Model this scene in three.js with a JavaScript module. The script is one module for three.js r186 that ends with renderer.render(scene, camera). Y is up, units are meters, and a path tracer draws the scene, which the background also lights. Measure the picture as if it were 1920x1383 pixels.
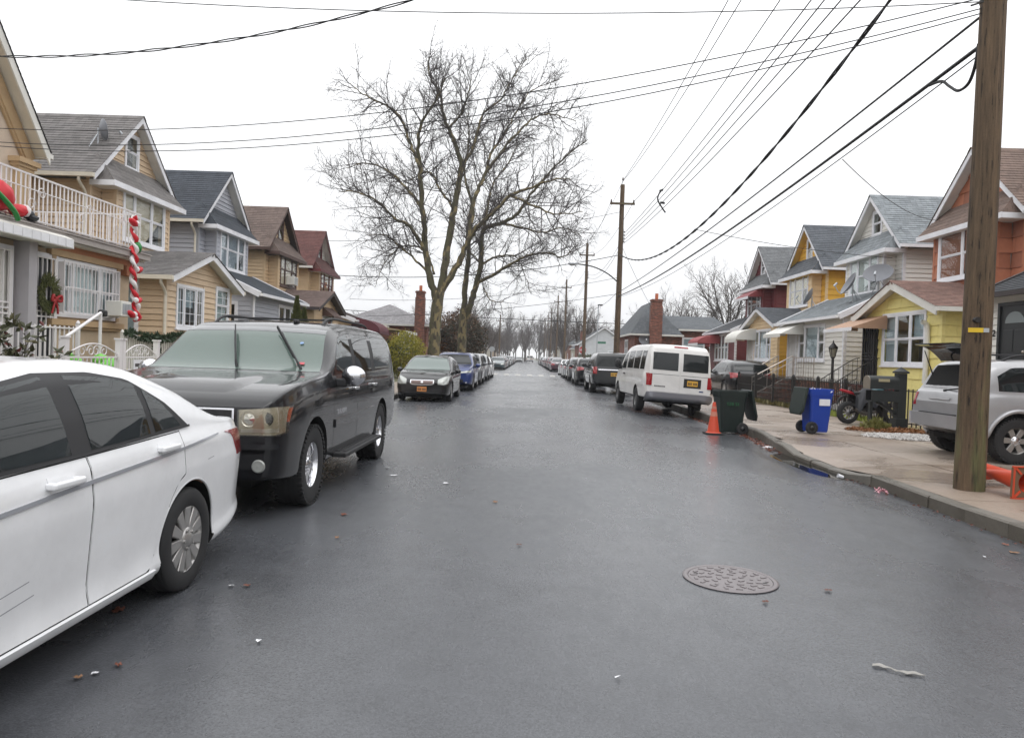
import * as THREE from 'three';
import { mergeGeometries } from 'three/addons/utils/BufferGeometryUtils.js';
import { RoundedBoxGeometry } from 'three/addons/geometries/RoundedBoxGeometry.js';
import { Brush, Evaluator, SUBTRACTION } from 'three-bvh-csg';
import { FontLoader } from 'three/addons/loaders/FontLoader.js';
import { TextGeometry } from 'three/addons/geometries/TextGeometry.js';

// ---------- camera, sky, sun, exposure ----------
const scene = new THREE.Scene();
const camera = new THREE.PerspectiveCamera(54.07, 1024 / 737, 0.1, 1500);
camera.position.set(0, 1.55, 0);
camera.rotation.set(-0.01734, 0.01845, 0.0349, 'YXZ');
camera.updateProjectionMatrix();

const SKY = 2.5;             // zenith radiance of the overcast sky
{
  const w = 64, h = 256, px = new Float32Array(w * h * 4);
  for (let j = 0; j < h; j++) {
    const el = ((j + 0.5) / h - 0.5) * Math.PI, s = Math.max(0, Math.sin(el));
    const L = SKY * (1 + 1.2 * s) / 2.2;
    for (let i = 0; i < w; i++) px.set([L * 0.985, L * 0.995, L * 1.012, 1], (j * w + i) * 4);
  }
  const t = new THREE.DataTexture(px, w, h, THREE.RGBAFormat, THREE.FloatType);
  t.mapping = THREE.EquirectangularReflectionMapping; t.magFilter = t.minFilter = THREE.LinearFilter;
  t.colorSpace = THREE.LinearSRGBColorSpace; t.needsUpdate = true;
  scene.background = t; scene.environment = t;
}
const sun = new THREE.DirectionalLight(new THREE.Color(1, 0.98, 0.95), 0.5);
sun.position.set(12, 60, 8); sun.target.position.set(0, 0, -25);
sun.castShadow = true; sun.shadow.radius = 60; sun.shadow.mapSize.set(4096, 4096);
Object.assign(sun.shadow.camera, { left: -60, right: 60, top: 90, bottom: -60, near: 1, far: 200 });
scene.add(sun, sun.target);

const renderer = new THREE.WebGLRenderer({ antialias: true });
renderer.setSize(1024, 737);
renderer.toneMapping = THREE.LinearToneMapping;
renderer.toneMappingExposure = 0.86;
renderer.shadowMap.enabled = true; renderer.shadowMap.type = THREE.PCFSoftShadowMap;
scene.fog = new THREE.FogExp2(new THREE.Color(0.86, 0.87, 0.9), 0.0006);

// ---------- helpers ----------
let seedState = 12345;
const rnd = () => { seedState = (seedState + 0x6D2B79F5) | 0; let t = Math.imul(seedState ^ (seedState >>> 15), 1 | seedState); t = (t + Math.imul(t ^ (t >>> 7), 61 | t)) ^ t; return ((t ^ (t >>> 14)) >>> 0) / 4294967296; };
const reseed = (n) => { seedState = n * 7919 + 13; };
const rr = (a, b) => a + (b - a) * rnd();
const V = (x, y, z) => new THREE.Vector3(x, y, z);
const PI = Math.PI, lerp = (a, b, t) => a + (b - a) * t, clamp = (x, a, b) => Math.min(b, Math.max(a, x));
const smooth = (a, b, x) => { const t = clamp((x - a) / (b - a), 0, 1); return t * t * (3 - 2 * t); };

const taken = {};
const numbered = (n) => { const k = taken[n] = (taken[n] ?? -1) + 1; return k ? n + '_' + String(k).padStart(3, '0') : n; };
function thing(name, label, category, pos = [0, 0, 0], turn = 0, group) {
  const o = new THREE.Group(); o.name = numbered(name); o.position.set(...pos); o.rotation.y = turn;
  o.userData = { label, category }; if (group) o.userData.group = group;
  scene.add(o); return o;
}
const shade = (m) => { m.castShadow = true; m.receiveShadow = true; return m; };
function part(parent, name, geo, mat, x, y, z) {
  const m = shade(new THREE.Mesh(geo, mat)); m.name = name; parent.add(m);
  if (x !== undefined) m.position.set(x, y, z);
  return m;
}
function solo(name, geo, mat, label, category, group, kind) {
  const m = shade(new THREE.Mesh(geo, mat)); m.name = numbered(name); scene.add(m);
  m.userData = label ? { label, category } : {}; if (group) m.userData.group = group; if (kind) m.userData.kind = kind;
  return m;
}
function structure(name, geo, mat) { return solo(name, geo, mat, null, null, null, 'structure'); }
function copyOf(src, pos, turn, label, group) {
  const c = src.clone(); c.userData = { ...src.userData }; c.name = numbered(src.userData.base ?? src.name.replace(/_\d{3}$/, '')); scene.add(c);
  c.position.set(...pos); if (turn !== undefined) c.rotation.y = turn;
  if (label) c.userData.label = label; if (group) c.userData.group = group;
  return c;
}
// uv in metres from the dominant axis of each face
function boxUV(g) {
  g = g.index ? g.toNonIndexed() : g;
  if (!g.attributes.normal) g.computeVertexNormals();
  const p = g.attributes.position, n = p.count, uv = new Float32Array(n * 2), a = V(), b = V(), c = V(), e = V(), f = V();
  for (let i = 0; i < n; i += 3) {
    a.fromBufferAttribute(p, i); b.fromBufferAttribute(p, i + 1); c.fromBufferAttribute(p, i + 2);
    e.subVectors(b, a).cross(f.subVectors(c, a));
    const ax = Math.abs(e.x), ay = Math.abs(e.y), az = Math.abs(e.z);
    for (let k = 0; k < 3; k++) {
      const v = [a, b, c][k]; let U, W;
      if (ay >= ax && ay >= az) { U = v.x; W = v.z; } else if (ax >= az) { U = v.z; W = v.y; } else { U = v.x; W = v.y; }
      uv[(i + k) * 2] = U; uv[(i + k) * 2 + 1] = W;
    }
  }
  g.setAttribute('uv', new THREE.BufferAttribute(uv, 2)); return g;
}
function strip(g) { g = g.index ? g.toNonIndexed() : g; for (const k of Object.keys(g.attributes)) if (!['position', 'normal', 'uv'].includes(k)) g.deleteAttribute(k); if (!g.attributes.normal) g.computeVertexNormals(); if (!g.attributes.uv) boxUV(g); g.clearGroups(); return g; }
const merge = (list) => list.length === 1 ? strip(list[0]) : mergeGeometries(list.map(strip));
const box = (x0, x1, y0, y1, z0, z1) => boxUV(new THREE.BoxGeometry(x1 - x0, y1 - y0, z1 - z0).translate((x0 + x1) / 2, (y0 + y1) / 2, (z0 + z1) / 2));
const cbox = (w, h, d, x = 0, y = 0, z = 0) => box(x - w / 2, x + w / 2, y - h / 2, y + h / 2, z - d / 2, z + d / 2);
const rbox = (w, h, d, r, x = 0, y = 0, z = 0) => boxUV(new RoundedBoxGeometry(w, h, d, 2, r).translate(x, y, z));
// a beam with rectangular section between two points
function beam(a, b, w, h = w, up = V(0, 1, 0)) {
  const A = V(...a), B = V(...b), d = B.clone().sub(A), L = d.length(); d.normalize();
  const s = d.clone().cross(Math.abs(d.dot(up)) > 0.98 ? V(1, 0, 0) : up).normalize(), u = s.clone().cross(d);
  const g = new THREE.BoxGeometry(w, h, L); g.applyMatrix4(new THREE.Matrix4().makeBasis(s, u, d.clone().negate()).setPosition(A.add(B).multiplyScalar(0.5)));
  return boxUV(g);
}
function rod(a, b, r, r2 = r, n = 8) {
  const A = V(...a), B = V(...b), d = B.clone().sub(A), L = d.length();
  const g = new THREE.CylinderGeometry(r2, r, L, n, 1); g.applyQuaternion(new THREE.Quaternion().setFromUnitVectors(V(0, 1, 0), d.normalize())); g.translate((a[0] + b[0]) / 2, (a[1] + b[1]) / 2, (a[2] + b[2]) / 2);
  return g;
}
const tube = (pts, r, seg = 24, n = 6, closed = false) => new THREE.TubeGeometry(new THREE.CatmullRomCurve3(pts.map((p) => V(...p)), closed), seg, r, n, closed);
const lathe = (prof, n = 24) => new THREE.LatheGeometry(prof.map(([r, y]) => new THREE.Vector2(r, y)), n);
// faces from a flat list of polygons [[x,y,z]...]
function polys(list) {
  const P = [];
  for (const q of list) for (let k = 1; k + 1 < q.length; k++) P.push(...q[0], ...q[k], ...q[k + 1]);
  const g = new THREE.BufferGeometry(); g.setAttribute('position', new THREE.Float32BufferAttribute(P, 3)); g.computeVertexNormals(); return boxUV(g);
}
// convex-ish polygon in xy (counter-clockwise), extruded from z0 to z1
function prism(pts, z0, z1, holes = []) {
  const s = new THREE.Shape(pts.map(([x, y]) => new THREE.Vector2(x, y)));
  for (const [a, b, c, d] of holes) s.holes.push(new THREE.Path([[a, c], [a, d], [b, d], [b, c]].map(([x, y]) => new THREE.Vector2(x, y))));
  return boxUV(new THREE.ExtrudeGeometry(s, { depth: z1 - z0, bevelEnabled: false }).translate(0, 0, z0));
}
function bevelled(pts, depth, bevel, holes = []) {
  const s = new THREE.Shape(pts.map(([x, y]) => new THREE.Vector2(x, y)));
  for (const h of holes) s.holes.push(new THREE.Path(h.map(([x, y]) => new THREE.Vector2(x, y))));
  return boxUV(new THREE.ExtrudeGeometry(s, { depth, bevelEnabled: bevel > 0, bevelThickness: bevel, bevelSize: bevel, bevelSegments: 2, curveSegments: 10 }));
}

// ---------- noise and textures ----------
function tileNoise(n, period, oct, seed, gain = 0.5) {
  const out = new Float32Array(n * n); let amp = 1, tot = 0;
  for (let o = 0; o < oct; o++, amp *= gain) {
    const P = Math.min(n, period << o), lat = new Float32Array(P * P); let s = seed * 97 + o * 131 + 1;
    for (let i = 0; i < P * P; i++) { s = (Math.imul(s, 1664525) + 1013904223) | 0; lat[i] = (s >>> 8) / 16777216; }
    tot += amp;
    for (let y = 0; y < n; y++) {
      const fy = y * P / n, y0 = Math.floor(fy), ty = fy - y0, sy = ty * ty * (3 - 2 * ty), ra = (y0 % P) * P, rb = ((y0 + 1) % P) * P;
      for (let x = 0; x < n; x++) {
        const fx = x * P / n, x0 = Math.floor(fx), tx = fx - x0, sx = tx * tx * (3 - 2 * tx), x1 = (x0 + 1) % P;
        const a = lat[ra + x0] + (lat[ra + x1] - lat[ra + x0]) * sx, b = lat[rb + x0] + (lat[rb + x1] - lat[rb + x0]) * sx;
        out[y * n + x] += amp * (a + (b - a) * sy);
      }
    }
  }
  for (let i = 0; i < out.length; i++) out[i] /= tot; return out;
}
function tex(n, fn, metres, srgb = false) {       // fn(x, y, i) -> [r,g,b] 0..1
  const d = new Uint8Array(n * n * 4);
  for (let y = 0; y < n; y++) for (let x = 0; x < n; x++) { const i = y * n + x, c = fn(x, y, i); d[i * 4] = clamp(c[0], 0, 1) * 255; d[i * 4 + 1] = clamp(c[1], 0, 1) * 255; d[i * 4 + 2] = clamp(c[2], 0, 1) * 255; d[i * 4 + 3] = 255; }
  const t = new THREE.DataTexture(d, n, n); t.wrapS = t.wrapT = THREE.RepeatWrapping; t.magFilter = THREE.LinearFilter; t.minFilter = THREE.LinearMipmapLinearFilter; t.generateMipmaps = true;
  const m = Array.isArray(metres) ? metres : [metres, metres]; t.repeat.set(1 / m[0], 1 / m[1]);
  if (srgb) t.colorSpace = THREE.SRGBColorSpace; t.needsUpdate = true; return t;
}
const lin = (r, g, b) => new THREE.Color().setRGB(r, g, b);
const s2l = (v) => { v /= 255; return v <= 0.04045 ? v / 12.92 : Math.pow((v + 0.055) / 1.055, 2.4); };
const rgb = (r, g, b, k = 1) => lin(s2l(r) * k, s2l(g) * k, s2l(b) * k);
const mat = (color, rough = 0.7, o = {}) => new THREE.MeshStandardMaterial({ color, roughness: rough, side: THREE.DoubleSide, ...o });
const phys = (color, rough, o = {}) => new THREE.MeshPhysicalMaterial({ color, roughness: rough, side: THREE.DoubleSide, ...o });
const variegate = (c, amt) => c.clone().multiplyScalar(1 + (rnd() - 0.5) * amt);

// grain shared by painted and cement surfaces (values around 1, used as a multiplier)
const grainA = tileNoise(512, 8, 6, 3), grainB = tileNoise(512, 64, 3, 9), grainC = tileNoise(512, 3, 5, 21);
const T = {};
T.paintDirt = tex(512, (x, y, i) => { const v = 0.86 + 0.16 * (grainA[i] - 0.5) * 2 * 0.7 + 0.05 * (grainB[i] - 0.5); const k = v + 0.06; return [k, k, k * 0.995]; }, 2.3);
T.stucco = tex(512, (x, y, i) => { const k = 0.9 + 0.22 * (grainA[i] - 0.5) + 0.1 * (grainB[i] - 0.5); return [k, k * 0.995, k * 0.985]; }, 1.7);
T.stuccoBump = tex(512, (x, y, i) => { const k = 0.5 * grainB[i] + 0.5 * grainA[(i * 7) % grainA.length]; return [k, k, k]; }, 0.5);
T.woodStreak = tex(512, (x, y, i) => { const a = grainA[(x * 512 + (y >> 3)) % 262144], b = grainB[(y >> 4) * 512 + x]; const k = 0.55 + 0.6 * b + 0.25 * (a - 0.5); return [k, k * 0.97, k * 0.92]; }, [0.6, 2.4]);

// ---------- ground ----------
const XR = 5.3, XL = -4.45;
const kerbX = (D) => 4.76 + 0.42 * smooth(12.6, 17, D);     // right kerb face steps back past the dropped stretch
const hash2 = (x, y) => { let h = Math.imul(x, 374761393) + Math.imul(y, 668265263); h = Math.imul(h ^ (h >>> 13), 1274126177); return ((h ^ (h >>> 16)) >>> 0) / 4294967296; };
function vnoise(x, y) { const xi = Math.floor(x), yi = Math.floor(y), tx = x - xi, ty = y - yi, sx = tx * tx * (3 - 2 * tx), sy = ty * ty * (3 - 2 * ty); return lerp(lerp(hash2(xi, yi), hash2(xi + 1, yi), sx), lerp(hash2(xi, yi + 1), hash2(xi + 1, yi + 1), sx), sy); }
const fbm = (x, y, o = 4) => { let s = 0, a = 0.5, t = 0; for (let k = 0; k < o; k++, a *= 0.5) { s += a * vnoise(x, y); t += a; x = x * 2.03 + 17.1; y = y * 2.03 + 5.7; } return s / t; };
function roadY(x, D) {
  let y = 0.012 * (fbm(x * 0.9, D * 0.35) - 0.5) * (smooth(2.6, 3.6, x) + smooth(-2.6, -3.6, x));
  const k = x > 0 ? kerbX(D) : 0;
  y -= 0.05 * (smooth(k - 0.78, k, x) * (x > 0) + smooth(-4.0, XL, x)) + 0.06 * smooth(k - 2.2, k, x) * (x > 0) * smooth(14, 19, D) * (1 - smooth(60, 64, D));
  y -= 0.05 * smooth(4.0, 4.62, x) * smooth(10.2, 11.1, D) * (1 - smooth(12.7, 13.5, D));
  if (D > 58.4 && D < 62.6) y += 0.1 * Math.sin((D - 58.4) / 4.2 * PI) ** 2 * (1 - smooth(3.7, 4.3, x)) * smooth(-4.1, -3.6, x);
  return y;
}
{
  const n = 1024, a = tileNoise(n, 256, 3, 5, 0.7), b = tileNoise(n, 10, 6, 8), c = tileNoise(n, 512, 1, 77);
  T.asphalt = tex(n, (x, y, i) => { let k = 0.17 + 0.16 * (a[i] - 0.5) + 0.05 * (b[i] - 0.5); if (c[i] > 0.955) k += 0.13 * c[i]; if (c[i] < 0.05) k -= 0.06; return [k * 0.97, k, k * 1.06]; }, 2.1);
  T.asphaltBump = tex(n, (x, y, i) => { const k = 0.7 * a[i] + 0.3 * c[i]; return [k, k, k]; }, 2.1);
  const d = tileNoise(512, 5, 6, 31), e = tileNoise(512, 96, 2, 14);
  T.wet = tex(512, (x, y, i) => { const k = 0.275 + 0.36 * (d[i] - 0.5) + 0.1 * (e[i] - 0.5); return [k, clamp(k, 0.15, 0.5), k]; }, [5.3, 11.7]);
}
const mAsphalt = mat(lin(0.43, 0.435, 0.452), 1, { map: T.asphalt, bumpMap: T.asphaltBump, bumpScale: 0.002, roughnessMap: T.wet, vertexColors: true });
{
  const xs = [], ds = [];
  for (let x = XL; x < XR - 0.01; x += (x > 3.7 || x < -3.7) ? 0.09 : 0.35) xs.push(x); xs.push(XR);
  for (let D = -8; D < 460; D += D < 26 ? 0.16 : D < 58 ? 0.7 : D < 64 ? 0.2 : 4) ds.push(D);
  const P = [], C = [], UV = [], I = [];
  for (const D of ds) for (const x of xs) {
    P.push(x, roadY(x, D), -D); UV.push(x, -D);
    let k = 0.82 + 0.42 * fbm(x * 0.45 + 3, D * 0.13, 3);
    C.push(k, k, k);
  }
  const w = xs.length;
  for (let j = 0; j + 1 < ds.length; j++) for (let i = 0; i + 1 < w; i++) { const q = j * w + i; I.push(q, q + 1, q + w, q + 1, q + w + 1, q + w); }
  const g = new THREE.BufferGeometry(); g.setAttribute('position', new THREE.Float32BufferAttribute(P, 3)); g.setAttribute('uv', new THREE.Float32BufferAttribute(UV, 2)); g.setAttribute('color', new THREE.Float32BufferAttribute(C, 3)); g.setIndex(I); g.computeVertexNormals();
  structure('road', g, mAsphalt);
  const mSide = mat(lin(0.47, 0.475, 0.49), 1, { map: T.asphalt, roughnessMap: T.wet });
  structure('side_street', merge([box(-160, XL - 0.02, -0.2, -0.004, -75.5, -65.5), box(XR + 0.02, 160, -0.2, -0.004, -75.5, -65.5)]), mSide);
}
// soil and lawn sheet that reaches the horizon
{
  const a = tileNoise(512, 12, 6, 41);
  T.soil = tex(512, (x, y, i) => { const k = a[i]; return [0.24 + 0.2 * k, 0.25 + 0.2 * k, 0.17 + 0.1 * k]; }, 4);
  structure('ground', new THREE.PlaneGeometry(2400, 2400).rotateX(-PI / 2).translate(0, -0.24, -300), mat(lin(0.35, 0.34, 0.3), 0.95, { map: T.soil }));
}
// concrete
{
  const a = tileNoise(1024, 5, 7, 51), b = tileNoise(1024, 160, 3, 52), c = tileNoise(1024, 3, 6, 53);
  T.concrete = tex(1024, (x, y, i) => { const st = smooth(0.5, 0.68, c[i]); let k = 0.78 + 0.3 * (a[i] - 0.5) + 0.2 * (b[i] - 0.5); k *= 1 - 0.24 * st; return [k * (1 - 0.01 * st), k * (0.965 - 0.05 * st), k * (0.93 - 0.1 * st)]; }, 5.1);
  T.concreteBump = tex(1024, (x, y, i) => { const k = b[i]; return [k, k, k]; }, 1.1);
  T.concreteRough = tex(512, (x, y, i) => { const v = grainC[i], k = 0.46 - 0.36 * smooth(0.45, 0.62, v) + 0.1 * grainB[i]; return [k, k, k]; }, 4.3);
}
const conc = (r, g, b) => mat(lin(r, g, b), 1, { map: T.concrete, bumpMap: T.concreteBump, bumpScale: 0.003, roughnessMap: T.concreteRough });
const mSlabs = [conc(0.37, 0.31, 0.265), conc(0.34, 0.28, 0.235), conc(0.39, 0.335, 0.29), conc(0.315, 0.253, 0.205)];
const mKerb = conc(0.19, 0.18, 0.16), mKerbDark = conc(0.14, 0.13, 0.11), mJoint = mat(lin(0.06, 0.055, 0.05), 0.9);
const mStep = conc(0.34, 0.32, 0.3);
const SW = 0.1;       // pavement height
function pavement(side, x0, x1, dA, dB, cols, len) {
  const base = structure('pavement', box(Math.min(x0, x1) + (side > 0 && dA < 60 ? 1.36 : 0), Math.max(x0, x1), -0.22, SW - 0.03, -dB, -dA), mJoint);
  const w = (x1 - x0) / cols;
  for (let D = dA; D < dB - 0.05; D += len) for (let c = 0; c < cols; c++) {
    const a = x0 + c * w + (c === 0 && side > 0 && dA < 60 ? kerbX(D + 0.7) - 4.76 : 0), b = x0 + c * w + w, L = Math.min(len, dB - D), g = 0.006;
    const drop = side > 0 && c === 0 && D > 8.4 && D < 14.6;
    const top = SW + (hash2(c * 7 + side, Math.round(D * 10)) - 0.5) * 0.008;
    const m = mSlabs[Math.floor(hash2(c + 31 * side, Math.round(D * 7)) * 4)];
    if (drop) { const q = [a + g, b - g], zz = [-D - g, -(D + L) + g], lo = kerbTop(1, D) - 0.004, l1 = kerbTop(1, D + L) - 0.004, P = (i, j, y) => [q[i], y, zz[j]]; part(base, 'paving_slab', polys([[P(0, 0, lo), P(1, 0, top), P(1, 1, top), P(0, 1, l1)], [P(0, 0, lo), P(0, 0, -0.1), P(1, 0, -0.1), P(1, 0, top)], [P(0, 1, l1), P(0, 1, -0.1), P(1, 1, -0.1), P(1, 1, top)]]), m); continue; }
    const p = part(base, 'paving_slab', box(Math.min(a, b) + g, Math.max(a, b) - g, SW - 0.13, top, -(D + L) + g, -D - g), m);
  }
}
// right pavement is wide; left is narrow
pavement(1, 4.76 + 0.165, 9.0, 2.2, 64, 3, 1.52);
pavement(-1, XL - 0.165, -6.35, 2, 64, 1, 1.52);
pavement(1, 5.18 + 0.165, 6.6, 77, 230, 1, 3);
pavement(-1, XL - 0.165, -6.35, 77, 230, 1, 3);
// kerb stones
function kerb(xf, side, dA, dB, len) {
  const o = new THREE.Group(); o.name = numbered('kerb'); o.userData = { kind: 'structure' }; scene.add(o);
  for (let D = dA; D < dB - 0.05; D += len) {
    const L = Math.min(len, dB - D), hA = kerbTop(side, D), hB = kerbTop(side, D + L), xA = side > 0 ? kerbX(D) : xf, xB = side > 0 ? kerbX(D + L) : xf, e = 0.02, g = 0.004;
    const a = -D - g, b = -(D + L) + g;
    const jx = (hash2(Math.round(D * 11), 5) - 0.5) * 0.022, jy = (hash2(Math.round(D * 13), 9) - 0.5) * 0.018, P = (z, h0, xq, x0 = xq + jx, h = h0 + jy, x1 = xq + side * 0.16) => [[x0, -0.2, z], [x0, h - e, z], [x0 + side * e, h, z], [x1, h, z], [x1, -0.2, z]];
    const A = P(a, hA, xA), B = P(b, hB, xB), q = [A, [...B].reverse()];
    for (let k = 0; k < 4; k++) q.push([A[k], A[k + 1], B[k + 1], B[k]]);
    part(o, 'kerb_stone', polys(q), hash2(Math.round(D * 3), side) > 0.5 ? mKerb : mKerbDark);
  }
}
function kerbTop(side, D) { return side < 0 ? SW : SW - 0.095 * smooth(10.2, 10.8, D) * (1 - smooth(12.7, 13.3, D)) + 0.006 * Math.sin(D * 2.1); }
kerb(XR, 1, 1.5, 22, 0.7); kerb(XR, 1, 22, 65, 1.8); kerb(XL, -1, 1.5, 65, 1.8); kerb(XR, 1, 76, 230, 3); kerb(XL, -1, 76, 230, 3);
// yards behind the pavements
structure('yard', merge([box(9.005, 60, -0.22, SW - 0.012, -64, 6), box(-60, -6.355, -0.22, SW - 0.012, -64, 6), box(6.605, 80, -0.22, SW - 0.012, -400, -77), box(-80, -6.355, -0.22, SW - 0.012, -400, -77)]), mat(lin(0.34, 0.33, 0.27), 0.95, { map: T.soil }));
structure('driveway', merge([box(9.01, 19, SW - 0.01, SW + 0.004, -26.2, 4)]), mSlabs[0]);
// puddle held by the dropped kerb
solo('puddle', new THREE.PlaneGeometry(0.82, 3.6).rotateX(-PI / 2).translate(4.36, -0.057, -11.85), phys(lin(0.012, 0.012, 0.01), 0.015, { ior: 1.33 }), 'still dark rain puddle in the gutter beside the dropped kerb', 'puddle', null, 'structure');

// ---------- lettering ----------
const fontSans = await new FontLoader().loadAsync('fonts/droid/droid_sans_bold.typeface.json');
function numberGeo(txt, size, depth = 0.012) { const g = new TextGeometry(txt, { font: fontSans, size, depth, curveSegments: 4, bevelEnabled: false }); g.computeBoundingBox(); g.translate(-(g.boundingBox.max.x + g.boundingBox.min.x) / 2, 0, 0); return boxUV(g); }

// ---------- house kit (local x along the front, z towards the street) ----------
const paint = (r, g, b, rough = 0.55) => mat(rgb(r, g, b, 1.1), rough, { map: T.paintDirt });
const M = {
  white: paint(226, 226, 230), offwhite: paint(214, 212, 206), cream: paint(214, 206, 190), brownTrim: paint(82, 62, 56), darkTrim: paint(58, 50, 50), maroon: paint(104, 48, 50),
  iron: mat(rgb(34, 31, 30), 0.5), ironWhite: mat(rgb(222, 218, 218), 0.45), steel: mat(rgb(200, 190, 182), 0.28, { metalness: 0.9 }), galv: mat(rgb(175, 178, 182), 0.42, { metalness: 0.6 }),
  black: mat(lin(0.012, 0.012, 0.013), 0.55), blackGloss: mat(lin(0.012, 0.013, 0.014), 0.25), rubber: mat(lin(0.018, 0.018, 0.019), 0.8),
  curtain: mat(rgb(205, 208, 206), 0.9), blind: mat(rgb(170, 178, 182), 0.8), plaster: mat(lin(0.24, 0.225, 0.2), 0.9), doorBlack: mat(rgb(38, 40, 42), 0.4), doorWhite: paint(215, 214, 212),
};
M.pane = phys(lin(0.9, 0.94, 0.95), 0.015, { transmission: 1, thickness: 0, ior: 1.5 });
T.brick = (() => { const n = 512, nz = tileNoise(n, 64, 4, 61), hz = (a, b) => hash2(a + 5, b + 11);
  return tex(n, (x, y, i) => { const row = Math.floor(y / 32), xx = (x + (row % 2) * 32) % n, col = Math.floor(xx / 64), jx = xx % 64, jy = y % 32; if (jx < 5 || jy < 5) { const k = 0.42 + 0.2 * nz[i]; return [k, k * 0.93, k * 0.88]; } const k = 0.75 + 0.4 * (hz(col, row) - 0.5) + 0.25 * (nz[i] - 0.5); return [0.62 * k, 0.37 * k, 0.29 * k]; }, [1.76, 1.2], true); })();
M.brick = mat(lin(0.95, 0.85, 0.82), 0.85, { map: T.brick });
M.foundation = mat(rgb(150, 138, 128), 0.9, { map: T.stucco });
T.shingle = (() => { const n = 512, nz = tileNoise(n, 128, 3, 71), big = tileNoise(n, 4, 5, 73);
  return tex(n, (x, y, i) => { const row = Math.floor(y / 32), xx = (x + (row % 3) * 21 + Math.floor(hash2(row, 3) * 20)) % n, col = Math.floor(xx / 32); let k = 0.74 + 0.26 * (hash2(col, row) - 0.5) + 0.34 * (nz[i] - 0.5) + 0.22 * (big[i] - 0.5); if (xx % 32 < 2) k *= 0.6; return [k, k, k]; }, [3.2, 2.4]); })();
const shingles = (r, g, b) => mat(rgb(r, g, b, 1.0), 0.92, { map: T.shingle });

const boardGeo = (() => { const z0 = 0.004, z1 = 0.032, s = []; const A = [[0, 0, 0], [0, 0, z1], [0, 1, z0], [0, 1, 0]], B = A.map((p) => [1, p[1], p[2]]); s.push([...A].reverse(), B); for (let k = 0; k < 3; k++) s.push([A[k], A[k + 1], B[k + 1], B[k]]); return polys(s); })();
function spanAt(poly, y) { let a = Infinity, b = -Infinity; for (let i = 0; i < poly.length; i++) { const p = poly[i], q = poly[(i + 1) % poly.length]; if ((p[1] - y) * (q[1] - y) <= 0 && p[1] !== q[1]) { const x = p[0] + (q[0] - p[0]) * (y - p[1]) / (q[1] - p[1]); a = Math.min(a, x); b = Math.max(b, x); } else if (p[1] === y && q[1] === y) { a = Math.min(a, p[0], q[0]); b = Math.max(b, p[0], q[0]); } } return [a, b]; }
const wedgePiece = (y0, y1, bl, br, tl, tr, zb = 0.032, zt = 0.004) => { const A = [[bl, y0, 0], [bl, y0, zb], [tl, y1, zt], [tl, y1, 0]], B = [[br, y0, 0], [br, y0, zb], [tr, y1, zt], [tr, y1, 0]], s = [[...A].reverse(), B]; for (let k = 0; k < 3; k++) s.push([A[k], A[k + 1], B[k + 1], B[k]]); return polys(s); };
// a wall: backing slab, with lapped boards or shingle panels hung on it as pieces of their own
function wall(parent, poly, m, pos, turn, o = {}) {
  const { style = 'siding', exposure = 0.2, holes = [], single = false, name = 'wall' } = o;
  const w = part(parent, name, prism(poly, -0.141, -0.003, holes.filter((h) => h[4]).map((h) => [h[0] + 0.07, h[1] - 0.07, h[2] + 0.07, h[3] - 0.07])), o.backing ?? m, ...pos); w.rotation.y = turn;
  if (holes.some((h) => h[4])) part(w, 'wall_lining', prism(poly.map(([x, y]) => [x, y]), -0.2, -0.142, holes.filter((h) => h[4]).map((h) => [h[0] + 0.07, h[1] - 0.07, h[2] + 0.07, h[3] - 0.07])), M.plaster);
  if (style === 'plain') return w;
  const ys = poly.map((p) => p[1]), yb = Math.min(...ys), yt = Math.max(...ys), list = [], pieceName = style === 'siding' ? 'siding_board' : 'shingle_panel';
  const mats = Array.isArray(o.tones) ? o.tones : [m];
  let row = 0;
  for (let y = yb; y < yt - 0.03; y += exposure, row++) {
    const y1 = Math.min(y + exposure, yt), e = 1e-4, B = spanAt(poly, y + e), Tp = spanAt(poly, y1 - e);
    let spans = [[B[0], B[1], Tp[0], Tp[1]]];
    for (const h of holes) if (Math.min(y1, h[3]) - Math.max(y, h[2]) > 0.3 * exposure) { const nx = []; for (const s of spans) { if (h[1] <= Math.max(s[0], s[2]) || h[0] >= Math.min(s[1], s[3])) { nx.push(s); continue; } if (h[0] > s[0] + 0.03) nx.push([s[0], h[0], s[2], h[0]]); if (h[1] < s[1] - 0.03) nx.push([h[1], s[1], h[1], s[3]]); } spans = nx; }
    if (style === 'panel') { const out = [], pw = o.panelWidth ?? 0.62; for (const s of spans) { let x = Math.floor(Math.min(s[0], s[2]) / pw) * pw + (row % 2) * pw / 2 - pw; for (; x < Math.max(s[1], s[3]); x += pw) { const c = (v, lo, hi) => clamp(v, lo, hi), q = [c(x, s[0], s[1]), c(x + pw - 0.008, s[0], s[1]), c(x, s[2], s[3]), c(x + pw - 0.008, s[2], s[3])]; if (q[1] - q[0] > 0.03 || q[3] - q[2] > 0.03) out.push(q); } } spans = out; }
    for (const s of spans) {
      const square = Math.abs(s[0] - s[2]) < 1e-3 && Math.abs(s[1] - s[3]) < 1e-3;
      const mm = mats[Math.floor(hash2(row * 13 + Math.round(s[0] * 10), parent.id) * mats.length)];
      if (single && square) { const b = part(w, pieceName, boardGeo, mm, s[0], y + 0.002, 0); b.scale.set(s[1] - s[0], y1 - y - 0.004, 1); }
      else if (single) part(w, pieceName, wedgePiece(y + 0.002, y1 - 0.002, ...s), mm);
      else list.push(wedgePiece(y + 0.002, y1 - 0.002, ...s));
    }
  }
  if (list.length) part(w, style === 'siding' ? 'siding' : 'shingle_cladding', merge(list), m).userData.kind = 'stuff';
  return w;
}
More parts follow.
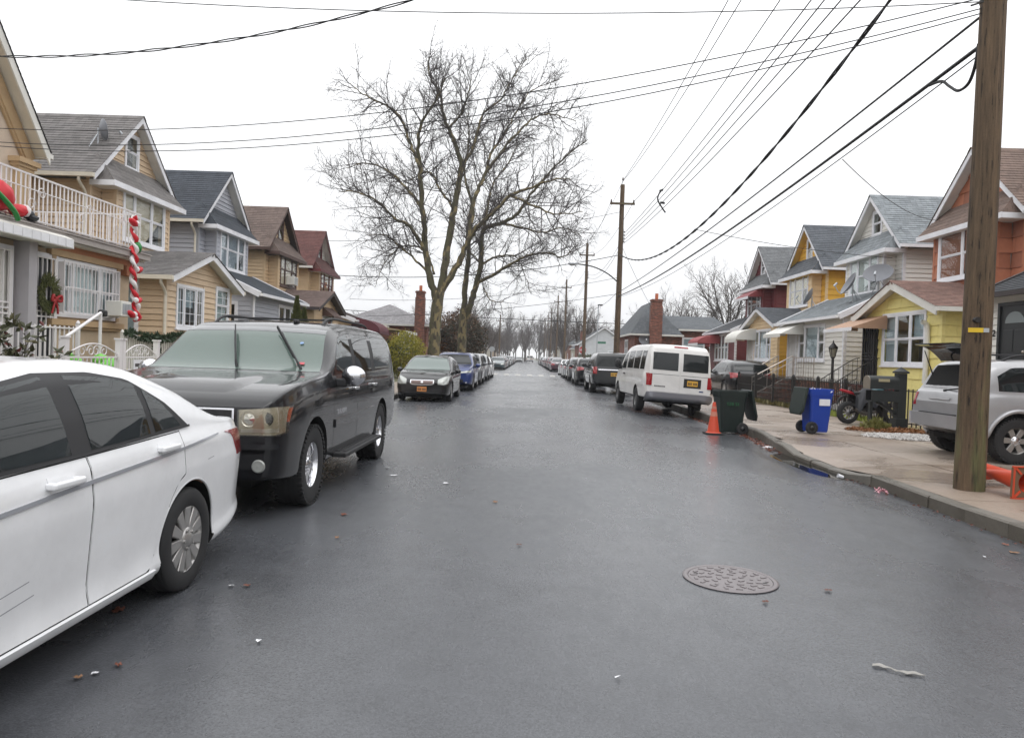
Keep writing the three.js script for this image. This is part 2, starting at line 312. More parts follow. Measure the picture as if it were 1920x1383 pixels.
// put something built in wall coordinates onto the wall
function onWall(o, pos, turn, x, y, z = 0) { const v = V(x, y, z).applyAxisAngle(V(0, 1, 0), turn); o.position.set(pos[0] + v.x, pos[1] + v.y, pos[2] + v.z); o.rotation.y = turn; return o; }
const curtainGeo = {};
function curtain(w, h) { const k = w.toFixed(2) + h.toFixed(2); if (curtainGeo[k]) return curtainGeo[k]; const n = Math.max(8, Math.round(w / 0.025)), g = new THREE.PlaneGeometry(w, h, n, 1), p = g.attributes.position; for (let i = 0; i < p.count; i++) p.setZ(i, 0.008 * Math.sin(p.getX(i) * 48 + 0.8 * Math.sin(p.getX(i) * 9))); g.computeVertexNormals(); return curtainGeo[k] = g; }
// a window: frame (with trim) > panes, sash, sill, curtain
function windowUnit(parent, w, h, o = {}) {
  const { lights = [1], trim = 0.09, mTrim = M.white, hung = true, grid = null, back = ['room'], sill = true, mSash = mTrim, name = 'window', bars = 0, head = 0 } = o;
  const f = [box(-w / 2 - trim, -w / 2, -trim, h + trim, -0.004, 0.05), box(w / 2, w / 2 + trim, -trim, h + trim, -0.004, 0.05), box(-w / 2, w / 2, h, h + trim, -0.004, 0.048), box(-w / 2, w / 2, -trim, 0, -0.004, 0.048)];
  const tot = lights.reduce((a, b) => a + b, 0), mul = 0.075; let x = -w / 2; const spans = [];
  lights.forEach((l, i) => { const ww = (w - mul * (lights.length - 1)) * l / tot; spans.push([x, x + ww]); x += ww; if (i < lights.length - 1) { f.push(box(x, x + mul, 0, h, -0.004, 0.045)); x += mul; } });
  const u = part(parent, name, merge(f), mTrim);
  if (sill) part(u, 'sill', box(-w / 2 - trim - 0.03, w / 2 + trim + 0.03, -trim - 0.045, -trim - 0.002, -0.004, 0.09), mTrim);
  spans.forEach(([a, b], i) => {
    const s = [], hgt = hung === true || (Array.isArray(hung) && hung[i]), t = 0.035, split = hgt ? [[0, h / 2], [h / 2, h]] : [[0, h]];
    split.forEach(([y0, y1], k) => {
      const z = 0.012 + 0.014 * k;
      s.push(box(a, a + t, y0, y1, z - 0.012, z + 0.012), box(b - t, b, y0, y1, z - 0.012, z + 0.012), box(a + t, b - t, y0, y0 + t, z - 0.012, z + 0.012), box(a + t, b - t, y1 - t, y1, z - 0.012, z + 0.012));
      if (grid) { const [gx, gy] = grid; for (let q = 1; q < gx; q++) { const xx = lerp(a, b, q / gx); s.push(box(xx - 0.009, xx + 0.009, y0 + t, y1 - t, z + 0.002, z + 0.011)); } for (let q = 1; q < gy; q++) { const yy = lerp(y0, y1, q / gy); s.push(box(a + t, b - t, yy - 0.009, yy + 0.009, z + 0.003, z + 0.0115)); } }
      part(u, 'pane', box(a + t, b - t, y0 + t, y1 - t, z - 0.002, z), M.pane);
    });
    part(u, 'sash', merge(s), mSash);
    const bk = back[i % back.length], zc = o.flat ? 0 : -0.06;
    if (bk === 'curtain') part(u, 'curtain', curtain(b - a - 0.02, h - 0.02), M.curtain, (a + b) / 2, h / 2, zc + 0.0095);
    else if (bk === 'blind') part(u, 'blind', box(a + 0.005, b - 0.005, h * 0.01, h - 0.01, zc + 0.001, zc + 0.003), M.blind);
    else if (bk === 'half') part(u, 'blind', box(a + 0.005, b - 0.005, h * 0.5, h - 0.01, zc + 0.001, zc + 0.003), M.blind);
  });
  return u;
}
function doorUnit(parent, w, h, o = {}) {
  const { mDoor = M.doorWhite, mTrim = M.white, grille = null, light = false } = o, t = 0.08;
  const u = part(parent, 'door', merge([box(-w / 2 - t, -w / 2, 0, h + t, -0.004, 0.06), box(w / 2, w / 2 + t, 0, h + t, -0.004, 0.06), box(-w / 2, w / 2, h, h + t, -0.004, 0.058), box(-w / 2, w / 2, 0, 0.05, -0.004, 0.07)]), mTrim);
  const leaf = [box(-w / 2, w / 2, 0.05, h, -0.002, 0.02)];
  for (const [x0, x1, y0, y1] of [[-0.38, -0.04, 0.1, 0.42], [0.04, 0.38, 0.1, 0.42], [-0.38, -0.04, 0.48, 0.72], [0.04, 0.38, 0.48, 0.72], ...(light ? [] : [[-0.38, -0.04, 0.78, 0.95], [0.04, 0.38, 0.78, 0.95]])]) leaf.push(bevelled([[x0 * w, y0 * h], [x1 * w, y0 * h], [x1 * w, y1 * h], [x0 * w, y1 * h]], 0.004, 0.006).translate(0, 0, 0.022));
  part(u, 'leaf', merge(leaf), mDoor);
  if (light) { const s = []; for (let k = 0; k <= 12; k++) { const a = PI * k / 12; s.push([0.34 * w * Math.cos(a), h * 0.8 + 0.13 * h * Math.sin(a)]); } part(u, 'fanlight', bevelled(s, 0.01, 0.004).translate(0, 0, 0.016), mat(rgb(120, 128, 128), 0.15)); }
  part(u, 'handle', new THREE.SphereGeometry(0.035, 10, 8).translate(w * 0.4, h * 0.47, 0.06), M.steel);
  if (grille) {
    const g = [], z = 0.085; for (let k = 0; k <= 5; k++) { const x = lerp(-w / 2 + 0.03, w / 2 - 0.03, k / 5); g.push(box(x - 0.011, x + 0.011, 0.06, h - 0.02, z - 0.011, z + 0.011)); }
    for (const y of [0.06, 0.42 * h, 0.47 * h, 0.52 * h, h - 0.03]) g.push(box(-w / 2 + 0.02, w / 2 - 0.02, y, y + 0.03, z - 0.013, z + 0.013));
    for (const s of [-1, 1]) g.push(box(s > 0 ? w / 2 - 0.08 : -w / 2, s > 0 ? w / 2 : -w / 2 + 0.08, 0.05, h, z - 0.02, z + 0.02));
    part(u, 'security_grille', merge(g), grille);
  }
  return u;
}
// one roof slope with lapped shingle courses; a, b: eave and ridge points [x, y]; z0 front, z1 back
function slopeGeo(a, b, z0, z1, course = 0.145, lift = 0.016) {
  const L = Math.hypot(b[0] - a[0], b[1] - a[1]), d = [(b[0] - a[0]) / L, (b[1] - a[1]) / L], n = [-d[1], d[0]]; if (n[1] < 0) { n[0] = -n[0]; n[1] = -n[1]; }
  const P = [], U = [], quad = (p, q, s0, s1) => { const A = [p[0], p[1], z0], B = [p[0], p[1], z1], C = [q[0], q[1], z1], D = [q[0], q[1], z0]; P.push(...A, ...B, ...C, ...A, ...C, ...D); U.push(z0, s0, z1, s0, z1, s1, z0, s0, z1, s1, z0, s1); };
  const at = (s, h) => [a[0] + d[0] * s + n[0] * h, a[1] + d[1] * s + n[1] * h];
  for (let s = 0; s < L - 1e-3; s += course) { const e = Math.min(L, s + course); quad(at(s, 0), at(s, lift), s, s + 0.01); quad(at(s, lift), at(e, 0.004), s + 0.01, e); }
  const g = new THREE.BufferGeometry(); g.setAttribute('position', new THREE.Float32BufferAttribute(P, 3)); g.setAttribute('uv', new THREE.Float32BufferAttribute(U, 2)); g.computeVertexNormals(); return g;
}
function gableRoof(parent, o) {
  const { hw, eave, apex, z0, z1, m, mTrim = M.white, mGutter = mTrim, rake = 0.2, cx = 0, mSoffit = mTrim, spout } = o, t = 0.11;
  const grp = part(parent, 'roof', merge([slopeGeo([cx + hw, eave], [cx, apex], z0 + 0.03, z1), slopeGeo([cx - hw, eave], [cx, apex], z0 + 0.03, z1)]), m);
  part(grp, 'roof_deck', prism([[cx - hw, eave - t], [cx, apex - t], [cx + hw, eave - t], [cx + hw, eave - 0.004], [cx, apex - 0.004], [cx - hw, eave - 0.004]].slice(0), z1, z0 - 0.04), mSoffit);
  for (const s of [-1, 1]) {
    const E = [cx + s * hw, eave], R = [cx, apex];
    part(grp, 'rake_board', prism(s > 0 ? [[E[0], E[1] - rake], [E[0], E[1] - 0.01], [R[0], R[1] - 0.01], [R[0], R[1] - rake]] : [[E[0], E[1] - rake], [R[0], R[1] - rake], [R[0], R[1] - 0.01], [E[0], E[1] - 0.01]], z0 - 0.038, z0), mTrim);
    part(grp, 'gutter', merge([box(E[0] + (s > 0 ? 0 : -0.11), E[0] + (s > 0 ? 0.11 : 0), E[1] - 0.13, E[1] - 0.115, z1, z0), box(E[0] + (s > 0 ? 0.1 : -0.11), E[0] + (s > 0 ? 0.11 : -0.1), E[1] - 0.115, E[1] - 0.02, z1, z0), box(E[0] + (s > 0 ? 0 : -0.01), E[0] + (s > 0 ? 0.01 : 0), E[1] - 0.115, E[1] - 0.02, z1, z0), box(Math.min(E[0] + s * 0.01, E[0] + s * 0.1), Math.max(E[0] + s * 0.01, E[0] + s * 0.1), E[1] - 0.115, E[1] - 0.02, z0 - 0.012, z0)]), mGutter);
  }
  part(grp, 'ridge_cap', prism([[cx - 0.13, apex - 0.105], [cx - 0.12, apex - 0.08], [cx, apex + 0.035], [cx + 0.12, apex - 0.08], [cx + 0.13, apex - 0.105], [cx, apex + 0.01]], z1, z0 + 0.035), m);
  return grp;
}
function downspout(parent, x, yTop, yBot, z, inset, m) {
  return part(parent, 'downspout', tube([[x, yTop, z], [x, yTop - 0.1, z], [x - inset, yTop - 0.38, z - 0.02], [x - inset, yTop - 0.6, z - 0.02], [x - inset, (yTop + yBot) / 2, z - 0.02], [x - inset, yBot, z - 0.02]], 0.042, 30, 8), m);
}
function awning(parent, w, dep, drop, m, o = {}) {       // corrugated metal hood, hung at its back edge (y = 0, z = 0)
  const { curved = false, m2 = m, valance = 0.14 } = o, nx = Math.round(w / 0.05), ns = 10, P = [], at = (i, j) => { const t = j / ns, x = -w / 2 + w * i / nx, k = (i % 4 < 2 ? 0.012 : -0.006); return curved ? [x, -drop * (1 - Math.cos(t * PI / 2)) + k, dep * Math.sin(t * PI / 2) + k] : [x, -drop * t + k, dep * t]; };
  for (let i = 0; i < nx; i++) for (let j = 0; j < ns; j++) P.push([at(i, j), at(i + 1, j), at(i + 1, j + 1), at(i, j + 1)]);
  const u = part(parent, 'awning', polys(P), m);
  const sc = []; for (let x = -w / 2; x < w / 2 - 0.02; x += 0.16) { const s = [[x, 0.02]]; for (let k = 0; k <= 8; k++) { const a = PI + PI * k / 8; s.push([x + 0.08 + 0.08 * Math.cos(a), -valance * 0.55 + valance * 0.45 * Math.sin(a)]); } s.push([x + 0.16, 0.02]); sc.push(prism(s, -0.006, 0)); }
  part(u, 'valance', merge(sc), m2, 0, -drop, dep);
  for (const s of [-1, 1]) { const pts = curved ? [[0, 0], ...Array.from({ length: 9 }, (_, k) => [dep * Math.sin(k / 8 * PI / 2), -drop * (1 - Math.cos(k / 8 * PI / 2))]), [0, -drop]] : [[0, 0], [dep, -drop], [0, -drop]]; const g = prism(pts, -0.005, 0.005).rotateY(-PI / 2); part(u, 'awning_side', g, m, s * (w / 2), 0, 0); }
  return u;
}
// satellite dish on a tripod mast; aims along local +z
function dish(label, pos, turn, r = 0.42, tilt = 0.5) {
  const d = thing('satellite_dish', label, 'satellite dish', pos, turn, 'satellite dishes');
  const pr = []; for (let k = 0; k <= 10; k++) pr.push([r * k / 10, 0.3 * r * (k / 10) ** 2]); for (let k = 10; k >= 0; k--) pr.push([r * k / 10 + (k === 10 ? 0.008 : 0), 0.3 * r * (k / 10) ** 2 - 0.012]);
  const R = part(d, 'reflector', lathe(pr, 28).scale(1, 1, 0.9).rotateX(PI / 2 - tilt), mat(rgb(128, 130, 136), 0.5, { map: T.paintDirt }), 0, 0.62, 0);
  part(d, 'feed_arm', tube([[0, 0.36, 0.1], [0, 0.34, 0.4], [0, 0.62, 0.58]], 0.018, 10, 6), M.galv);
  part(d, 'feed_horn', rod([0, 0.58, 0.6], [0, 0.7, 0.5], 0.045, 0.035, 10), M.galv);
  part(d, 'mast', merge([rod([0, 0, -0.05], [0, 0.66, -0.06], 0.025), rod([-0.3, 0, -0.35], [0, 0.5, -0.06], 0.014), rod([0.3, 0, -0.35], [0, 0.5, -0.06], 0.014), cbox(0.16, 0.02, 0.2, 0, 0.01, -0.05)]), M.galv);
  return d;
}
// the common two-storey gable house of this street
function gableHouse(o) {
  const { name = 'gable_house', label, X, D, side, apex = 8.5, eave = 6.2, hw = 2.4, mWall, mRoof, mTrim = M.white, mGutter = mTrim, depth = 11.5, single = false, style = 'siding', exposure = 0.165, tones, attic = 'win', winBack = ['half', 'curtain', 'half'], mWin = M.white, mGable = mWall, mSide = mWall, mFrontBay = mWall, found = M.foundation, spoutSide = 0 } = o;
  const t = thing(name, label, 'house', [X, 0, -D], side < 0 ? PI / 2 : -PI / 2, 'gable houses along the street');
  const wl = { style, exposure, single, tones, panelWidth: o.panelWidth }, yb = 0.9, bw = 1.5, ew = 2.0, pentY = eave - 0.02;
  const roof = gableRoof(t, { hw, eave, apex, z0: 0, z1: -depth - 0.3, m: mRoof, mTrim, mGutter, mSoffit: o.mSoffit ?? M.offwhite });
  // gable
  const slope = (apex - eave) / hw, gh = (x) => apex - 0.13 - Math.abs(x) * slope;
  const aw = o.atticWin ?? [0.62, 0.95, eave + 0.72];
  wall(t, [[-ew, eave - 0.2], [ew, eave - 0.2], [ew, gh(ew)], [0, gh(0)], [-ew, gh(ew)]], mGable, [0, 0, -0.35], 0, { ...wl, holes: [[-aw[0] / 2 - 0.09, aw[0] / 2 + 0.09, aw[2] - 0.09, aw[2] + aw[1] + 0.09, attic === 'win']] });
  if (attic === 'win') onWall(windowUnit(t, aw[0], aw[1], { mTrim: mWin, sill: true }), [0, 0, -0.35], 0, 0, aw[2]);
  // skirt roof under the gable
  const pf = 0.36, pz = -0.33, py0 = pentY - 0.1, py1 = eave + 0.72, pl = 2.1, pt = 1.8;
  const steps = [], n = 6; for (let k = 0; k < n; k++) { const a = k / n, b = (k + 1) / n, q = (s, h) => [lerp(pl, pt, s), lerp(py0, py1, s) + h, lerp(pf, pz, s)], A = q(a, 0.016), B = q(b, 0.004), A0 = q(a, 0); steps.push([[-A[0], A[1], A[2]], A, B, [-B[0], B[1], B[2]]], [[-A0[0], A0[1], A0[2]], A0, A, [-A[0], A[1], A[2]]]); }
  for (const s of [-1, 1]) steps.push([[s * pl, py0, pf], [s * pl, py0, pz], [s * pt, py1, pz]]);
  const pent = part(t, 'skirt_roof', polys(steps), mRoof);
  part(pent, 'fascia', merge([box(-pl - 0.02, pl + 0.02, py0 - 0.15, py0 + 0.005, pf, pf + 0.03), box(-pl - 0.02, -pl + 0.02, py0 - 0.15, py0 - 0.002, pz, pf - 0.002), box(pl - 0.02, pl + 0.02, py0 - 0.15, py0 - 0.002, pz, pf - 0.002)]), mTrim);
  part(pent, 'skirt_soffit', box(-pl + 0.022, pl - 0.022, py0 - 0.145, py0 - 0.125, pz, pf - 0.004), o.mSoffit ?? M.offwhite);
  // second-floor bay
  const ww = o.win ?? [2.25, 1.45, 4.64], holes = [[-ww[0] / 2 - 0.09, ww[0] / 2 + 0.09, ww[2] - 0.1, ww[2] + ww[1] + 0.1, 1]];
  const bayTop = py0 - 0.145, bayBot = o.bayBot ?? 3.2;
  wall(t, [[-bw, bayBot], [bw, bayBot], [bw, bayTop], [-bw, bayTop]], mFrontBay, [0, 0, 0.1], 0, { ...wl, holes, name: 'bay_wall' });
  onWall(windowUnit(t, ww[0], ww[1], { mTrim: mWin, lights: o.lights ?? [0.6, 1, 0.6], hung: o.hung ?? true, back: winBack }), [0, 0, 0.1], 0, 0, ww[2]);
  for (const s of [-1, 1]) {
    wall(t, [[-0.43, bayBot], [0, bayBot], [0, bayTop], [-0.43, bayTop]].map(([x, y]) => s > 0 ? [-x, y] : [x, y]).sort((a, b) => 0), mFrontBay, [s * bw, 0, 0.1], s * PI / 2, { ...wl, backing: M.plaster, name: 'bay_wall' });
    part(t, 'corner_board', merge([box(s * bw - 0.05, s * bw + 0.05, bayBot, bayTop, 0.1, 0.13), box(s > 0 ? bw : -bw - 0.03, s > 0 ? bw + 0.03 : -bw, bayBot, bayTop, 0.02, 0.1)]), o.mCorner ?? mTrim);
    // side walls of the main body: local x runs along the depth
    const dl = depth;
    wall(t, s < 0 ? [[-dl, yb], [0, yb], [0, eave - 0.1], [-dl, eave - 0.1]] : [[0, yb], [dl, yb], [dl, eave - 0.1], [0, eave - 0.1]], mSide, [s * ew, 0, -0.35], s * PI / 2, { ...wl, name: 'side_wall', holes: o.sideHoles?.[s] ?? [] });
    // front walls either side of the bay
    wall(t, s > 0 ? [[bw, bayBot], [ew, bayBot], [ew, eave - 0.12], [bw, eave - 0.12]] : [[-ew, bayBot], [-bw, bayBot], [-bw, eave - 0.12], [-ew, eave - 0.12]], mSide, [0, 0, -0.35], 0, { ...wl, name: 'front_wall' });
    part(t, 'corner_board', merge([box(s * ew - 0.05, s * ew + 0.05, bayBot, eave - 0.12, -0.35, -0.322), box(s > 0 ? ew + 0.001 : -ew - 0.03, s > 0 ? ew + 0.03 : -ew - 0.001, bayBot, eave - 0.12, -0.43, -0.352)]), o.mCorner ?? mTrim);
  }
  part(t, 'house_core', merge([box(-ew + 0.16, ew - 0.16, 0.09, eave, -depth - 0.2, -4.6), box(-ew + 0.16, ew - 0.16, 3.3, 3.5, -4.598, -0.36), box(-ew + 0.16, ew - 0.16, eave - 0.22, eave - 0.12, -4.598, -0.56), box(-ew + 0.143, -ew + 0.158, 3.5, eave - 0.22, -4.598, -0.5), box(ew - 0.158, ew - 0.143, 3.5, eave - 0.22, -4.598, -0.5)]), M.plaster);
  part(t, 'foundation', box(-ew - 0.03, ew + 0.03, 0.08, yb, -depth - 0.35, -0.34), found);
  if (spoutSide) downspout(t, spoutSide * (hw + 0.05), eave - 0.12, 3.4, -0.42, spoutSide * 0.35, mGutter);
  return t;
}
// an enclosed front porch, added to a house; kind 'gable' or 'shed'
function porch(t, o) {
  const { kind = 'gable', cx = 0, hw = 2.4, eave = 3.4, apex = 4.3, front = 2.5, mWall, mRoof, mTrim = M.white, mGutter = mTrim, single = false, style = 'siding', exposure = 0.165, tones, openings = [], found = M.foundation, yb = 1.05, backY = 4.35 } = o;
  const fz = front - 0.35, ww = hw - 0.3, wl = { style, exposure, single, tones, panelWidth: o.panelWidth };
  const holes = openings.map((q) => [q.x - q.w / 2 - 0.08, q.x + q.w / 2 + 0.08, q.y - (q.door ? 0 : 0.1), q.y + q.h + 0.08, !q.door]);
  const pos = [cx, 0, fz];
  if (kind === 'gable') {
    const sl = (apex - eave) / hw, gy = (x) => apex - 0.13 - Math.abs(x) * sl;
    gableRoof(t, { hw, eave, apex, z0: front, z1: 0.14, m: mRoof, mTrim, mGutter, cx, rake: o.rake ?? 0.19, mSoffit: o.mSoffit ?? M.offwhite });
    wall(t, [[-ww, yb], [ww, yb], [ww, gy(ww)], [0, gy(0)], [-ww, gy(ww)]], mWall, pos, 0, { ...wl, holes, name: 'porch_wall' });
  } else {
    const a = [front, eave], b = [0.14, backY];
    const roof = part(t, 'porch_roof', slopeGeo([-a[0], a[1]], [-b[0], b[1]], cx + hw, cx - hw).rotateY(PI / 2).applyMatrix4(new THREE.Matrix4().makeScale(1, 1, 1)), mRoof);
    part(roof, 'roof_deck', prism([[a[0], a[1] - 0.1], [a[0], a[1] - 0.004], [b[0], b[1] - 0.004], [b[0], b[1] - 0.1]].map(([z, y]) => [-z, y]).reverse(), -hw + 0.01, hw - 0.01).rotateY(PI / 2).translate(cx, 0, 0), o.mSoffit ?? M.offwhite);
    for (const s of [-1, 1]) part(roof, 'rake_board', merge([beam([cx + s * (hw + 0.02), a[1] - 0.07, a[0]], [cx + s * (hw + 0.02), b[1] - 0.07, b[0]], 0.04, 0.2), beam([cx + s * (hw - 0.06), a[1] + 0.03, a[0]], [cx + s * (hw - 0.06), b[1] + 0.03, b[0]], 0.12, 0.03)]), mTrim);
    part(roof, 'gutter', merge([box(cx - hw, cx + hw, eave - 0.12, eave - 0.105, front + 0.001, front + 0.11), box(cx - hw, cx + hw, eave - 0.105, eave - 0.015, front + 0.1, front + 0.11)]), mGutter);
    wall(t, [[-ww, yb], [ww, yb], [ww, eave + 0.02], [-ww, eave + 0.02]], mWall, pos, 0, { ...wl, holes, name: 'porch_wall' });
  }
  for (const s of [-1, 1]) {
    const d0 = fz - 0.1, top = kind === 'gable' ? eave - 0.09 : eave, topB = kind === 'gable' ? eave - 0.09 : eave + (backY - eave) * 0.85;
    const sideOpen = o.sideOpenings?.[s] ?? [];
    const hs = sideOpen.map((q) => [q.x - q.w / 2 - 0.08, q.x + q.w / 2 + 0.08, q.y - 0.09, q.y + q.h + 0.08, !q.door]);
    const py = s < 0 ? [[-d0, yb], [0, yb], [0, top], [-d0, topB]] : [[0, yb], [d0, yb], [d0, topB], [0, top]];
    wall(t, py, o.mSide ?? mWall, [cx + s * ww, 0, fz], s * PI / 2, { ...wl, name: 'porch_side_wall', holes: hs });
    for (const q of sideOpen) onWall(q.door ? doorUnit(t, q.w, q.h, q) : windowUnit(t, q.w, q.h, { mTrim: q.mTrim ?? M.white, ...q }), [cx + s * ww, 0, fz], s * PI / 2, q.x, q.y);
    part(t, 'corner_board', merge([box(cx + s * ww - 0.05, cx + s * ww + 0.05, yb, eave - 0.1, fz, fz + 0.028), box(s > 0 ? cx + ww + 0.001 : cx - ww - 0.03, s > 0 ? cx + ww + 0.03 : cx - ww - 0.001, yb, eave - 0.1, fz - 0.08, fz)]), o.mCorner ?? mWall);
  }
  part(t, 'porch_core', box(cx - ww + 0.8, cx + ww - 0.8, 0.09, eave - 0.12, -0.3, fz - 1.3), M.plaster); part(t, 'porch_floor', box(cx - ww + 0.16, cx + ww - 0.16, yb - 0.1, yb + 0.01, -0.3, fz - 0.16), M.brownTrim);
  part(t, 'porch_base', box(cx - ww - 0.02, cx + ww + 0.02, 0.08, yb, -0.2, fz + 0.02), found);
  for (const q of openings) onWall(q.door ? doorUnit(t, q.w, q.h, q) : windowUnit(t, q.w, q.h, { mTrim: q.mTrim ?? M.white, ...q }), pos, 0, q.x, q.y);
  if (o.spout) downspout(t, cx + o.spout * (kind === 'gable' ? hw + 0.05 : hw - 0.25), eave - 0.1, 0.3, fz + (kind === 'gable' ? 0.02 : 0.06), kind === 'gable' ? o.spout * 0.3 : 0, mGutter);
}
// bars between two points; every bar and rail a part of its own
function barFence(o) {
  const { name = 'iron_fence', label, category = 'fence', a, b, h, gap = 0.12, r = 0.009, m, rails = [0.12, 0.9], railSize = 0.026, posts = [], postR = 0.03, finial = 0, group, y0 = SW, postH = h + 0.05 } = o;
  const L = Math.hypot(b[0] - a[0], b[1] - a[1]), t = thing(name, label, category, [a[0], y0, -a[1]], Math.atan2(b[1] - a[1], b[0] - a[0]), group);
  const bar = box(-r, r, 0.02, h, -r, r), n = Math.max(2, Math.round(L / gap));
  for (let k = 0; k <= n; k++) part(t, 'bar', bar, m, L * k / n, 0, 0);
  for (const f of rails) part(t, 'rail', box(0, L, f * h, f * h + railSize, -railSize / 2 - 0.003, railSize / 2 + 0.003), m);
  const pg = merge([box(-postR, postR, -0.02, postH, -postR, postR), lathe([[0, postH + 0.07], [postR * 0.8, postH + 0.05], [postR * 1.3, postH + 0.012], [postR * 1.3, postH - 0.004], [0, postH - 0.004]], 10)]);
  for (const p of posts) part(t, 'post', pg, m, p, 0, 0);
  if (finial) { const fg = new THREE.ConeGeometry(r * 2.2, finial, 6).translate(0, h + finial / 2, 0); for (let k = 0; k <= n; k++) part(t, 'finial', fg, m, L * k / n, 0, 0); }
  return t;
}

// ---------- houses on the left ----------
{
  const beige = [paint(204, 180, 150), paint(200, 176, 147), paint(208, 184, 155)];
  const h2 = gableHouse({ label: 'beige sided gable house with grey roof next to the stucco balcony house', X: -12, D: 22.1, side: -1, mWall: beige[0], tones: beige, single: true, mRoof: shingles(128, 124, 122), mCorner: beige[2], winBack: ['half', 'room', 'half'], lights: [0.55, 1, 0.75], spoutSide: -1, mGutter: M.cream });
  porch(h2, { cx: -0.45, hw: 2.42, eave: 3.42, apex: 4.32, front: 2.5, mWall: beige[0], tones: beige, single: true, mRoof: shingles(124, 121, 120), mCorner: beige[2], spout: -1, mGutter: M.cream,
    openings: [{ x: -0.75, y: 2.1, w: 1.55, h: 1.08, lights: [0.55, 1, 0.55], hung: false, grid: [2, 3], back: ['blind', 'half', 'room'] }, { x: 1.45, y: 2.35, w: 0.85, h: 1.0, lights: [1], grid: [2, 2], back: ['curtain'] }],
    sideOpenings: { [-1]: [{ x: -1.25, y: 1.3, w: 0.85, h: 1.95, hung: false, back: ['blind'] }] } });
  const grey = [paint(172, 174, 182), paint(168, 170, 178), paint(176, 178, 186)];
  const h3 = gableHouse({ label: 'grey sided gable house with dark charcoal roof and no attic window', X: -12, D: 28.8, side: -1, mWall: grey[0], tones: grey, single: true, mRoof: shingles(72, 77, 85), mCorner: grey[2], attic: 'none', spoutSide: -1, mGutter: M.cream, winBack: ['half', 'curtain', 'half'], atticWin: [0.01, 0.01, 9] });
  porch(h3, { kind: 'shed', cx: -0.55, hw: 2.75, eave: 3.5, backY: 4.55, front: 2.5, mWall: grey[0], tones: grey, single: true, mRoof: shingles(76, 82, 90), mCorner: grey[2], spout: -1,
    openings: [{ x: 1.2, y: 1.95, w: 2.0, h: 1.25, lights: [1, 1, 0.8], hung: false, back: ['room'] }],
    sideOpenings: { [-1]: [{ x: -1.1, y: 1.4, w: 0.95, h: 1.7, hung: true, back: ['room'] }] } });
  const tan = paint(198, 172, 138);
  const h4 = gableHouse({ label: 'tan sided gable house with brown trim and air conditioner in upper window', X: -12, D: 35.6, side: -1, mWall: tan, mRoof: shingles(118, 102, 95), mTrim: M.brownTrim, mGutter: M.brownTrim, mSoffit: M.darkTrim, mWin: M.brownTrim, mCorner: tan, winBack: ['curtain', 'half', 'room'] });
  porch(h4, { cx: -0.3, hw: 2.4, eave: 3.5, apex: 4.4, front: 2.5, mWall: tan, mRoof: shingles(122, 104, 98), mTrim: M.darkTrim, mSoffit: M.darkTrim, mCorner: tan, openings: [{ x: 0.1, y: 2.0, w: 1.5, h: 1.1, lights: [1, 1], hung: true, back: ['room'] }] });
  { const ac = part(h4, 'air_conditioner', rbox(0.62, 0.42, 0.4, 0.02, 0.1, 4.9, 0.28), M.offwhite); for (let k = 0; k < 7; k++) part(ac, 'louvre', box(-0.16, 0.36, 4.74 + k * 0.05, 4.765 + k * 0.05, 0.475, 0.49), M.galv); }
  { const aw = awning(h4, 1.75, 0.55, 0.45, M.brownTrim); aw.position.set(-0.2, 3.62, 2.18); }
  const h5 = gableHouse({ label: 'tan gable house with reddish brown roof beside the maroon awning', X: -12, D: 42.4, side: -1, mWall: tan, mRoof: shingles(112, 74, 70), mTrim: M.maroon, mGutter: M.offwhite, mGable: M.offwhite, mWin: M.maroon, mCorner: tan, winBack: ['curtain'] });
  porch(h5, { kind: 'shed', cx: 0, hw: 2.6, eave: 3.3, backY: 4.1, front: 2.5, mWall: tan, mRoof: shingles(110, 96, 92), openings: [{ x: 0, y: 1.9, w: 2, h: 1.1, lights: [1, 1, 1], back: ['room'] }] });
  { const aw = awning(h5, 2.9, 1.6, 0.75, paint(92, 40, 50), { curved: true }); aw.position.set(-0.6, 3.42, 2.16); }
}
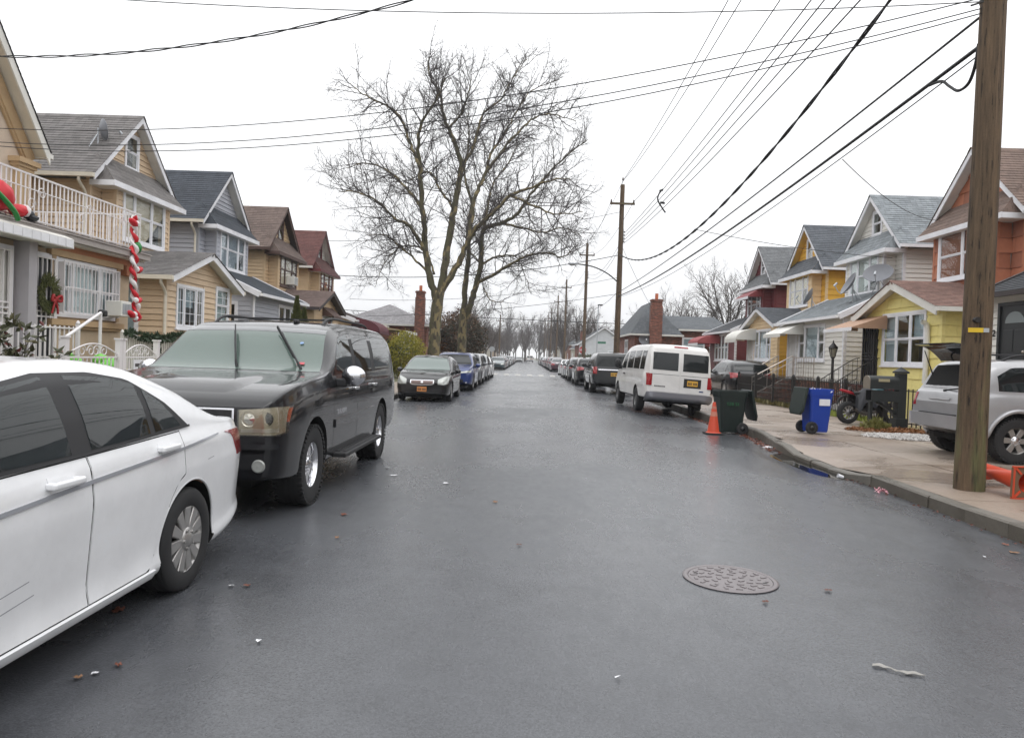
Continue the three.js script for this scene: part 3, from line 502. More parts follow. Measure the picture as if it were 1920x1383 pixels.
// stucco house with the balcony
{
  const st = mat(rgb(204, 186, 168), 0.85, { map: T.stucco, bumpMap: T.stuccoBump, bumpScale: 0.003 }), ochre = mat(rgb(186, 158, 122), 0.75, { map: T.stucco, bumpMap: T.stuccoBump, bumpScale: 0.002 });
  const wallTan = mat(rgb(194, 174, 148), 0.8, { map: T.stucco, bumpMap: T.stuccoBump, bumpScale: 0.002 }), t = thing('stucco_house', 'peach stucco house with white railed balcony over an ochre trimmed porch', 'house', [-12, 0, -15.35], PI / 2);
  gableRoof(t, { hw: 2.5, eave: 6.2, apex: 9.5, z0: 0, z1: -11, m: shingles(60, 58, 60), mTrim: M.offwhite, mSoffit: M.cream, rake: 0.3 });
  const sl = 3.3 / 2.5;
  wall(t, [[-2.2, 3.4], [2.2, 3.4], [2.2, 9.3 - 2.2 * sl], [0, 9.3], [-2.2, 9.3 - 2.2 * sl]], st, [0, 0, -0.45], 0, { style: 'plain' });
  wall(t, [[0, 0.9], [10.4, 0.9], [10.4, 6.1], [0, 6.1]], st, [2.2, 0, -0.45], PI / 2, { style: 'plain', name: 'side_wall' });
  part(t, 'rake_moulding', merge([beam([2.32, 5.95, -0.4], [0, 5.95 + 2.32 * sl, -0.4], 0.12, 0.3), beam([2.3, 5.72, -0.41], [0, 5.72 + 2.3 * sl, -0.41], 0.07, 0.09)]), ochre);
  // pilaster with its capital at the far corner
  const pil = part(t, 'pilaster', box(1.78, 2.26, 3.5, 5.62, -0.45, -0.3), ochre);
  part(pil, 'capital', merge([box(1.74, 2.3, 5.62, 5.7, -0.47, -0.26), box(1.7, 2.34, 5.7, 5.78, -0.49, -0.22), box(1.64, 2.4, 5.78, 5.9, -0.5, -0.16)]), ochre);
  for (let k = 0; k < 3; k++) part(pil, 'flute', box(1.88 + k * 0.12, 1.92 + k * 0.12, 3.55, 5.55, -0.299, -0.285), st);
  // porch box below the balcony
  const fz = 2.62, px0 = -3.6, px1 = 1.48;
  wall(t, [[px0, 0.9], [px1, 0.9], [px1, 3.45], [px0, 3.45]], wallTan, [0, 0, fz], 0, { style: 'plain', name: 'porch_wall', holes: [[-1.22, 0.85, 2.05, 3.19, 1]] }); part(t, 'porch_side_wall', box(px1 - 0.15, px1, 0.9, 3.45, -0.4, fz - 0.152), wallTan); part(t, 'porch_back_wall', box(px0, px1 - 0.2, 0.9, 3.45, -0.4, -0.3), M.plaster);
  part(t, 'porch_base', box(px0, px1 + 0.02, 0.08, 0.9, -0.4, fz + 0.02), wallTan);
  const deck = part(t, 'balcony_deck', box(px0 - 0.1, px1 + 0.12, 3.46, 3.6, -0.42, fz + 0.3), M.offwhite);
  part(deck, 'gutter', merge([box(px0 - 0.1, px1 + 0.14, 3.5, 3.62, fz + 0.302, fz + 0.42), box(px0 - 0.1, px1 + 0.16, 3.62, 3.645, fz + 0.29, fz + 0.45)]), mat(rgb(168, 160, 156), 0.6, { map: T.paintDirt }));
  for (let k = 0; k < 21; k++) part(deck, 'roof_tile', rbox(0.22, 0.05, 0.3, 0.02, px0 + 0.14 + k * 0.24, 3.66 + 0.008 * (k % 2), fz + 0.24), mat(rgb(92, 86, 84), 0.8));
  part(t, 'cornice', merge([box(px0, px1 + 0.05, 3.34, 3.46, fz, fz + 0.1), box(px1 - 0.35, px1 + 0.06, 3.1, 3.34, fz, fz + 0.14)]), mat(rgb(170, 112, 78), 0.75, { map: T.stucco }));
  // window surround and window with bars
  const wx0 = -1.15, wx1 = 0.78, wy0 = 2.12, wy1 = 3.12;
  part(t, 'window_surround', merge([box(wx0 - 0.22, wx0 - 0.1, wy0 - 0.1, wy1 + 0.2, fz, fz + 0.07), box(wx1 + 0.1, wx1 + 0.2, wy0 - 0.1, wy1 + 0.2, fz, fz + 0.07), box(wx0 - 0.3, wx1 + 0.28, wy1 + 0.1, wy1 + 0.22, fz, fz + 0.1), box(wx0 - 0.3, wx1 + 0.3, wy0 - 0.26, wy0 - 0.14, fz, fz + 0.14), box(wx0 - 0.34, wx1 + 0.34, wy0 - 0.32, wy0 - 0.262, fz, fz + 0.08)]), ochre);
  onWall(windowUnit(t, wx1 - wx0, wy1 - wy0, { lights: [0.5, 1, 0.55], back: ['curtain', 'curtain', 'blind'], sill: false }), [0, 0, fz], 0, (wx0 + wx1) / 2, wy0);
  const cage = part(t, 'window_guard', merge([box(wx0 - 0.02, wx1 + 0.02, wy0 - 0.02, wy0, fz + 0.16, fz + 0.18), box(wx0 - 0.02, wx1 + 0.02, wy1, wy1 + 0.02, fz + 0.16, fz + 0.18), box(wx0 - 0.02, wx1 + 0.02, (wy0 + wy1) / 2, (wy0 + wy1) / 2 + 0.02, fz + 0.16, fz + 0.18), box(wx1, wx1 + 0.02, wy0, wy1, fz + 0.05, fz + 0.18), box(wx0 - 0.02, wx0, wy0, wy1, fz + 0.05, fz + 0.18)]), M.ironWhite);
  for (let k = 0; k <= 15; k++) part(cage, 'bar', box(-0.008, 0.008, wy0, wy1, -0.008, 0.008), M.ironWhite, lerp(wx0, wx1, k / 15), 0, fz + 0.17);
  { const ac = part(t, 'air_conditioner', rbox(0.4, 0.34, 0.36, 0.02, 0.55, 2.3, fz + 0.3), M.offwhite); for (let k = 0; k < 3; k++) part(ac, 'grille_panel', box(0.39 + k * 0.12, 0.49 + k * 0.12, 2.19, 2.41, fz + 0.475, fz + 0.492), M.galv); }
  // doors
  onWall(doorUnit(t, 0.72, 2.0, { mDoor: M.doorBlack, grille: M.ironWhite }), [0, 0, fz], 0, -1.62, 1.15);
  onWall(doorUnit(t, 1.0, 2.0, { mDoor: M.offwhite, grille: M.ironWhite }), [0, 0, fz], 0, -3.0, 1.15);
  part(t, 'door_post', box(-2.36, -2.14, 0.9, 3.4, fz, fz + 0.3), mat(rgb(176, 172, 176), 0.6, { map: T.paintDirt }));
  // metal canopy
  const can = part(t, 'canopy', merge([box(-4.2, -1.55, 3.32, 3.5, fz + 0.55, fz + 0.6), box(-1.6, -1.55, 3.32, 3.5, fz, fz + 0.549), polys([[[-4.2, 3.5, fz + 0.6], [-1.55, 3.5, fz + 0.6], [-1.55, 3.62, fz + 0.3], [-4.2, 3.62, fz + 0.3]], [[-4.2, 3.34, fz], [-1.55, 3.34, fz], [-1.55, 3.34, fz + 0.55], [-4.2, 3.34, fz + 0.55]]])]), M.offwhite);
  for (let k = 0; k < 11; k++) part(can, 'canopy_panel', box(-4.15 + k * 0.235, -3.93 + k * 0.235, 3.335, 3.485, fz + 0.602, fz + 0.61), M.white);
  // balustrade
  const bal = part(t, 'balustrade', merge([box(px0, px1 + 0.05, 4.55, 4.58, fz + 0.2, fz + 0.23), box(px0, px1 + 0.05, 3.74, 3.765, fz + 0.2, fz + 0.23), box(px0, px1 + 0.05, 4.3, 4.315, fz + 0.205, fz + 0.225), box(px1 + 0.02, px1 + 0.05, 4.55, 4.58, -0.3, fz + 0.2), box(px1 + 0.02, px1 + 0.05, 3.74, 3.765, -0.3, fz + 0.2)]), M.ironWhite);
  const bar = box(-0.009, 0.009, 3.6, 4.56, -0.009, 0.009);
  for (let k = 0; k <= 42; k++) part(bal, 'bar', bar, M.ironWhite, lerp(px0, px1 + 0.03, k / 42), 0, fz + 0.215);
  for (let k = 0; k <= 22; k++) part(bal, 'bar', bar, M.ironWhite, px1 + 0.035, 0, lerp(-0.25, fz + 0.15, k / 22));
  for (const x of [-2.1, -0.6, 0.6]) for (const s of [-1, 1]) { const c = []; for (let k = 0; k <= 14; k++) { const a = k / 14 * PI * 2.2, r = 0.12 * (1 - k / 20); c.push([x + s * (0.14 - r * Math.cos(a)), 4.15 + s * 0.12 + r * Math.sin(a), fz + 0.235]); } part(bal, 'scroll', tube(c, 0.008, 30, 5), M.ironWhite); }
  part(t, 'wall_lamp', merge([rod([-1.55, 6.0, -0.43], [-1.55, 6.0, -0.2], 0.02), lathe([[0, 0.14], [0.08, 0.1], [0.05, -0.12], [0, -0.14]], 8).translate(-1.55, 5.95, -0.18)]), M.iron);
  // wreath hangs on the grille
  const wr = thing('christmas_wreath', 'green christmas wreath with red bow on the dark grilled door', 'wreath', [-12 + fz + 0.14, 2.45, -15.35 + 1.62], PI / 2);
  const needles = []; reseed(5); for (let k = 0; k < 620; k++) { const a = rr(0, 2 * PI), r = 0.19 + rr(-0.08, 0.08), d = rr(-0.9, 0.9), L = 0.1; needles.push(rod([r * Math.cos(a), r * Math.sin(a) * 1.25, rr(0, 0.05)], [(r + L * Math.cos(d) * 0.8) * Math.cos(a + d * 0.35), (r + L * Math.cos(d) * 0.8) * Math.sin(a + d * 0.35) * 1.25, rr(0.02, 0.1)], 0.013, 0.004, 4)); }
  part(wr, 'greenery', merge(needles), mat(rgb(88, 92, 52), 0.85));
  const bow = []; for (const s of [-1, 1]) { bow.push(tube([[0.1, -0.1, 0.1], [0.1 + s * 0.12, -0.03, 0.14], [0.1 + s * 0.13, -0.14, 0.13], [0.1, -0.1, 0.1]], 0.028, 14, 6)); bow.push(tube([[0.1, -0.1, 0.1], [0.1 + s * 0.06, -0.26, 0.11], [0.1 + s * 0.09, -0.38, 0.1]], 0.022, 8, 5)); }
  part(wr, 'bow', merge(bow), mat(rgb(165, 40, 42), 0.6));
}

// ---------- houses on the right ----------
{
  const wht = [paint(222, 219, 212), paint(216, 213, 207), paint(226, 223, 217)];
  const r0 = gableHouse({ label: 'white sided house with black panelled front door and fanlight', X: 13, D: 15.1, side: 1, mWall: wht[0], mRoof: shingles(70, 70, 74), winBack: ['room'] });
  porch(r0, { kind: 'shed', cx: 0, hw: 2.75, eave: 3.42, backY: 4.4, front: 2.2, mWall: wht[1], tones: wht, single: true, mRoof: shingles(70, 72, 76), mTrim: M.darkTrim, mGutter: M.darkTrim, mCorner: M.white,
    openings: [{ door: true, x: -1.62, y: 1.1, w: 0.95, h: 2.02, mDoor: M.doorBlack, mTrim: M.doorBlack, light: true }, { x: 0.6, y: 1.9, w: 2.2, h: 1.2, lights: [1, 1, 1] }] });
  part(r0, 'house_number', numberGeo('112', 0.16).translate(-2.44, 2.42, 1.88), M.iron);
  const org = [paint(166, 106, 80, 0.75), paint(156, 98, 73, 0.75), paint(173, 112, 85, 0.75), paint(148, 95, 74, 0.75)], yel = [paint(226, 212, 136), paint(222, 207, 130), paint(230, 216, 142)];
  const r1 = gableHouse({ label: 'orange shingle clad gable house with brown roof and yellow front porch', X: 13, D: 21.8, side: 1, apex: 8.2, eave: 6.0, mWall: org[0], tones: org, style: 'panel', panelWidth: 0.82, exposure: 0.42, single: true, mRoof: shingles(128, 108, 98), mCorner: org[2], win: [2.3, 1.35, 4.42], lights: [1, 1], winBack: ['room'], atticWin: [0.6, 0.9, 6.7] });
  porch(r1, { cx: 0, hw: 2.45, eave: 3.28, apex: 4.18, front: 2.2, mWall: yel[0], tones: yel, style: 'panel', panelWidth: 0.8, exposure: 0.3, single: true, mRoof: shingles(146, 116, 106), mTrim: M.offwhite, mCorner: yel[2], found: mat(rgb(214, 202, 134), 0.8, { map: T.stucco }), yb: 1.0, rake: 0.24,
    openings: [{ x: 0.22, y: 1.76, w: 2.28, h: 1.42, lights: [1, 1, 1], back: ['blind', 'room', 'half'] }, { door: true, x: -1.78, y: 1.02, w: 0.82, h: 1.98, mDoor: M.doorBlack, mTrim: M.doorBlack, grille: M.iron }],
    sideOpenings: { 1: [{ x: 1.2, y: 1.5, w: 0.9, h: 1.5, back: ['room'] }] }, mSide: yel[1] });
  { const aw = awning(r1, 1.95, 1.15, 0.42, paint(166, 132, 108), { m2: M.white, valance: 0.1 }); aw.position.set(-1.72, 3.22, 1.88); }
  part(r1, 'vent_pipe', tube([[1.62, 1.2, 1.95], [1.62, 2.75, 1.95], [1.62, 2.88, 2.0], [1.62, 2.9, 2.1]], 0.07, 14, 10), M.offwhite);
  const r2 = gableHouse({ label: 'white sided gable house with pale grey roof beside the orange house', X: 13, D: 28.1, side: 1, apex: 8.2, eave: 6.0, mWall: wht[0], tones: wht, single: true, mRoof: shingles(146, 152, 156), mCorner: M.white, winBack: ['half', 'half', 'room'], win: [2.15, 1.32, 4.46], atticWin: [0.6, 0.8, 6.75], found: M.brick });
  porch(r2, { kind: 'shed', cx: -0.2, hw: 3.0, eave: 3.4, backY: 4.42, front: 2.2, mWall: wht[0], tones: wht, single: true, mRoof: shingles(142, 148, 152), mCorner: M.white, spout: 1, found: M.brick, yb: 1.0,
    openings: [{ x: -0.15, y: 1.86, w: 2.45, h: 1.26, lights: [0.42, 1, 0.42], hung: [1, 0, 1], back: ['room', 'blind', 'room'] }, { door: true, x: -2.15, y: 1.0, w: 0.85, h: 2.0, mDoor: M.doorWhite }] });
  { const aw = awning(r2, 2.1, 0.95, 0.5, M.offwhite); aw.position.set(-2.2, 3.34, 1.86); }
  const yl = paint(222, 172, 66), pch = paint(224, 196, 154);
  const r3 = gableHouse({ label: 'yellow gable house with slate grey roof between the white and red houses', X: 13, D: 34.7, side: 1, apex: 8.25, eave: 6.0, mWall: yl, mGable: yl, mFrontBay: pch, mSide: yl, exposure: 0.26, mRoof: shingles(98, 102, 108), mSoffit: paint(226, 186, 96), mCorner: pch, winBack: ['room', 'half'], win: [2.15, 1.4, 4.45], found: M.brick, atticWin: [0.55, 0.85, 6.7] });
  porch(r3, { cx: 0.25, hw: 2.45, eave: 3.4, apex: 4.25, front: 2.2, mWall: pch, mSide: yl, mRoof: shingles(96, 100, 106), mCorner: pch, found: M.brick, yb: 1.0, openings: [{ x: 0.2, y: 1.85, w: 2.1, h: 1.3, lights: [0.45, 1, 0.45], hung: [1, 0, 1], back: ['room', 'blind', 'room'] }, { door: true, x: -1.6, y: 1.0, w: 0.85, h: 2.0 }], sideOpenings: { 1: [{ x: 1.3, y: 1.6, w: 0.8, h: 1.5, back: ['half'] }] } });
  { const aw = awning(r3, 1.9, 1.0, 0.55, M.offwhite, { curved: true }); aw.position.set(-1.5, 3.3, 1.86); }
  const red = paint(106, 42, 46);
  const r4 = gableHouse({ label: 'dark red gable house with grey roof and striped upper window awning', X: 13, D: 41.4, side: 1, apex: 8.25, eave: 6.0, mWall: red, exposure: 0.2, mRoof: shingles(122, 124, 126), mCorner: red, winBack: ['curtain'], win: [2.1, 1.1, 4.4], found: M.brick, atticWin: [0.6, 0.9, 6.7] });
  { const aw = awning(r4, 2.6, 0.8, 0.55, paint(128, 56, 60), { m2: M.white }); aw.position.set(0, 5.85, 0.12); }
  porch(r4, { kind: 'shed', cx: 0, hw: 2.9, eave: 3.35, backY: 4.3, front: 2.2, mWall: red, mRoof: shingles(92, 94, 98), found: M.brick, openings: [{ x: 0, y: 1.8, w: 2.6, h: 1.35, lights: [1, 1, 1, 1], back: ['curtain'] }], mCorner: M.white });
  { const aw = awning(r4, 2.3, 1.3, 0.5, paint(150, 70, 72), { m2: M.white, curved: true }); aw.position.set(-1.6, 3.2, 1.86); }
}
// the rows go on beside and behind the camera (they are mirrored in car glass and paint)
{
  const a = paint(196, 190, 180), b = paint(150, 96, 78), c = paint(186, 170, 140), d = paint(160, 164, 170), rf = shingles(96, 96, 98);
  for (const [k, X, D, side, m, lab] of [[0, 13, 8.4, 1, b, 'red brown sided gable house nearest the pavement pole'], [1, 13, 1.7, 1, c, 'tan sided gable house beside the camera on the right'], [2, 13, -5, 1, d, 'grey sided gable house behind the camera on the right'], [3, -12, 8.6, -1, a, 'cream gable house before the stucco balcony house'], [4, -12, 1.9, -1, d, 'grey gable house beside the camera on the left'], [5, -12, -4.8, -1, c, 'tan gable house behind the camera on the left']]) { const h = gableHouse({ label: lab, X, D, side, mWall: m, mRoof: rf, winBack: ['half', 'curtain', 'half'] }); porch(h, { cx: 0, hw: 2.5, eave: 3.4, apex: 4.3, front: 2.3, mWall: m, mRoof: rf, openings: [{ x: 0.4, y: 1.9, w: 2, h: 1.2, lights: [1, 1, 1], back: ['curtain'] }] }); }
}
// hipped brick bungalows either side of the crossing
function bungalow(o) {
  const { label, x0, x1, d0, d1, eave, apex, mWall, mRoof, hipNear = 2.6, hipFar = 2.6, wins = [] } = o, cx = (x0 + x1) / 2;
  const t = thing(o.name ?? 'brick_bungalow', label, 'house', [cx, 0, -d0]), hx = (x1 - x0) / 2, L = d1 - d0, ov = 0.35;
  part(t, 'wall', merge([box(-hx, hx, 0.08, eave, -L, 0)]), mWall);
  const E = eave - 0.02, a = [-hx - ov, E, ov], b = [hx + ov, E, ov], c = [hx + ov, E, -L - ov], d = [-hx - ov, E, -L - ov], r = [0, apex, -hipNear], q = [0, apex, -L + hipFar];
  const P = [], U = [], face = (pts) => { const n = V(...pts[1]).sub(V(...pts[0])).normalize(), s0 = V(...pts[0]); const uv = (p) => { const v = V(...p).sub(s0), u = v.dot(n); return [u, Math.sqrt(Math.max(0, v.lengthSq() - u * u))]; }; for (let k = 1; k + 1 < pts.length; k++) for (const p of [pts[0], pts[k], pts[k + 1]]) { P.push(...p); U.push(...uv(p)); } };
  face([a, b, r]); face([b, c, q, r]); face([c, d, q]); face([d, a, r, q]);
  const g = new THREE.BufferGeometry(); g.setAttribute('position', new THREE.Float32BufferAttribute(P, 3)); g.setAttribute('uv', new THREE.Float32BufferAttribute(U, 2)); g.computeVertexNormals();
  const rf = part(t, 'roof', g, mRoof);
  part(rf, 'gutter', merge([box(-hx - ov - 0.06, hx + ov + 0.06, E - 0.13, E - 0.004, ov - 0.02, ov + 0.06), box(-hx - ov - 0.06, -hx - ov + 0.02, E - 0.13, E - 0.004, -L - ov, ov - 0.022), box(hx + ov - 0.02, hx + ov + 0.06, E - 0.13, E - 0.004, -L - ov, ov - 0.022)]), M.offwhite);
  part(rf, 'soffit', box(-hx - ov + 0.02, hx + ov - 0.02, E - 0.06, E - 0.04, -L - ov, ov - 0.022), M.offwhite);
  if (o.chimney) { const [x, w, top] = o.chimney; const ch = part(t, 'chimney', merge([box(x - w / 2, x + w / 2, 0.08, top - 0.5, 0.002, 0.6), box(x - w / 2 + 0.04, x + w / 2 - 0.04, top - 0.5, top, 0.04, 0.56), box(x - w / 2 - 0.02, x + w / 2 + 0.02, top - 0.16, top - 0.04, -0.02, 0.62)]), mWall); part(ch, 'flue', lathe([[0.12, 0], [0.12, 0.42], [0.09, 0.42], [0.09, 0]], 10).translate(x, top, 0.3), mat(rgb(190, 110, 76), 0.8)); }
  for (const w of wins) { const u = windowUnit(t, w.w, w.h, { lights: w.lights ?? [1], back: ['blind'], flat: true }); if (w.side) { u.position.set(w.side * hx + w.side * 0.005, w.y, -w.x); u.rotation.y = w.side * PI / 2; } else u.position.set(w.x, w.y, 0.005); }
  return t;
}
{
  const slate = shingles(98, 102, 106);
  const b1 = bungalow({ label: 'red brick bungalow with tall chimney behind the white van', x0: 7.9, x1: 11.0, d0: 53, d1: 63, eave: 3.55, apex: 6.1, mWall: M.brick, mRoof: slate, chimney: [-0.1, 0.85, 6.05], wins: [{ x: -0.75, y: 2.0, w: 0.35, h: 0.8 }, { side: -1, x: 4, y: 1.9, w: 1.4, h: 1.2, lights: [1, 1] }] });
  part(b1, 'side_wing', box(1.56, 5.4, 0.08, 3.9, -9, -0.7), M.brick);
  part(b1, 'wing_roof', polys([[[1.3, 4.0, -0.35], [5.7, 4.0, -0.35], [5.3, 5.2, -4.5], [1.3, 5.2, -4.5]], [[1.3, 5.2, -4.5], [5.3, 5.2, -4.5], [5.7, 4.0, -9], [1.3, 4.0, -9]], [[5.7, 4.0, -0.35], [5.7, 4.0, -9], [5.3, 5.2, -4.5]]]), slate);
  part(b1, 'gutter', box(1.7, 5.75, 3.86, 3.99, -0.36, -0.26), M.offwhite);
  { const u = windowUnit(b1, 1.5, 1.0, { lights: [1], back: ['blind'], flat: true }); u.position.set(2.9, 2.3, -0.694); }
  { const aw = awning(b1, 2.4, 1.1, 0.55, paint(140, 56, 60), { m2: M.white, curved: true }); aw.position.set(5.0, 3.3, -0.69); }
  dish('white satellite dish bolted to the brick bungalow wall', [8.55, 2.45, -52.85], 0.2, 0.42, 0.3);
  const wht = paint(190, 192, 196);
  const g6 = thing('cottage', 'pale grey sided cottage with gable end beyond the side street', 'house', [9.8, 0, -91]);
  gableRoof(g6, { hw: 3.4, eave: 3.4, apex: 5.7, z0: 0, z1: -9, m: slate });
  wall(g6, [[-3.1, 0.08], [3.1, 0.08], [3.1, 3.4], [0, 5.45], [-3.1, 3.4]], wht, [0, 0, -0.3], 0, { exposure: 0.3 });
  wall(g6, [[-8, 0.08], [0, 0.08], [0, 3.3], [-8, 3.3]], M.brick, [-3.1, 0, -0.3], -PI / 2, { style: 'plain', name: 'side_wall' });
  part(g6, 'chimney', box(-2.6, -1.9, 3, 5.2, -6, -5.3), M.brick);
  { const u = windowUnit(g6, 1.2, 1.2, { back: ['blind'], flat: true }); u.position.set(1.2, 1.4, -0.29); }
  bungalow({ name: 'cottage', label: 'low dark roofed house behind the pale grey cottage', x0: 15, x1: 22, d0: 96, d1: 104, eave: 3.3, apex: 5.5, mWall: mat(rgb(140, 130, 122), 0.9), mRoof: slate, wins: [{ x: -1, y: 1.4, w: 1.2, h: 1.1 }] });
  // left, beyond the gable houses
  const b2 = bungalow({ label: 'red brick bungalow with square chimney behind the big plane tree', x0: -14.5, x1: -7.7, d0: 55.5, d1: 63.5, eave: 3.75, apex: 5.4, mWall: M.brick, mRoof: shingles(150, 148, 150), chimney: [2.9, 0.72, 6.3], wins: [{ x: 1.7, y: 1.6, w: 0.8, h: 1.5 }, { side: 1, x: 1.6, y: 1.3, w: 0.5, h: 1.9 }, { side: 1, x: 3.6, y: 1.3, w: 0.5, h: 1.9 }] });
  const b3 = bungalow({ label: 'low brick house under a tan scalloped canopy past the maroon awning', x0: -20, x1: -10.6, d0: 46.6, d1: 53, eave: 3.5, apex: 4.75, mWall: M.brick, mRoof: shingles(92, 92, 96), wins: [{ side: 1, x: 2, y: 1.5, w: 1.6, h: 1.3, lights: [1, 1] }, { x: 3.2, y: 1.6, w: 1, h: 1.2 }] });
  { const aw = awning(b3, 5.4, 2.6, 0.35, paint(176, 158, 128), { m2: M.offwhite, valance: 0.2 }); aw.position.set(4.72, 3.35, -3.3); aw.rotation.y = PI / 2; for (const z of [-0.9, -5.7]) part(b3, 'canopy_post', rod([7.15, 0.08, z], [7.15, 2.95, z], 0.05), M.offwhite); }
  // rows beyond the crossing, seen between the trees
  reseed(44);
  const tones = [paint(170, 150, 132), paint(150, 152, 158), paint(176, 170, 160), M.brick];
  for (let k = 0; k < 9; k++) { const D = 112 + k * 17; bungalow({ name: 'distant_house', label: ['distant hipped house on the far block beyond the crossing'][0], x0: 9.6, x1: 16.5, d0: D, d1: D + 9, eave: 3.4 + rr(0, 1.5), apex: 5.8 + rr(0, 1.6), mWall: tones[k % 4], mRoof: slate, wins: [{ side: -1, x: 3, y: 1.4, w: 1.4, h: 1.2 }, { x: 1, y: 1.4, w: 1.2, h: 1.2 }] }).userData.group = 'far houses'; if (k % 2) { const f = bungalow({ name: 'distant_house', label: 'distant hipped house on the far block beyond the crossing', x0: -16.5, x1: -9.6, d0: D, d1: D + 9, eave: 3.4 + rr(0, 1.5), apex: 5.8 + rr(0, 1.6), mWall: tones[(k + 1) % 4], mRoof: slate, wins: [{ side: 1, x: 3, y: 1.4, w: 1.4, h: 1.2 }, { x: -1, y: 1.4, w: 1.2, h: 1.2 }] }); f.userData.group = 'far houses'; } }
  // dishes on the white house porch roof and elsewhere
  dish('grey satellite dish on porch roof in front of the yellow house', [12.1, 3.9, -31.2], -PI / 2 - 0.5, 0.42, 0.45);
  dish('front grey satellite dish of the pair by the white house windows', [11.9, 3.98, -26.9], -PI / 2 - 0.15, 0.5, 0.5);
  dish('rear tilted satellite dish of the pair by the white house windows', [12.6, 4.3, -26.3], -PI / 2 + 0.9, 0.5, 0.7);
  dish('thin edge on satellite dish on the beige house roof slope', [-12.6, 7.1, -20.9], 2.35, 0.34, 0.2);
}

// ---------- vehicle kit: lofted bodies, panels laid on the lofted surface ----------
function pchip(pts) {
  const n = pts.length, h = [], d = [], m = [];
  for (let i = 0; i < n - 1; i++) { h[i] = pts[i + 1][0] - pts[i][0]; d[i] = (pts[i + 1][1] - pts[i][1]) / h[i]; }
  m[0] = d[0]; m[n - 1] = d[n - 2];
  for (let i = 1; i < n - 1; i++) m[i] = d[i - 1] * d[i] <= 0 ? 0 : 3 * (h[i - 1] + h[i]) / ((2 * h[i] + h[i - 1]) / d[i - 1] + (h[i] + 2 * h[i - 1]) / d[i]);
  return (x) => { if (x <= pts[0][0]) return pts[0][1]; if (x >= pts[n - 1][0]) return pts[n - 1][1]; let i = 0; while (x > pts[i + 1][0]) i++; const t = (x - pts[i][0]) / h[i], t2 = t * t, t3 = t2 * t; return (2 * t3 - 3 * t2 + 1) * pts[i][1] + (t3 - 2 * t2 + t) * h[i] * m[i] + (-2 * t3 + 3 * t2) * pts[i + 1][1] + (t3 - t2) * h[i] * m[i + 1]; };
}
const polyline = (pts) => (x) => { if (x <= pts[0][0]) return pts[0][1]; for (let i = 0; i < pts.length - 1; i++) if (x <= pts[i + 1][0]) return lerp(pts[i][1], pts[i + 1][1], (x - pts[i][0]) / (pts[i + 1][0] - pts[i][0])); return pts[pts.length - 1][1]; };
const SEC = [[0, 0], [0.8, 0], [0.93, 0.03], [0.975, 0.12], [1, 0.45], [0.997, 0.72], [0.975, 0.9], [0.94, 1]];
function gridSolid(fn, ns, nt, o0, o1, hint) {
  const P = [], N = [], e = 0.004;
  for (let i = 0; i <= ns; i++) for (let j = 0; j <= nt; j++) P.push(fn(i / ns, j / nt));
  const id = (i, j) => i * (nt + 1) + j;
  for (let i = 0; i <= ns; i++) for (let j = 0; j <= nt; j++) { const a = P[id(Math.min(ns, i + 1), j)].clone().sub(P[id(Math.max(0, i - 1), j)]), b = P[id(i, Math.min(nt, j + 1))].clone().sub(P[id(i, Math.max(0, j - 1))]); const n = a.cross(b); if (n.lengthSq() < 1e-14) n.copy(hint); n.normalize(); if (n.dot(hint) < 0) n.negate(); N.push(n); }
  const A = P.map((p, k) => p.clone().addScaledVector(N[k], o1)), B = P.map((p, k) => p.clone().addScaledVector(N[k], o0));
  const pos = [], nor = [], tri = (a, b, c, na, nb, nc) => { pos.push(...a.toArray(), ...b.toArray(), ...c.toArray()); nor.push(...na.toArray(), ...nb.toArray(), ...nc.toArray()); };
  const t0 = A[id(1, 0)].clone().sub(A[0]).cross(A[id(0, 1)].clone().sub(A[0])), flip = P[id(Math.floor(ns / 2) + (ns > 1 ? 1 : 1) > ns ? ns : Math.floor(ns / 2) + 1, Math.floor(nt / 2))].clone().sub(P[id(Math.floor(ns / 2), Math.floor(nt / 2))]).cross(P[id(Math.floor(ns / 2), Math.min(nt, Math.floor(nt / 2) + 1))].clone().sub(P[id(Math.floor(ns / 2), Math.floor(nt / 2))])).dot(N[id(Math.floor(ns / 2), Math.floor(nt / 2))]) < 0;
  const T3 = (a, b, c, na, nb, nc) => flip ? tri(a, c, b, na, nc, nb) : tri(a, b, c, na, nb, nc);
  for (let i = 0; i < ns; i++) for (let j = 0; j < nt; j++) {
    const a = id(i, j), b = id(i + 1, j), c = id(i + 1, j + 1), d = id(i, j + 1);
    T3(A[a], A[b], A[c], N[a], N[b], N[c]); T3(A[a], A[c], A[d], N[a], N[c], N[d]);
    const m = (k) => N[k].clone().negate(); T3(B[a], B[c], B[b], m(a), m(c), m(b)); T3(B[a], B[d], B[c], m(a), m(d), m(c));
  }
  const edge = (k, l) => { const n = A[l].clone().sub(A[k]).cross(N[k]).normalize(); if (flip) n.negate(); const nn = n; T3(A[k], B[k], B[l], nn, nn, nn); T3(A[k], B[l], A[l], nn, nn, nn); };
  for (let i = 0; i < ns; i++) { edge(id(i, 0), id(i + 1, 0)); edge(id(i + 1, nt), id(i, nt)); }
  for (let j = 0; j < nt; j++) { edge(id(0, j + 1), id(0, j)); edge(id(ns, j), id(ns, j + 1)); }
  const g = new THREE.BufferGeometry(); g.setAttribute('position', new THREE.Float32BufferAttribute(pos, 3)); g.setAttribute('normal', new THREE.Float32BufferAttribute(nor, 3)); g.setAttribute('uv', new THREE.BufferAttribute(new Float32Array(pos.length / 3 * 2), 2)); return sideUV(g);
}
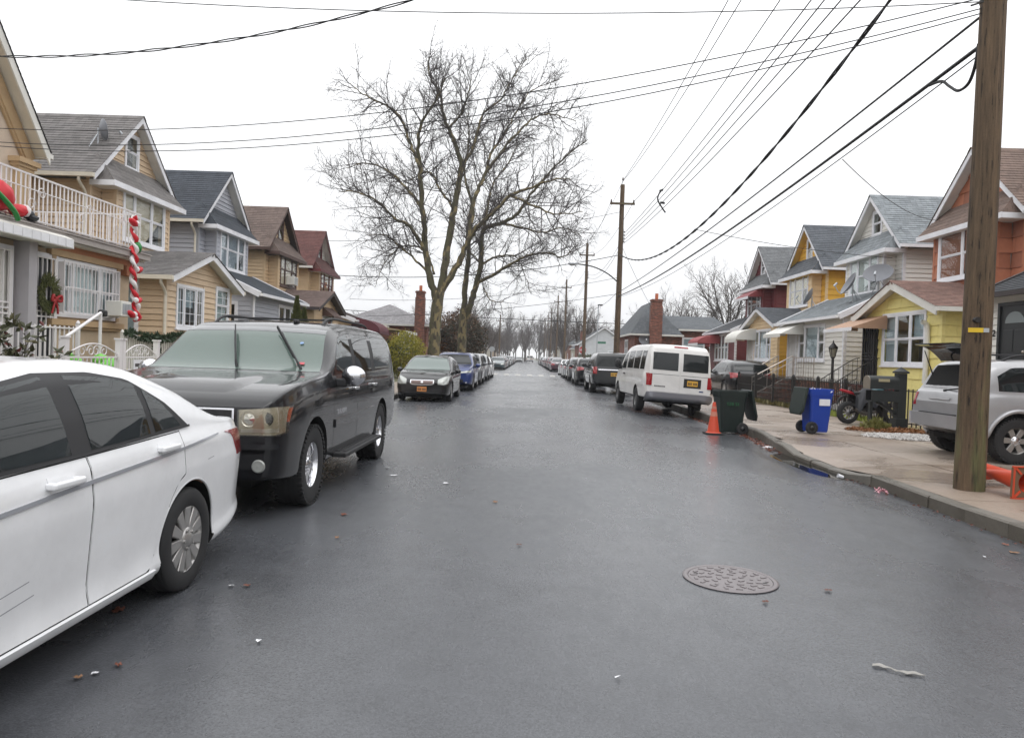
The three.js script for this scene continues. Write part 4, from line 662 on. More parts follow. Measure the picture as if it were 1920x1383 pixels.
class Shell {
  constructor(s) {
    Object.assign(this, s); this.top_ = pchip(s.top); this.sh_ = pchip(s.sh); this.bot_ = pchip(s.bot); this.hw_ = pchip(s.hw); this.sec = s.sec ?? SEC; this.tum = Math.tan((s.tumble ?? 20) * PI / 180);
    this.cu = s.fo + s.wb / 2; this.cache = new Map();
  }
  X(u) { return this.cu - u; }
  ring(u) {
    const key = Math.round(u * 1e5); let c = this.cache.get(key); if (c) return c;
    const b = this.bot_(u), s = Math.max(this.sh_(u), b + 0.05), Tp = Math.max(this.top_(u), s + 0.012), w = this.hw_(u), gh = Tp - s, ws = this.sec[this.sec.length - 1][0] * w;
    const p = this.sec.map(([a, t]) => [a * w, b + t * (s - b)]), wr = Math.max(0.25, ws - gh * this.tum), bulge = Math.min(0.02, gh * 0.05);
    p.push([lerp(ws, wr, 0.36) + bulge, s + gh * 0.38], [lerp(ws, wr, 0.74) + bulge, s + gh * 0.74], [wr - 0.01, s + gh * 0.9], [wr - 0.075, s + gh * 0.965], [wr * 0.55, Tp - 0.01 * Math.min(1, gh * 4)], [0, Tp]);
    const out = [], ns = this.sec.length;
    for (let i = 0; i < p.length - 1; i++) { const a = p[Math.max(0, i - 1)], q = p[i], r = p[i + 1], d = p[Math.min(p.length - 1, i + 2)]; const sub = i === 0 ? 1 : 3; for (let k = 0; k < sub; k++) { const t = k / sub, soft = (i > 1 && i < p.length - 1) ? 0.42 : 0; const f = (j) => { const lin_ = lerp(q[j], r[j], t), cr = 0.5 * (2 * q[j] + (r[j] - a[j]) * t + (2 * a[j] - 5 * q[j] + 4 * r[j] - d[j]) * t * t + (3 * q[j] - a[j] - 3 * r[j] + d[j]) * t * t * t); return lerp(lin_, cr, soft); }; out.push([Math.max(0, f(0)), f(1)]); } }
    out.push(p[p.length - 1]); out.T = Tp; out.b = b; out.s = s; out.wr = wr; this.cache.set(key, out); return out;
  }
  sideZ(u, y) {         // half width of the section at height y
    const r = this.ring(u); if (y <= r[1][1]) return r[1][0]; for (let i = 1; i < r.length - 1; i++) if (y <= r[i + 1][1] && y >= r[i][1]) return lerp(r[i][0], r[i + 1][0], (y - r[i][1]) / Math.max(1e-6, r[i + 1][1] - r[i][1])); return y > r.T ? -1 : 0;
  }
  topY(u, z) { const r = this.ring(u), a = Math.abs(z); for (let i = r.length - 1; i > 0; i--) if (a <= r[i - 1][0] && a >= r[i][0]) return lerp(r[i][1], r[i - 1][1], (a - r[i][0]) / Math.max(1e-6, r[i - 1][0] - r[i][0])); return r.s; }
  inside(u, y, z) { return y >= this.bot_(u) - 1e-4 && y <= this.top_(u) && Math.abs(z) <= this.sideZ(u, y); }
  enter(z, y, rear) { let lo = 0, hi = 1.5; const f = (k) => this.inside(rear ? this.L - k : k, y, z); if (f(0)) return rear ? this.L : 0; let k = 0; while (k < hi && !f(k)) k += 0.02; lo = k - 0.02; hi = k; for (let i = 0; i < 14; i++) { const m = (lo + hi) / 2; if (f(m)) hi = m; else lo = m; } return rear ? this.L - hi : hi; }
  body() {
    const us = []; const L = this.L; for (let u = 0; u <= L + 1e-6;) { us.push(Math.min(u, L)); const e = Math.min(u, L - u); u += e < 0.12 ? 0.02 : e < 0.5 ? 0.05 : 0.085; } if (us[us.length - 1] < L) us.push(L);
    const pos = [], idx = [], n = this.ring(0).length, ringAt = (u) => { const r = this.ring(u), x = this.X(u), o = []; for (let i = 0; i < n; i++) o.push([x, r[i][1], r[i][0]]); for (let i = n - 2; i > 0; i--) o.push([x, r[i][1], -r[i][0]]); return o; };
    const m = 2 * n - 2; us.forEach((u) => ringAt(u).forEach((p) => pos.push(...p)));
    for (let i = 0; i < us.length - 1; i++) for (let j = 0; j < m; j++) { const a = i * m + j, b = i * m + (j + 1) % m, c = a + m, d = b + m; idx.push(a, b, c, b, d, c); }
    const cap = (u, rev) => { const base = pos.length / 3, r = ringAt(u); let cy = 0; r.forEach((p) => { pos.push(...p); cy += p[1] / m; }); pos.push(this.X(u), cy, 0); for (let j = 0; j < m; j++) { const a = base + j, b = base + (j + 1) % m; rev ? idx.push(a, b, base + m) : idx.push(b, a, base + m); } };
    cap(0, false); cap(L, true);
    const g = new THREE.BufferGeometry(); g.setAttribute('position', new THREE.Float32BufferAttribute(pos, 3)); g.setIndex(idx); g.computeVertexNormals(); g.setAttribute('uv', new THREE.BufferAttribute(new Float32Array(pos.length / 3 * 2), 2));
    // outward test: top of the roof must point up
    let bi = 0; for (let i = 0; i < us.length * m; i++) if (pos[i * 3 + 1] > pos[bi * 3 + 1]) bi = i; if (g.attributes.normal.getY(bi) < 0) { const I = g.index.array; for (let i = 0; i < I.length; i += 3) { const t = I[i]; I[i] = I[i + 1]; I[i + 1] = t; } g.computeVertexNormals(); }
    return sideUV(g);
  }
  side(bottom, top, o0, o1, s, ns = 14, nt = 8) { const f = polyline(bottom), h = polyline(top), u0 = bottom[0][0], u1 = bottom[bottom.length - 1][0]; return gridSolid((a, b) => { const u = lerp(u0, u1, a), y = lerp(f(u), Math.max(f(u) + 0.004, h(u)), b); return V(this.X(u), y, s * this.sideZ(u, y)); }, ns, nt, o0, o1, V(0, 0.1, s)); }
  end(zy, o0, o1, rear, ns = 10, nt = 6) {   // zy: {z0, z1, bottom(z), top(z)} polylines over z
    const f = polyline(zy.bottom), h = polyline(zy.top), z0 = zy.bottom[0][0], z1 = zy.bottom[zy.bottom.length - 1][0]; return gridSolid((a, b) => { const z = lerp(z0, z1, a), y = lerp(f(z), h(z), b); return V(this.X(this.enter(z, y, rear)), y, z); }, ns, nt, o0, o1, V(rear ? -1 : 1, 0.15, 0)); }
  topPanel(u0, u1, inset, o0, o1, ns = 14, nt = 14, trimTop = 0) { return gridSolid((a, b) => { const u = lerp(u0, u1, a), r = this.ring(u), w = r.wr - inset - (trimTop ?? 0) * a, z = lerp(-w, w, b); return V(this.X(u), this.topY(u, z), z); }, ns, nt, o0, o1, V(0, 1, 0)); }
}
T.grime = tex(512, (x, y, i) => { let k = 0.95 + 0.16 * (grainA[i] - 0.5) + 0.05 * (grainB[i] - 0.5); if (grainB[(i * 3) % grainB.length] > 0.8) k -= 0.05; return [k, k * 0.995, k * 0.985]; }, 1.9);
T.film = tex(512, (x, y, i) => { const k = 0.16 + 0.34 * smooth(0.4, 0.65, grainA[i]); return [k, k, k]; }, 1.3);
const paintJob = (r, g, b, o = {}) => phys(rgb(r, g, b), 0.32, { clearcoat: 1, clearcoatRoughness: 0.4, clearcoatRoughnessMap: T.film, metalness: 0.0, map: T.grime, ...(Math.max(r, g, b) < 60 ? { specularIntensity: 0.25, clearcoatRoughness: 0.16 } : {}), ...o });
const sideUV = (g) => { const p = g.attributes.position, uv = g.attributes.uv; for (let i = 0; i < p.count; i++) uv.setXY(i, p.getX(i) + 0.37 * p.getZ(i), p.getY(i) + 0.61 * p.getZ(i)); return g; };
const CM = {
  glass: phys(lin(0.012, 0.015, 0.016), 0.03), chrome: mat(rgb(225, 225, 228), 0.12, { metalness: 1 }), alloy: mat(rgb(176, 174, 172), 0.34, { metalness: 0.75 }), alloyDark: mat(rgb(120, 120, 120), 0.4, { metalness: 0.6 }),
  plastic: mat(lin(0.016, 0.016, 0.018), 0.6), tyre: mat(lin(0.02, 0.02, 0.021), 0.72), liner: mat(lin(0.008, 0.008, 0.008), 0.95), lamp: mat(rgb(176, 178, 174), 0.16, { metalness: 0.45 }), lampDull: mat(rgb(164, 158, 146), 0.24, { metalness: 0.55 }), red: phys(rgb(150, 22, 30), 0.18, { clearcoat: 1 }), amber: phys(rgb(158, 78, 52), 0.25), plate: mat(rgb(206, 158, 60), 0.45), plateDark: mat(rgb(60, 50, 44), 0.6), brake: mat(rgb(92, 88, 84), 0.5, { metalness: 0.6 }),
};
CM.cabin = mat(lin(0.1, 0.098, 0.095), 0.85); CM.tintGlass = phys(lin(0.5, 0.56, 0.57), 0.02, { transmission: 1, thickness: 0, ior: 1.5 });
function wheelGeo({ r, tw, rim, spokes, sw0, sw1, dish = 0.03, lugs = 5, cover = false, tread = 0 }) {
  const z = tw / 2, tp = [[rim - 0.012, -z * 0.9], [rim + 0.012, -z], [r - 0.06, -z * 1.02], [r - 0.022, -z * 0.97], [r - 0.004, -z * 0.8]];
  for (let k = 0; k < 4; k++) { const a = lerp(-z * 0.75, z * 0.75, k / 4), b = lerp(-z * 0.75, z * 0.75, (k + 1) / 4); tp.push([r, a + 0.004], [r, b - 0.006], [r - 0.009, b - 0.005], [r - 0.009, b + 0.003]); }
  tp.push([r - 0.004, z * 0.8], [r - 0.022, z * 0.97], [r - 0.06, z * 1.02], [rim + 0.012, z], [rim - 0.012, z * 0.9]);
  let tyre = lathe(tp, 44).rotateX(PI / 2);
  if (tread) { const bl = []; for (let k = 0; k < 46; k++) for (const s of [-1, 1]) { const a = (k + (s > 0 ? 0.5 : 0)) / 46 * 2 * PI; bl.push(cbox(0.03, 0.03, tw * 0.22, 0, r - 0.012, s * z * 0.86).rotateZ(a)); } tyre = merge([tyre, ...bl]); }
  const zf = z * 0.86 - dish;
  const barrel = lathe([[rim - 0.004, -z * 0.8], [rim - 0.03, -z * 0.5], [rim - 0.035, zf - 0.02], [rim - 0.012, z * 0.86], [rim + 0.006, z * 0.96], [rim + 0.01, z * 0.9]], 40).rotateX(PI / 2);
  const sp = []; for (let k = 0; k < spokes; k++) { const a = k / spokes * 2 * PI; sp.push(bevelled([[-sw0 / 2, 0.045], [sw0 / 2, 0.045], [sw1 / 2, rim - 0.022], [-sw1 / 2, rim - 0.022]], 0.018, 0.007).translate(0, 0, zf - 0.008).rotateZ(a)); }
  const hub = lathe([[0, 0.03], [0.035, 0.028], [0.045, 0.012], [0.075, 0.008], [0.08, -0.03]], 20).rotateX(PI / 2).translate(0, 0, zf + 0.01);
  const nuts = []; for (let k = 0; k < lugs; k++) { const a = (k + 0.5) / lugs * 2 * PI; nuts.push(new THREE.CylinderGeometry(0.011, 0.012, 0.022, 6).rotateX(PI / 2).translate(0.058 * Math.cos(a), 0.058 * Math.sin(a), zf + 0.024)); }
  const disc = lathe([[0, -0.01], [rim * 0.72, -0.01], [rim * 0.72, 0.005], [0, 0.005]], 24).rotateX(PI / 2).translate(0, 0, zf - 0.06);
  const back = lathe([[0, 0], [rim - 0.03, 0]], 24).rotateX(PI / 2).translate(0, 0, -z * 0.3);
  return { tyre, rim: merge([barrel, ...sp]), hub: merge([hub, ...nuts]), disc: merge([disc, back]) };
}
function addWheel(t, w, x, r, zc, s, mRim, mHub = mRim, spin = 0) {
  const g = new THREE.Group(); g.name = 'wheel'; g.position.set(x, r, s * zc); if (s < 0) g.rotation.y = PI; g.rotation.z = spin; t.add(g);
  part(g, 'tyre', w.tyre, CM.tyre); part(g, 'rim', w.rim, mRim); part(g, 'hub', w.hub, mHub); part(g, 'blackened_disc', w.disc, CM.liner); return g;  // disc and backing coloured near-black to paint shade between the spokes
}
const csg = new Evaluator(); csg.attributes = ['position', 'normal', 'uv']; csg.useGroups = true;
const prep = (g) => { g = g.clone(); if (!g.attributes.uv) g.setAttribute('uv', new THREE.BufferAttribute(new Float32Array(g.attributes.position.count * 2), 2)); return g; };
// cut wheel arches and door recesses out of a body
function carve(bodyGeo, mPaint, cuts) {
  let b = new Brush(prep(bodyGeo), mPaint); b.updateMatrixWorld();
  for (const c of cuts) { const k = new Brush(prep(c.g ?? c), c.m ?? CM.liner); k.updateMatrixWorld(); b = csg.evaluate(b, k, SUBTRACTION); b.updateMatrixWorld(); }
  return b;
}
function archCutters(S, rad, depth = 0.3) { const o = []; for (const u of [S.fo, S.fo + S.wb]) for (const s of [-1, 1]) o.push(new THREE.CylinderGeometry(rad, rad, depth, 36).rotateX(PI / 2).translate(S.X(u), S.wr_ ?? S.r * 1.02, s * (S.hw_(u) - depth / 2 + 0.06))); return o; }
// the worn characters of a number plate, too small to read
function plateMarks(pl, x, y, z) { const b = []; for (let k = 0; k < 7; k++) if (k !== 3) b.push(cbox(0.003, 0.07, 0.024, x, y - 0.005, z + (k - 3) * 0.037)); part(pl, 'plate_characters', merge(b), CM.plateDark); }
// builds the whole vehicle; spec lists doors, windows and end panels
function vehicle(spec) {
  const S = new Shell(spec), t = thing(spec.name, spec.label, spec.category ?? 'car', [0, 0, 0], 0, spec.group);
  t.userData.base = spec.name;
  const P = spec.paint, cuts = archCutters(S, spec.arch ?? spec.r + 0.06);
  const shrink = (pl, d, e) => pl;
  for (const dr of spec.doors ?? []) for (const s of [-1, 1]) { const g = 0.006, u0 = dr.bottom[0][0], u1 = dr.bottom[dr.bottom.length - 1][0], st = (pl, dy) => pl.map(([u, y], i) => [u === u0 ? u - g : u === u1 ? u + g : u, y + dy]); cuts.push(S.side(st(dr.bottom, -g), st(dr.top, g), -0.022, 0.06, s, 12, 6)); }
  if (spec.cabin) { const q = { m: CM.cabin }; cuts.push({ ...q, g: prism(spec.cabin.map(([u, y]) => [S.X(u), y]), -(spec.cabinW ?? 0.6), spec.cabinW ?? 0.6) }); for (const w of spec.windows) for (const s of [-1, 1]) cuts.push({ ...q, g: S.side(w.bottom, w.top, -0.3, 0.06, s, 12, 6) }); cuts.push({ ...q, g: S.topPanel(...spec.windscreen, -0.14, 0.05) }); if (spec.rearGlass) cuts.push({ ...q, g: S.topPanel(...spec.rearGlass, -0.14, 0.05) }); }
  const b = carve(S.body(), P, cuts), bm = shade(new THREE.Mesh(b.geometry, b.material)); bm.name = 'body'; t.add(bm);
  for (const dr of spec.doors ?? []) for (const s of [-1, 1]) {
    const d = part(t, 'door', S.side(dr.bottom, dr.top, -0.02, 0.0005, s, 18, 14), P);
    if (dr.handle) { const [u, y] = dr.handle, z = S.sideZ(u, y), w = dr.handleW ?? 0.2, mH = dr.mHandle ?? P; part(d, 'handle', merge([rbox(w, 0.036, 0.03, 0.014, S.X(u), y, s * (z + 0.034)), rbox(0.035, 0.032, 0.04, 0.01, S.X(u) - w / 2 + 0.02, y, s * (z + 0.015)), rbox(0.035, 0.032, 0.04, 0.01, S.X(u) + w / 2 - 0.02, y, s * (z + 0.015))]), mH); part(d, 'handle_cup', gridSolid((a, c) => { const uu = u + (a - 0.5) * w * 0.8, yy = y + (c - 0.5) * 0.07; return V(S.X(uu), yy, s * (S.sideZ(uu, yy) + 0.001 - 0.0 * a)); }, 6, 4, 0, 0.0015, V(0, 0, s)), dr.mCup ?? P); }
  }
  for (const w of spec.windows ?? []) for (const s of [-1, 1]) part(t, w.name ?? 'side_window', S.side(w.bottom, w.top, -0.004, w.off ?? 0.003, s, w.ns ?? 12, 6), w.m ?? CM.glass);
  for (const w of spec.trims ?? []) for (const s of [-1, 1]) part(t, w.name ?? 'trim', S.side(w.bottom, w.top, -0.004, w.off ?? 0.001, s, w.ns ?? 24, w.nt ?? 6), w.m ?? CM.plastic);
  if (spec.windscreen) { const [u0, u1, ins] = spec.windscreen; part(t, 'windscreen', S.topPanel(u0, u1, ins, -0.006, 0.003), spec.mScreen ?? CM.glass); }
  if (spec.rearGlass) { const [u0, u1, ins] = spec.rearGlass; part(t, 'rear_window', S.topPanel(u0, u1, ins, -0.006, 0.003), spec.mRear ?? CM.glass); }
  for (const e of spec.ends ?? []) for (const s of e.both ? [1, -1] : [1]) { const f = (pl) => { const q = pl.map(([z, y]) => [z * s, y]); return s < 0 ? q.reverse() : q; }; const m = part(t, e.name, S.end({ bottom: f(e.bottom), top: f(e.top) }, e.o0 ?? -0.01, e.o1 ?? 0.006, e.rear, e.ns ?? 10, e.nt ?? 6), e.m === 'paint' ? P : e.m); if (e.label) m.userData.label = e.label; }
  const W = spec.wheelGeo; for (const u of [S.fo, S.fo + S.wb]) for (const s of [-1, 1]) addWheel(t, W, S.X(u), spec.r, (spec.track ?? S.hw_(u) - 0.02 - spec.tw / 2), s, spec.mRim ?? CM.alloy, spec.mHub, u * 3);
  if (spec.mirror) { const [u, y, w, h] = spec.mirror, z = S.sideZ(u, y - 0.05); for (const s of [-1, 1]) { const m = part(t, 'mirror', new THREE.SphereGeometry(1, 20, 14).scale(0.085, h * 0.56, w * 0.56).translate(S.X(u), y, s * (z + 0.06 + w / 2)), spec.mMirror ?? P); part(m, 'mirror_arm', rbox(0.1, h * 0.45, 0.14, 0.02, S.X(u) + 0.01, y - h * 0.4, s * (z + 0.04)), CM.plastic); part(m, 'mirror_glass', rbox(0.012, h * 0.62, w * 0.66, 0.004, S.X(u) - 0.066, y, s * (z + 0.06 + w / 2)), CM.glass); } }
  if (spec.plate) { const { y, z = 0, rear, m = CM.plate } = spec.plate; const x = S.X(S.enter(z, y, rear)), d = rear ? -1 : 1; const pl = part(t, 'number_plate', rbox(0.014, 0.155, 0.305, 0.005, x + d * 0.014, y, z), m); plateMarks(pl, x + d * 0.0215, y, z); }
  part(t, 'underbody', box(S.X(S.L) + 0.3, S.X(0) - 0.3, spec.bot[1][1] - 0.06, spec.bot[1][1] + 0.03, -0.62, 0.62), CM.liner);
  t.userData.shell = undefined; t.S = S; return t;
}
function place(t, front, cx, faceCamera, extra = {}) { // front: distance of the front axle from the camera line
  const S = t.S; t.rotation.y = faceCamera ? -PI / 2 + (extra.yaw ?? 0) : PI / 2 + (extra.yaw ?? 0); t.position.set(cx, extra.y ?? 0, faceCamera ? -(front + S.wb / 2) : -(front - S.wb / 2)); return t;
}
function recolour(t, from, to) { t.traverse((o) => { if (!o.isMesh) return; if (o.material === from) o.material = to; else if (Array.isArray(o.material)) o.material = o.material.map((m) => m === from ? to : m); }); }

// ---------- vehicles ----------
const W_accord = wheelGeo({ r: 0.325, tw: 0.215, rim: 0.218, spokes: 11, sw0: 0.03, sw1: 0.062, dish: 0.012, lugs: 5 });
const W_suv = wheelGeo({ r: 0.4, tw: 0.27, rim: 0.235, spokes: 6, sw0: 0.075, sw1: 0.11, dish: 0.045, lugs: 6, tread: 1 });
const W_mid = wheelGeo({ r: 0.355, tw: 0.23, rim: 0.235, spokes: 5, sw0: 0.06, sw1: 0.09, dish: 0.03 });
const W_small = wheelGeo({ r: 0.31, tw: 0.2, rim: 0.2, spokes: 7, sw0: 0.045, sw1: 0.06, dish: 0.02 });
const W_van = wheelGeo({ r: 0.375, tw: 0.235, rim: 0.21, spokes: 8, sw0: 0.06, sw1: 0.075, dish: 0.03, lugs: 8 });
const sedanEnds = (o = {}) => [
  { name: 'headlight', both: true, bottom: [[0.5, 0.6], [0.7, 0.61], [0.86, 0.66]], top: [[0.5, 0.7], [0.7, 0.76], [0.86, 0.8]], m: CM.lamp },
  { name: 'grille', bottom: [[-0.36, 0.56], [0, 0.545], [0.36, 0.56]], top: [[-0.42, 0.68], [0, 0.69], [0.42, 0.68]].map(([z, y]) => [z * 0.857, y]), m: CM.plastic },
  { name: 'lower_intake', bottom: [[-0.55, 0.31], [0.55, 0.31]], top: [[-0.55, 0.4], [0.55, 0.4]], m: CM.plastic },
  { name: 'tail_light', both: true, rear: true, bottom: [[0.46, 0.76], [0.62, 0.74], [0.87, 0.76]], top: [[0.46, 0.88], [0.62, 0.92], [0.87, 0.95]], m: CM.red },
];
// near white saloon
const pWhite = paintJob(236, 237, 240, { roughness: 0.4 });
const mStrip = phys(rgb(150, 152, 158), 0.35, { clearcoat: 0.6 });
const mTint = CM.tintGlass;
const accord = vehicle({
  name: 'white_saloon_car', label: 'white saloon car with dark tinted windows and scratched door beside the black SUV', L: 4.93, wb: 2.8, fo: 0.99, r: 0.325, tw: 0.215, arch: 0.375, tumble: 25, paint: pWhite, wheelGeo: W_accord, mRim: CM.alloy,
  top: [[0, 0.6], [0.08, 0.72], [0.6, 0.9], [1.3, 1.02], [2.15, 1.39], [2.5, 1.45], [2.95, 1.468], [3.35, 1.435], [3.8, 1.3], [4.2, 1.1], [4.36, 1.055], [4.62, 1.03], [4.8, 0.985], [4.88, 0.92], [4.93, 0.82]],
  sh: [[0, 0.58], [0.3, 0.72], [1.3, 0.955], [2.2, 0.985], [3.3, 1.015], [4.1, 1.01], [4.6, 0.985], [4.82, 0.92], [4.93, 0.78]],
  bot: [[0, 0.3], [0.5, 0.19], [4.2, 0.19], [4.7, 0.26], [4.93, 0.4]],
  hw: [[0, 0.62], [0.06, 0.74], [0.4, 0.86], [1.0, 0.91], [2.5, 0.915], [4.0, 0.91], [4.45, 0.885], [4.75, 0.825], [4.88, 0.74], [4.93, 0.66]],
  sec: [[0, 0], [0.86, 0], [0.955, 0.025], [0.985, 0.09], [0.968, 0.2], [0.982, 0.42], [1, 0.7], [0.993, 0.79], [0.984, 0.9], [0.945, 1]],
  doors: [{ bottom: [[1.42, 0.27], [2.72, 0.27]], top: [[1.42, 0.96], [2.72, 0.99]], handle: [2.5, 0.905], handleW: 0.23 }, { bottom: [[2.735, 0.27], [3.3, 0.27], [3.42, 0.4], [3.5, 0.6], [3.6, 0.72], [3.68, 0.76]], top: [[2.735, 0.99], [3.68, 1.015]], handle: [3.46, 0.945], handleW: 0.2 }],
  trims: [{ name: 'window_surround', bottom: [[1.5, 0.985], [2.7, 1.002], [3.4, 1.028], [3.8, 1.04]], top: [[1.5, 0.99], [1.85, 1.19], [2.2, 1.335], [2.6, 1.39], [3.0, 1.388], [3.3, 1.345], [3.6, 1.2], [3.8, 1.05]], off: 0.005, ns: 48, nt: 16 }, { name: 'window_sill', bottom: [[1.5, 0.977], [2.7, 0.993], [3.4, 1.02], [3.82, 1.034]], top: [[1.5, 0.99], [2.7, 1.006], [3.4, 1.033], [3.82, 1.047]], off: 0.01, nt: 1, m: CM.plastic },
    { name: 'side_moulding', bottom: [[1.2, 0.79], [2.1, 0.83], [2.7, 0.862], [3.6, 0.902], [4.2, 0.945]], top: [[1.2, 0.812], [2.1, 0.85], [2.7, 0.882], [3.6, 0.92], [4.2, 0.955]], off: 0.008, nt: 2, m: mStrip }, { name: 'lower_sill', bottom: [[1.5, 0.215], [3.35, 0.215]], top: [[1.5, 0.262], [3.35, 0.262]], off: 0.014, nt: 3, m: pWhite }],
  windows: [{ bottom: [[1.58, 1.0], [2.62, 1.012]], top: [[1.58, 1.005], [1.9, 1.185], [2.25, 1.325], [2.62, 1.372]], m: mTint, off: 0.008 }, { bottom: [[2.78, 1.018], [3.34, 1.036]], top: [[2.78, 1.374], [3.1, 1.36], [3.34, 1.315]], m: mTint, off: 0.008 }, { bottom: [[3.4, 1.04], [3.7, 1.05]], top: [[3.4, 1.29], [3.55, 1.2], [3.7, 1.06]], m: mTint, off: 0.008, name: 'quarter_window' }],
  windscreen: [1.34, 2.15, 0.05], rearGlass: [3.5, 4.15, 0.06], mScreen: CM.tintGlass, mRear: CM.tintGlass, cabin: [[1.75, 0.62], [3.75, 0.62], [3.75, 1.0], [3.45, 1.3], [3.0, 1.4], [2.3, 1.37], [1.75, 1.1]].reverse(), mirror: [1.62, 1.06, 0.2, 0.14], ends: [...sedanEnds(), { name: 'rear_bumper_strip', rear: true, bottom: [[-0.6, 0.55], [0.6, 0.55]], top: [[-0.6, 0.58], [0.6, 0.58]], m: CM.plastic }],
});
place(accord, 4.52 - 2.8, -2.985, true);
{ const S = accord.S; for (const s of [-1, 1]) for (const u of [S.fo, S.fo + S.wb]) { const c = []; for (let k = 0; k <= 22; k++) { const a = PI * (k / 22) * 1.1 - 0.05 * PI, x = u - 0.374 * Math.cos(a), y = S.r * 1.02 + 0.374 * Math.sin(a); c.push([S.X(x), y, s * (S.sideZ(x, Math.max(0.22, y)) - 0.006)]); } part(accord, 'arch_lip', tube(c, 0.009, 44, 6), pWhite); c.length = 15; part(accord, 'rust_edge', tube(c.slice(7).map(([x, y, z]) => [x, y - 0.008, z - s * 0.008]), 0.007, 20, 5), mat(rgb(124, 92, 70), 0.9)); } }
{ const S = accord.S, mSeat = mat(rgb(104, 100, 94), 0.85); const seat = (u, z, w) => part(accord, 'seat', merge([rbox(0.5, 0.14, w, 0.05, S.X(u - 0.25), 0.7, z), rbox(0.13, 0.52, w, 0.05, 0, 0.26, 0).rotateZ(0.2).translate(S.X(u), 0.72, z)]), mSeat); const rest = (u, z) => part(accord, 'headrest', rbox(0.1, 0.17, 0.26, 0.045, S.X(u), 1.27, z), mSeat); for (const z of [-0.36, 0.36]) { seat(2.45, z, 0.46); rest(2.62, z); rest(3.42, z).position.y = -0.09; } seat(3.24, 0, 1.12); part(accord, 'dashboard', rbox(0.3, 0.25, 1.1, 0.06, S.X(1.8), 0.86, 0), CM.plastic); part(accord, 'steering_wheel', new THREE.TorusGeometry(0.18, 0.016, 8, 24).rotateY(PI / 2).rotateZ(-0.4).translate(S.X(2.02), 0.98, -0.36), CM.plastic); }
// rear passenger headrests and scuffs on the front door
{ const S = accord.S; const line = (u0, y0, u1, y1) => S.side([[u0, y0], [u1, y1]], [[u0, y0 + 0.003], [u1, y1 + 0.003]], 0.0004, 0.0012, -1, 10, 1); part(accord, 'scratch', merge([line(1.9, 0.47, 2.3, 0.515), line(2.1, 0.42, 2.34, 0.445), line(4.0, 0.8, 4.1, 0.808)]), mat(rgb(138, 140, 146), 0.6)); }

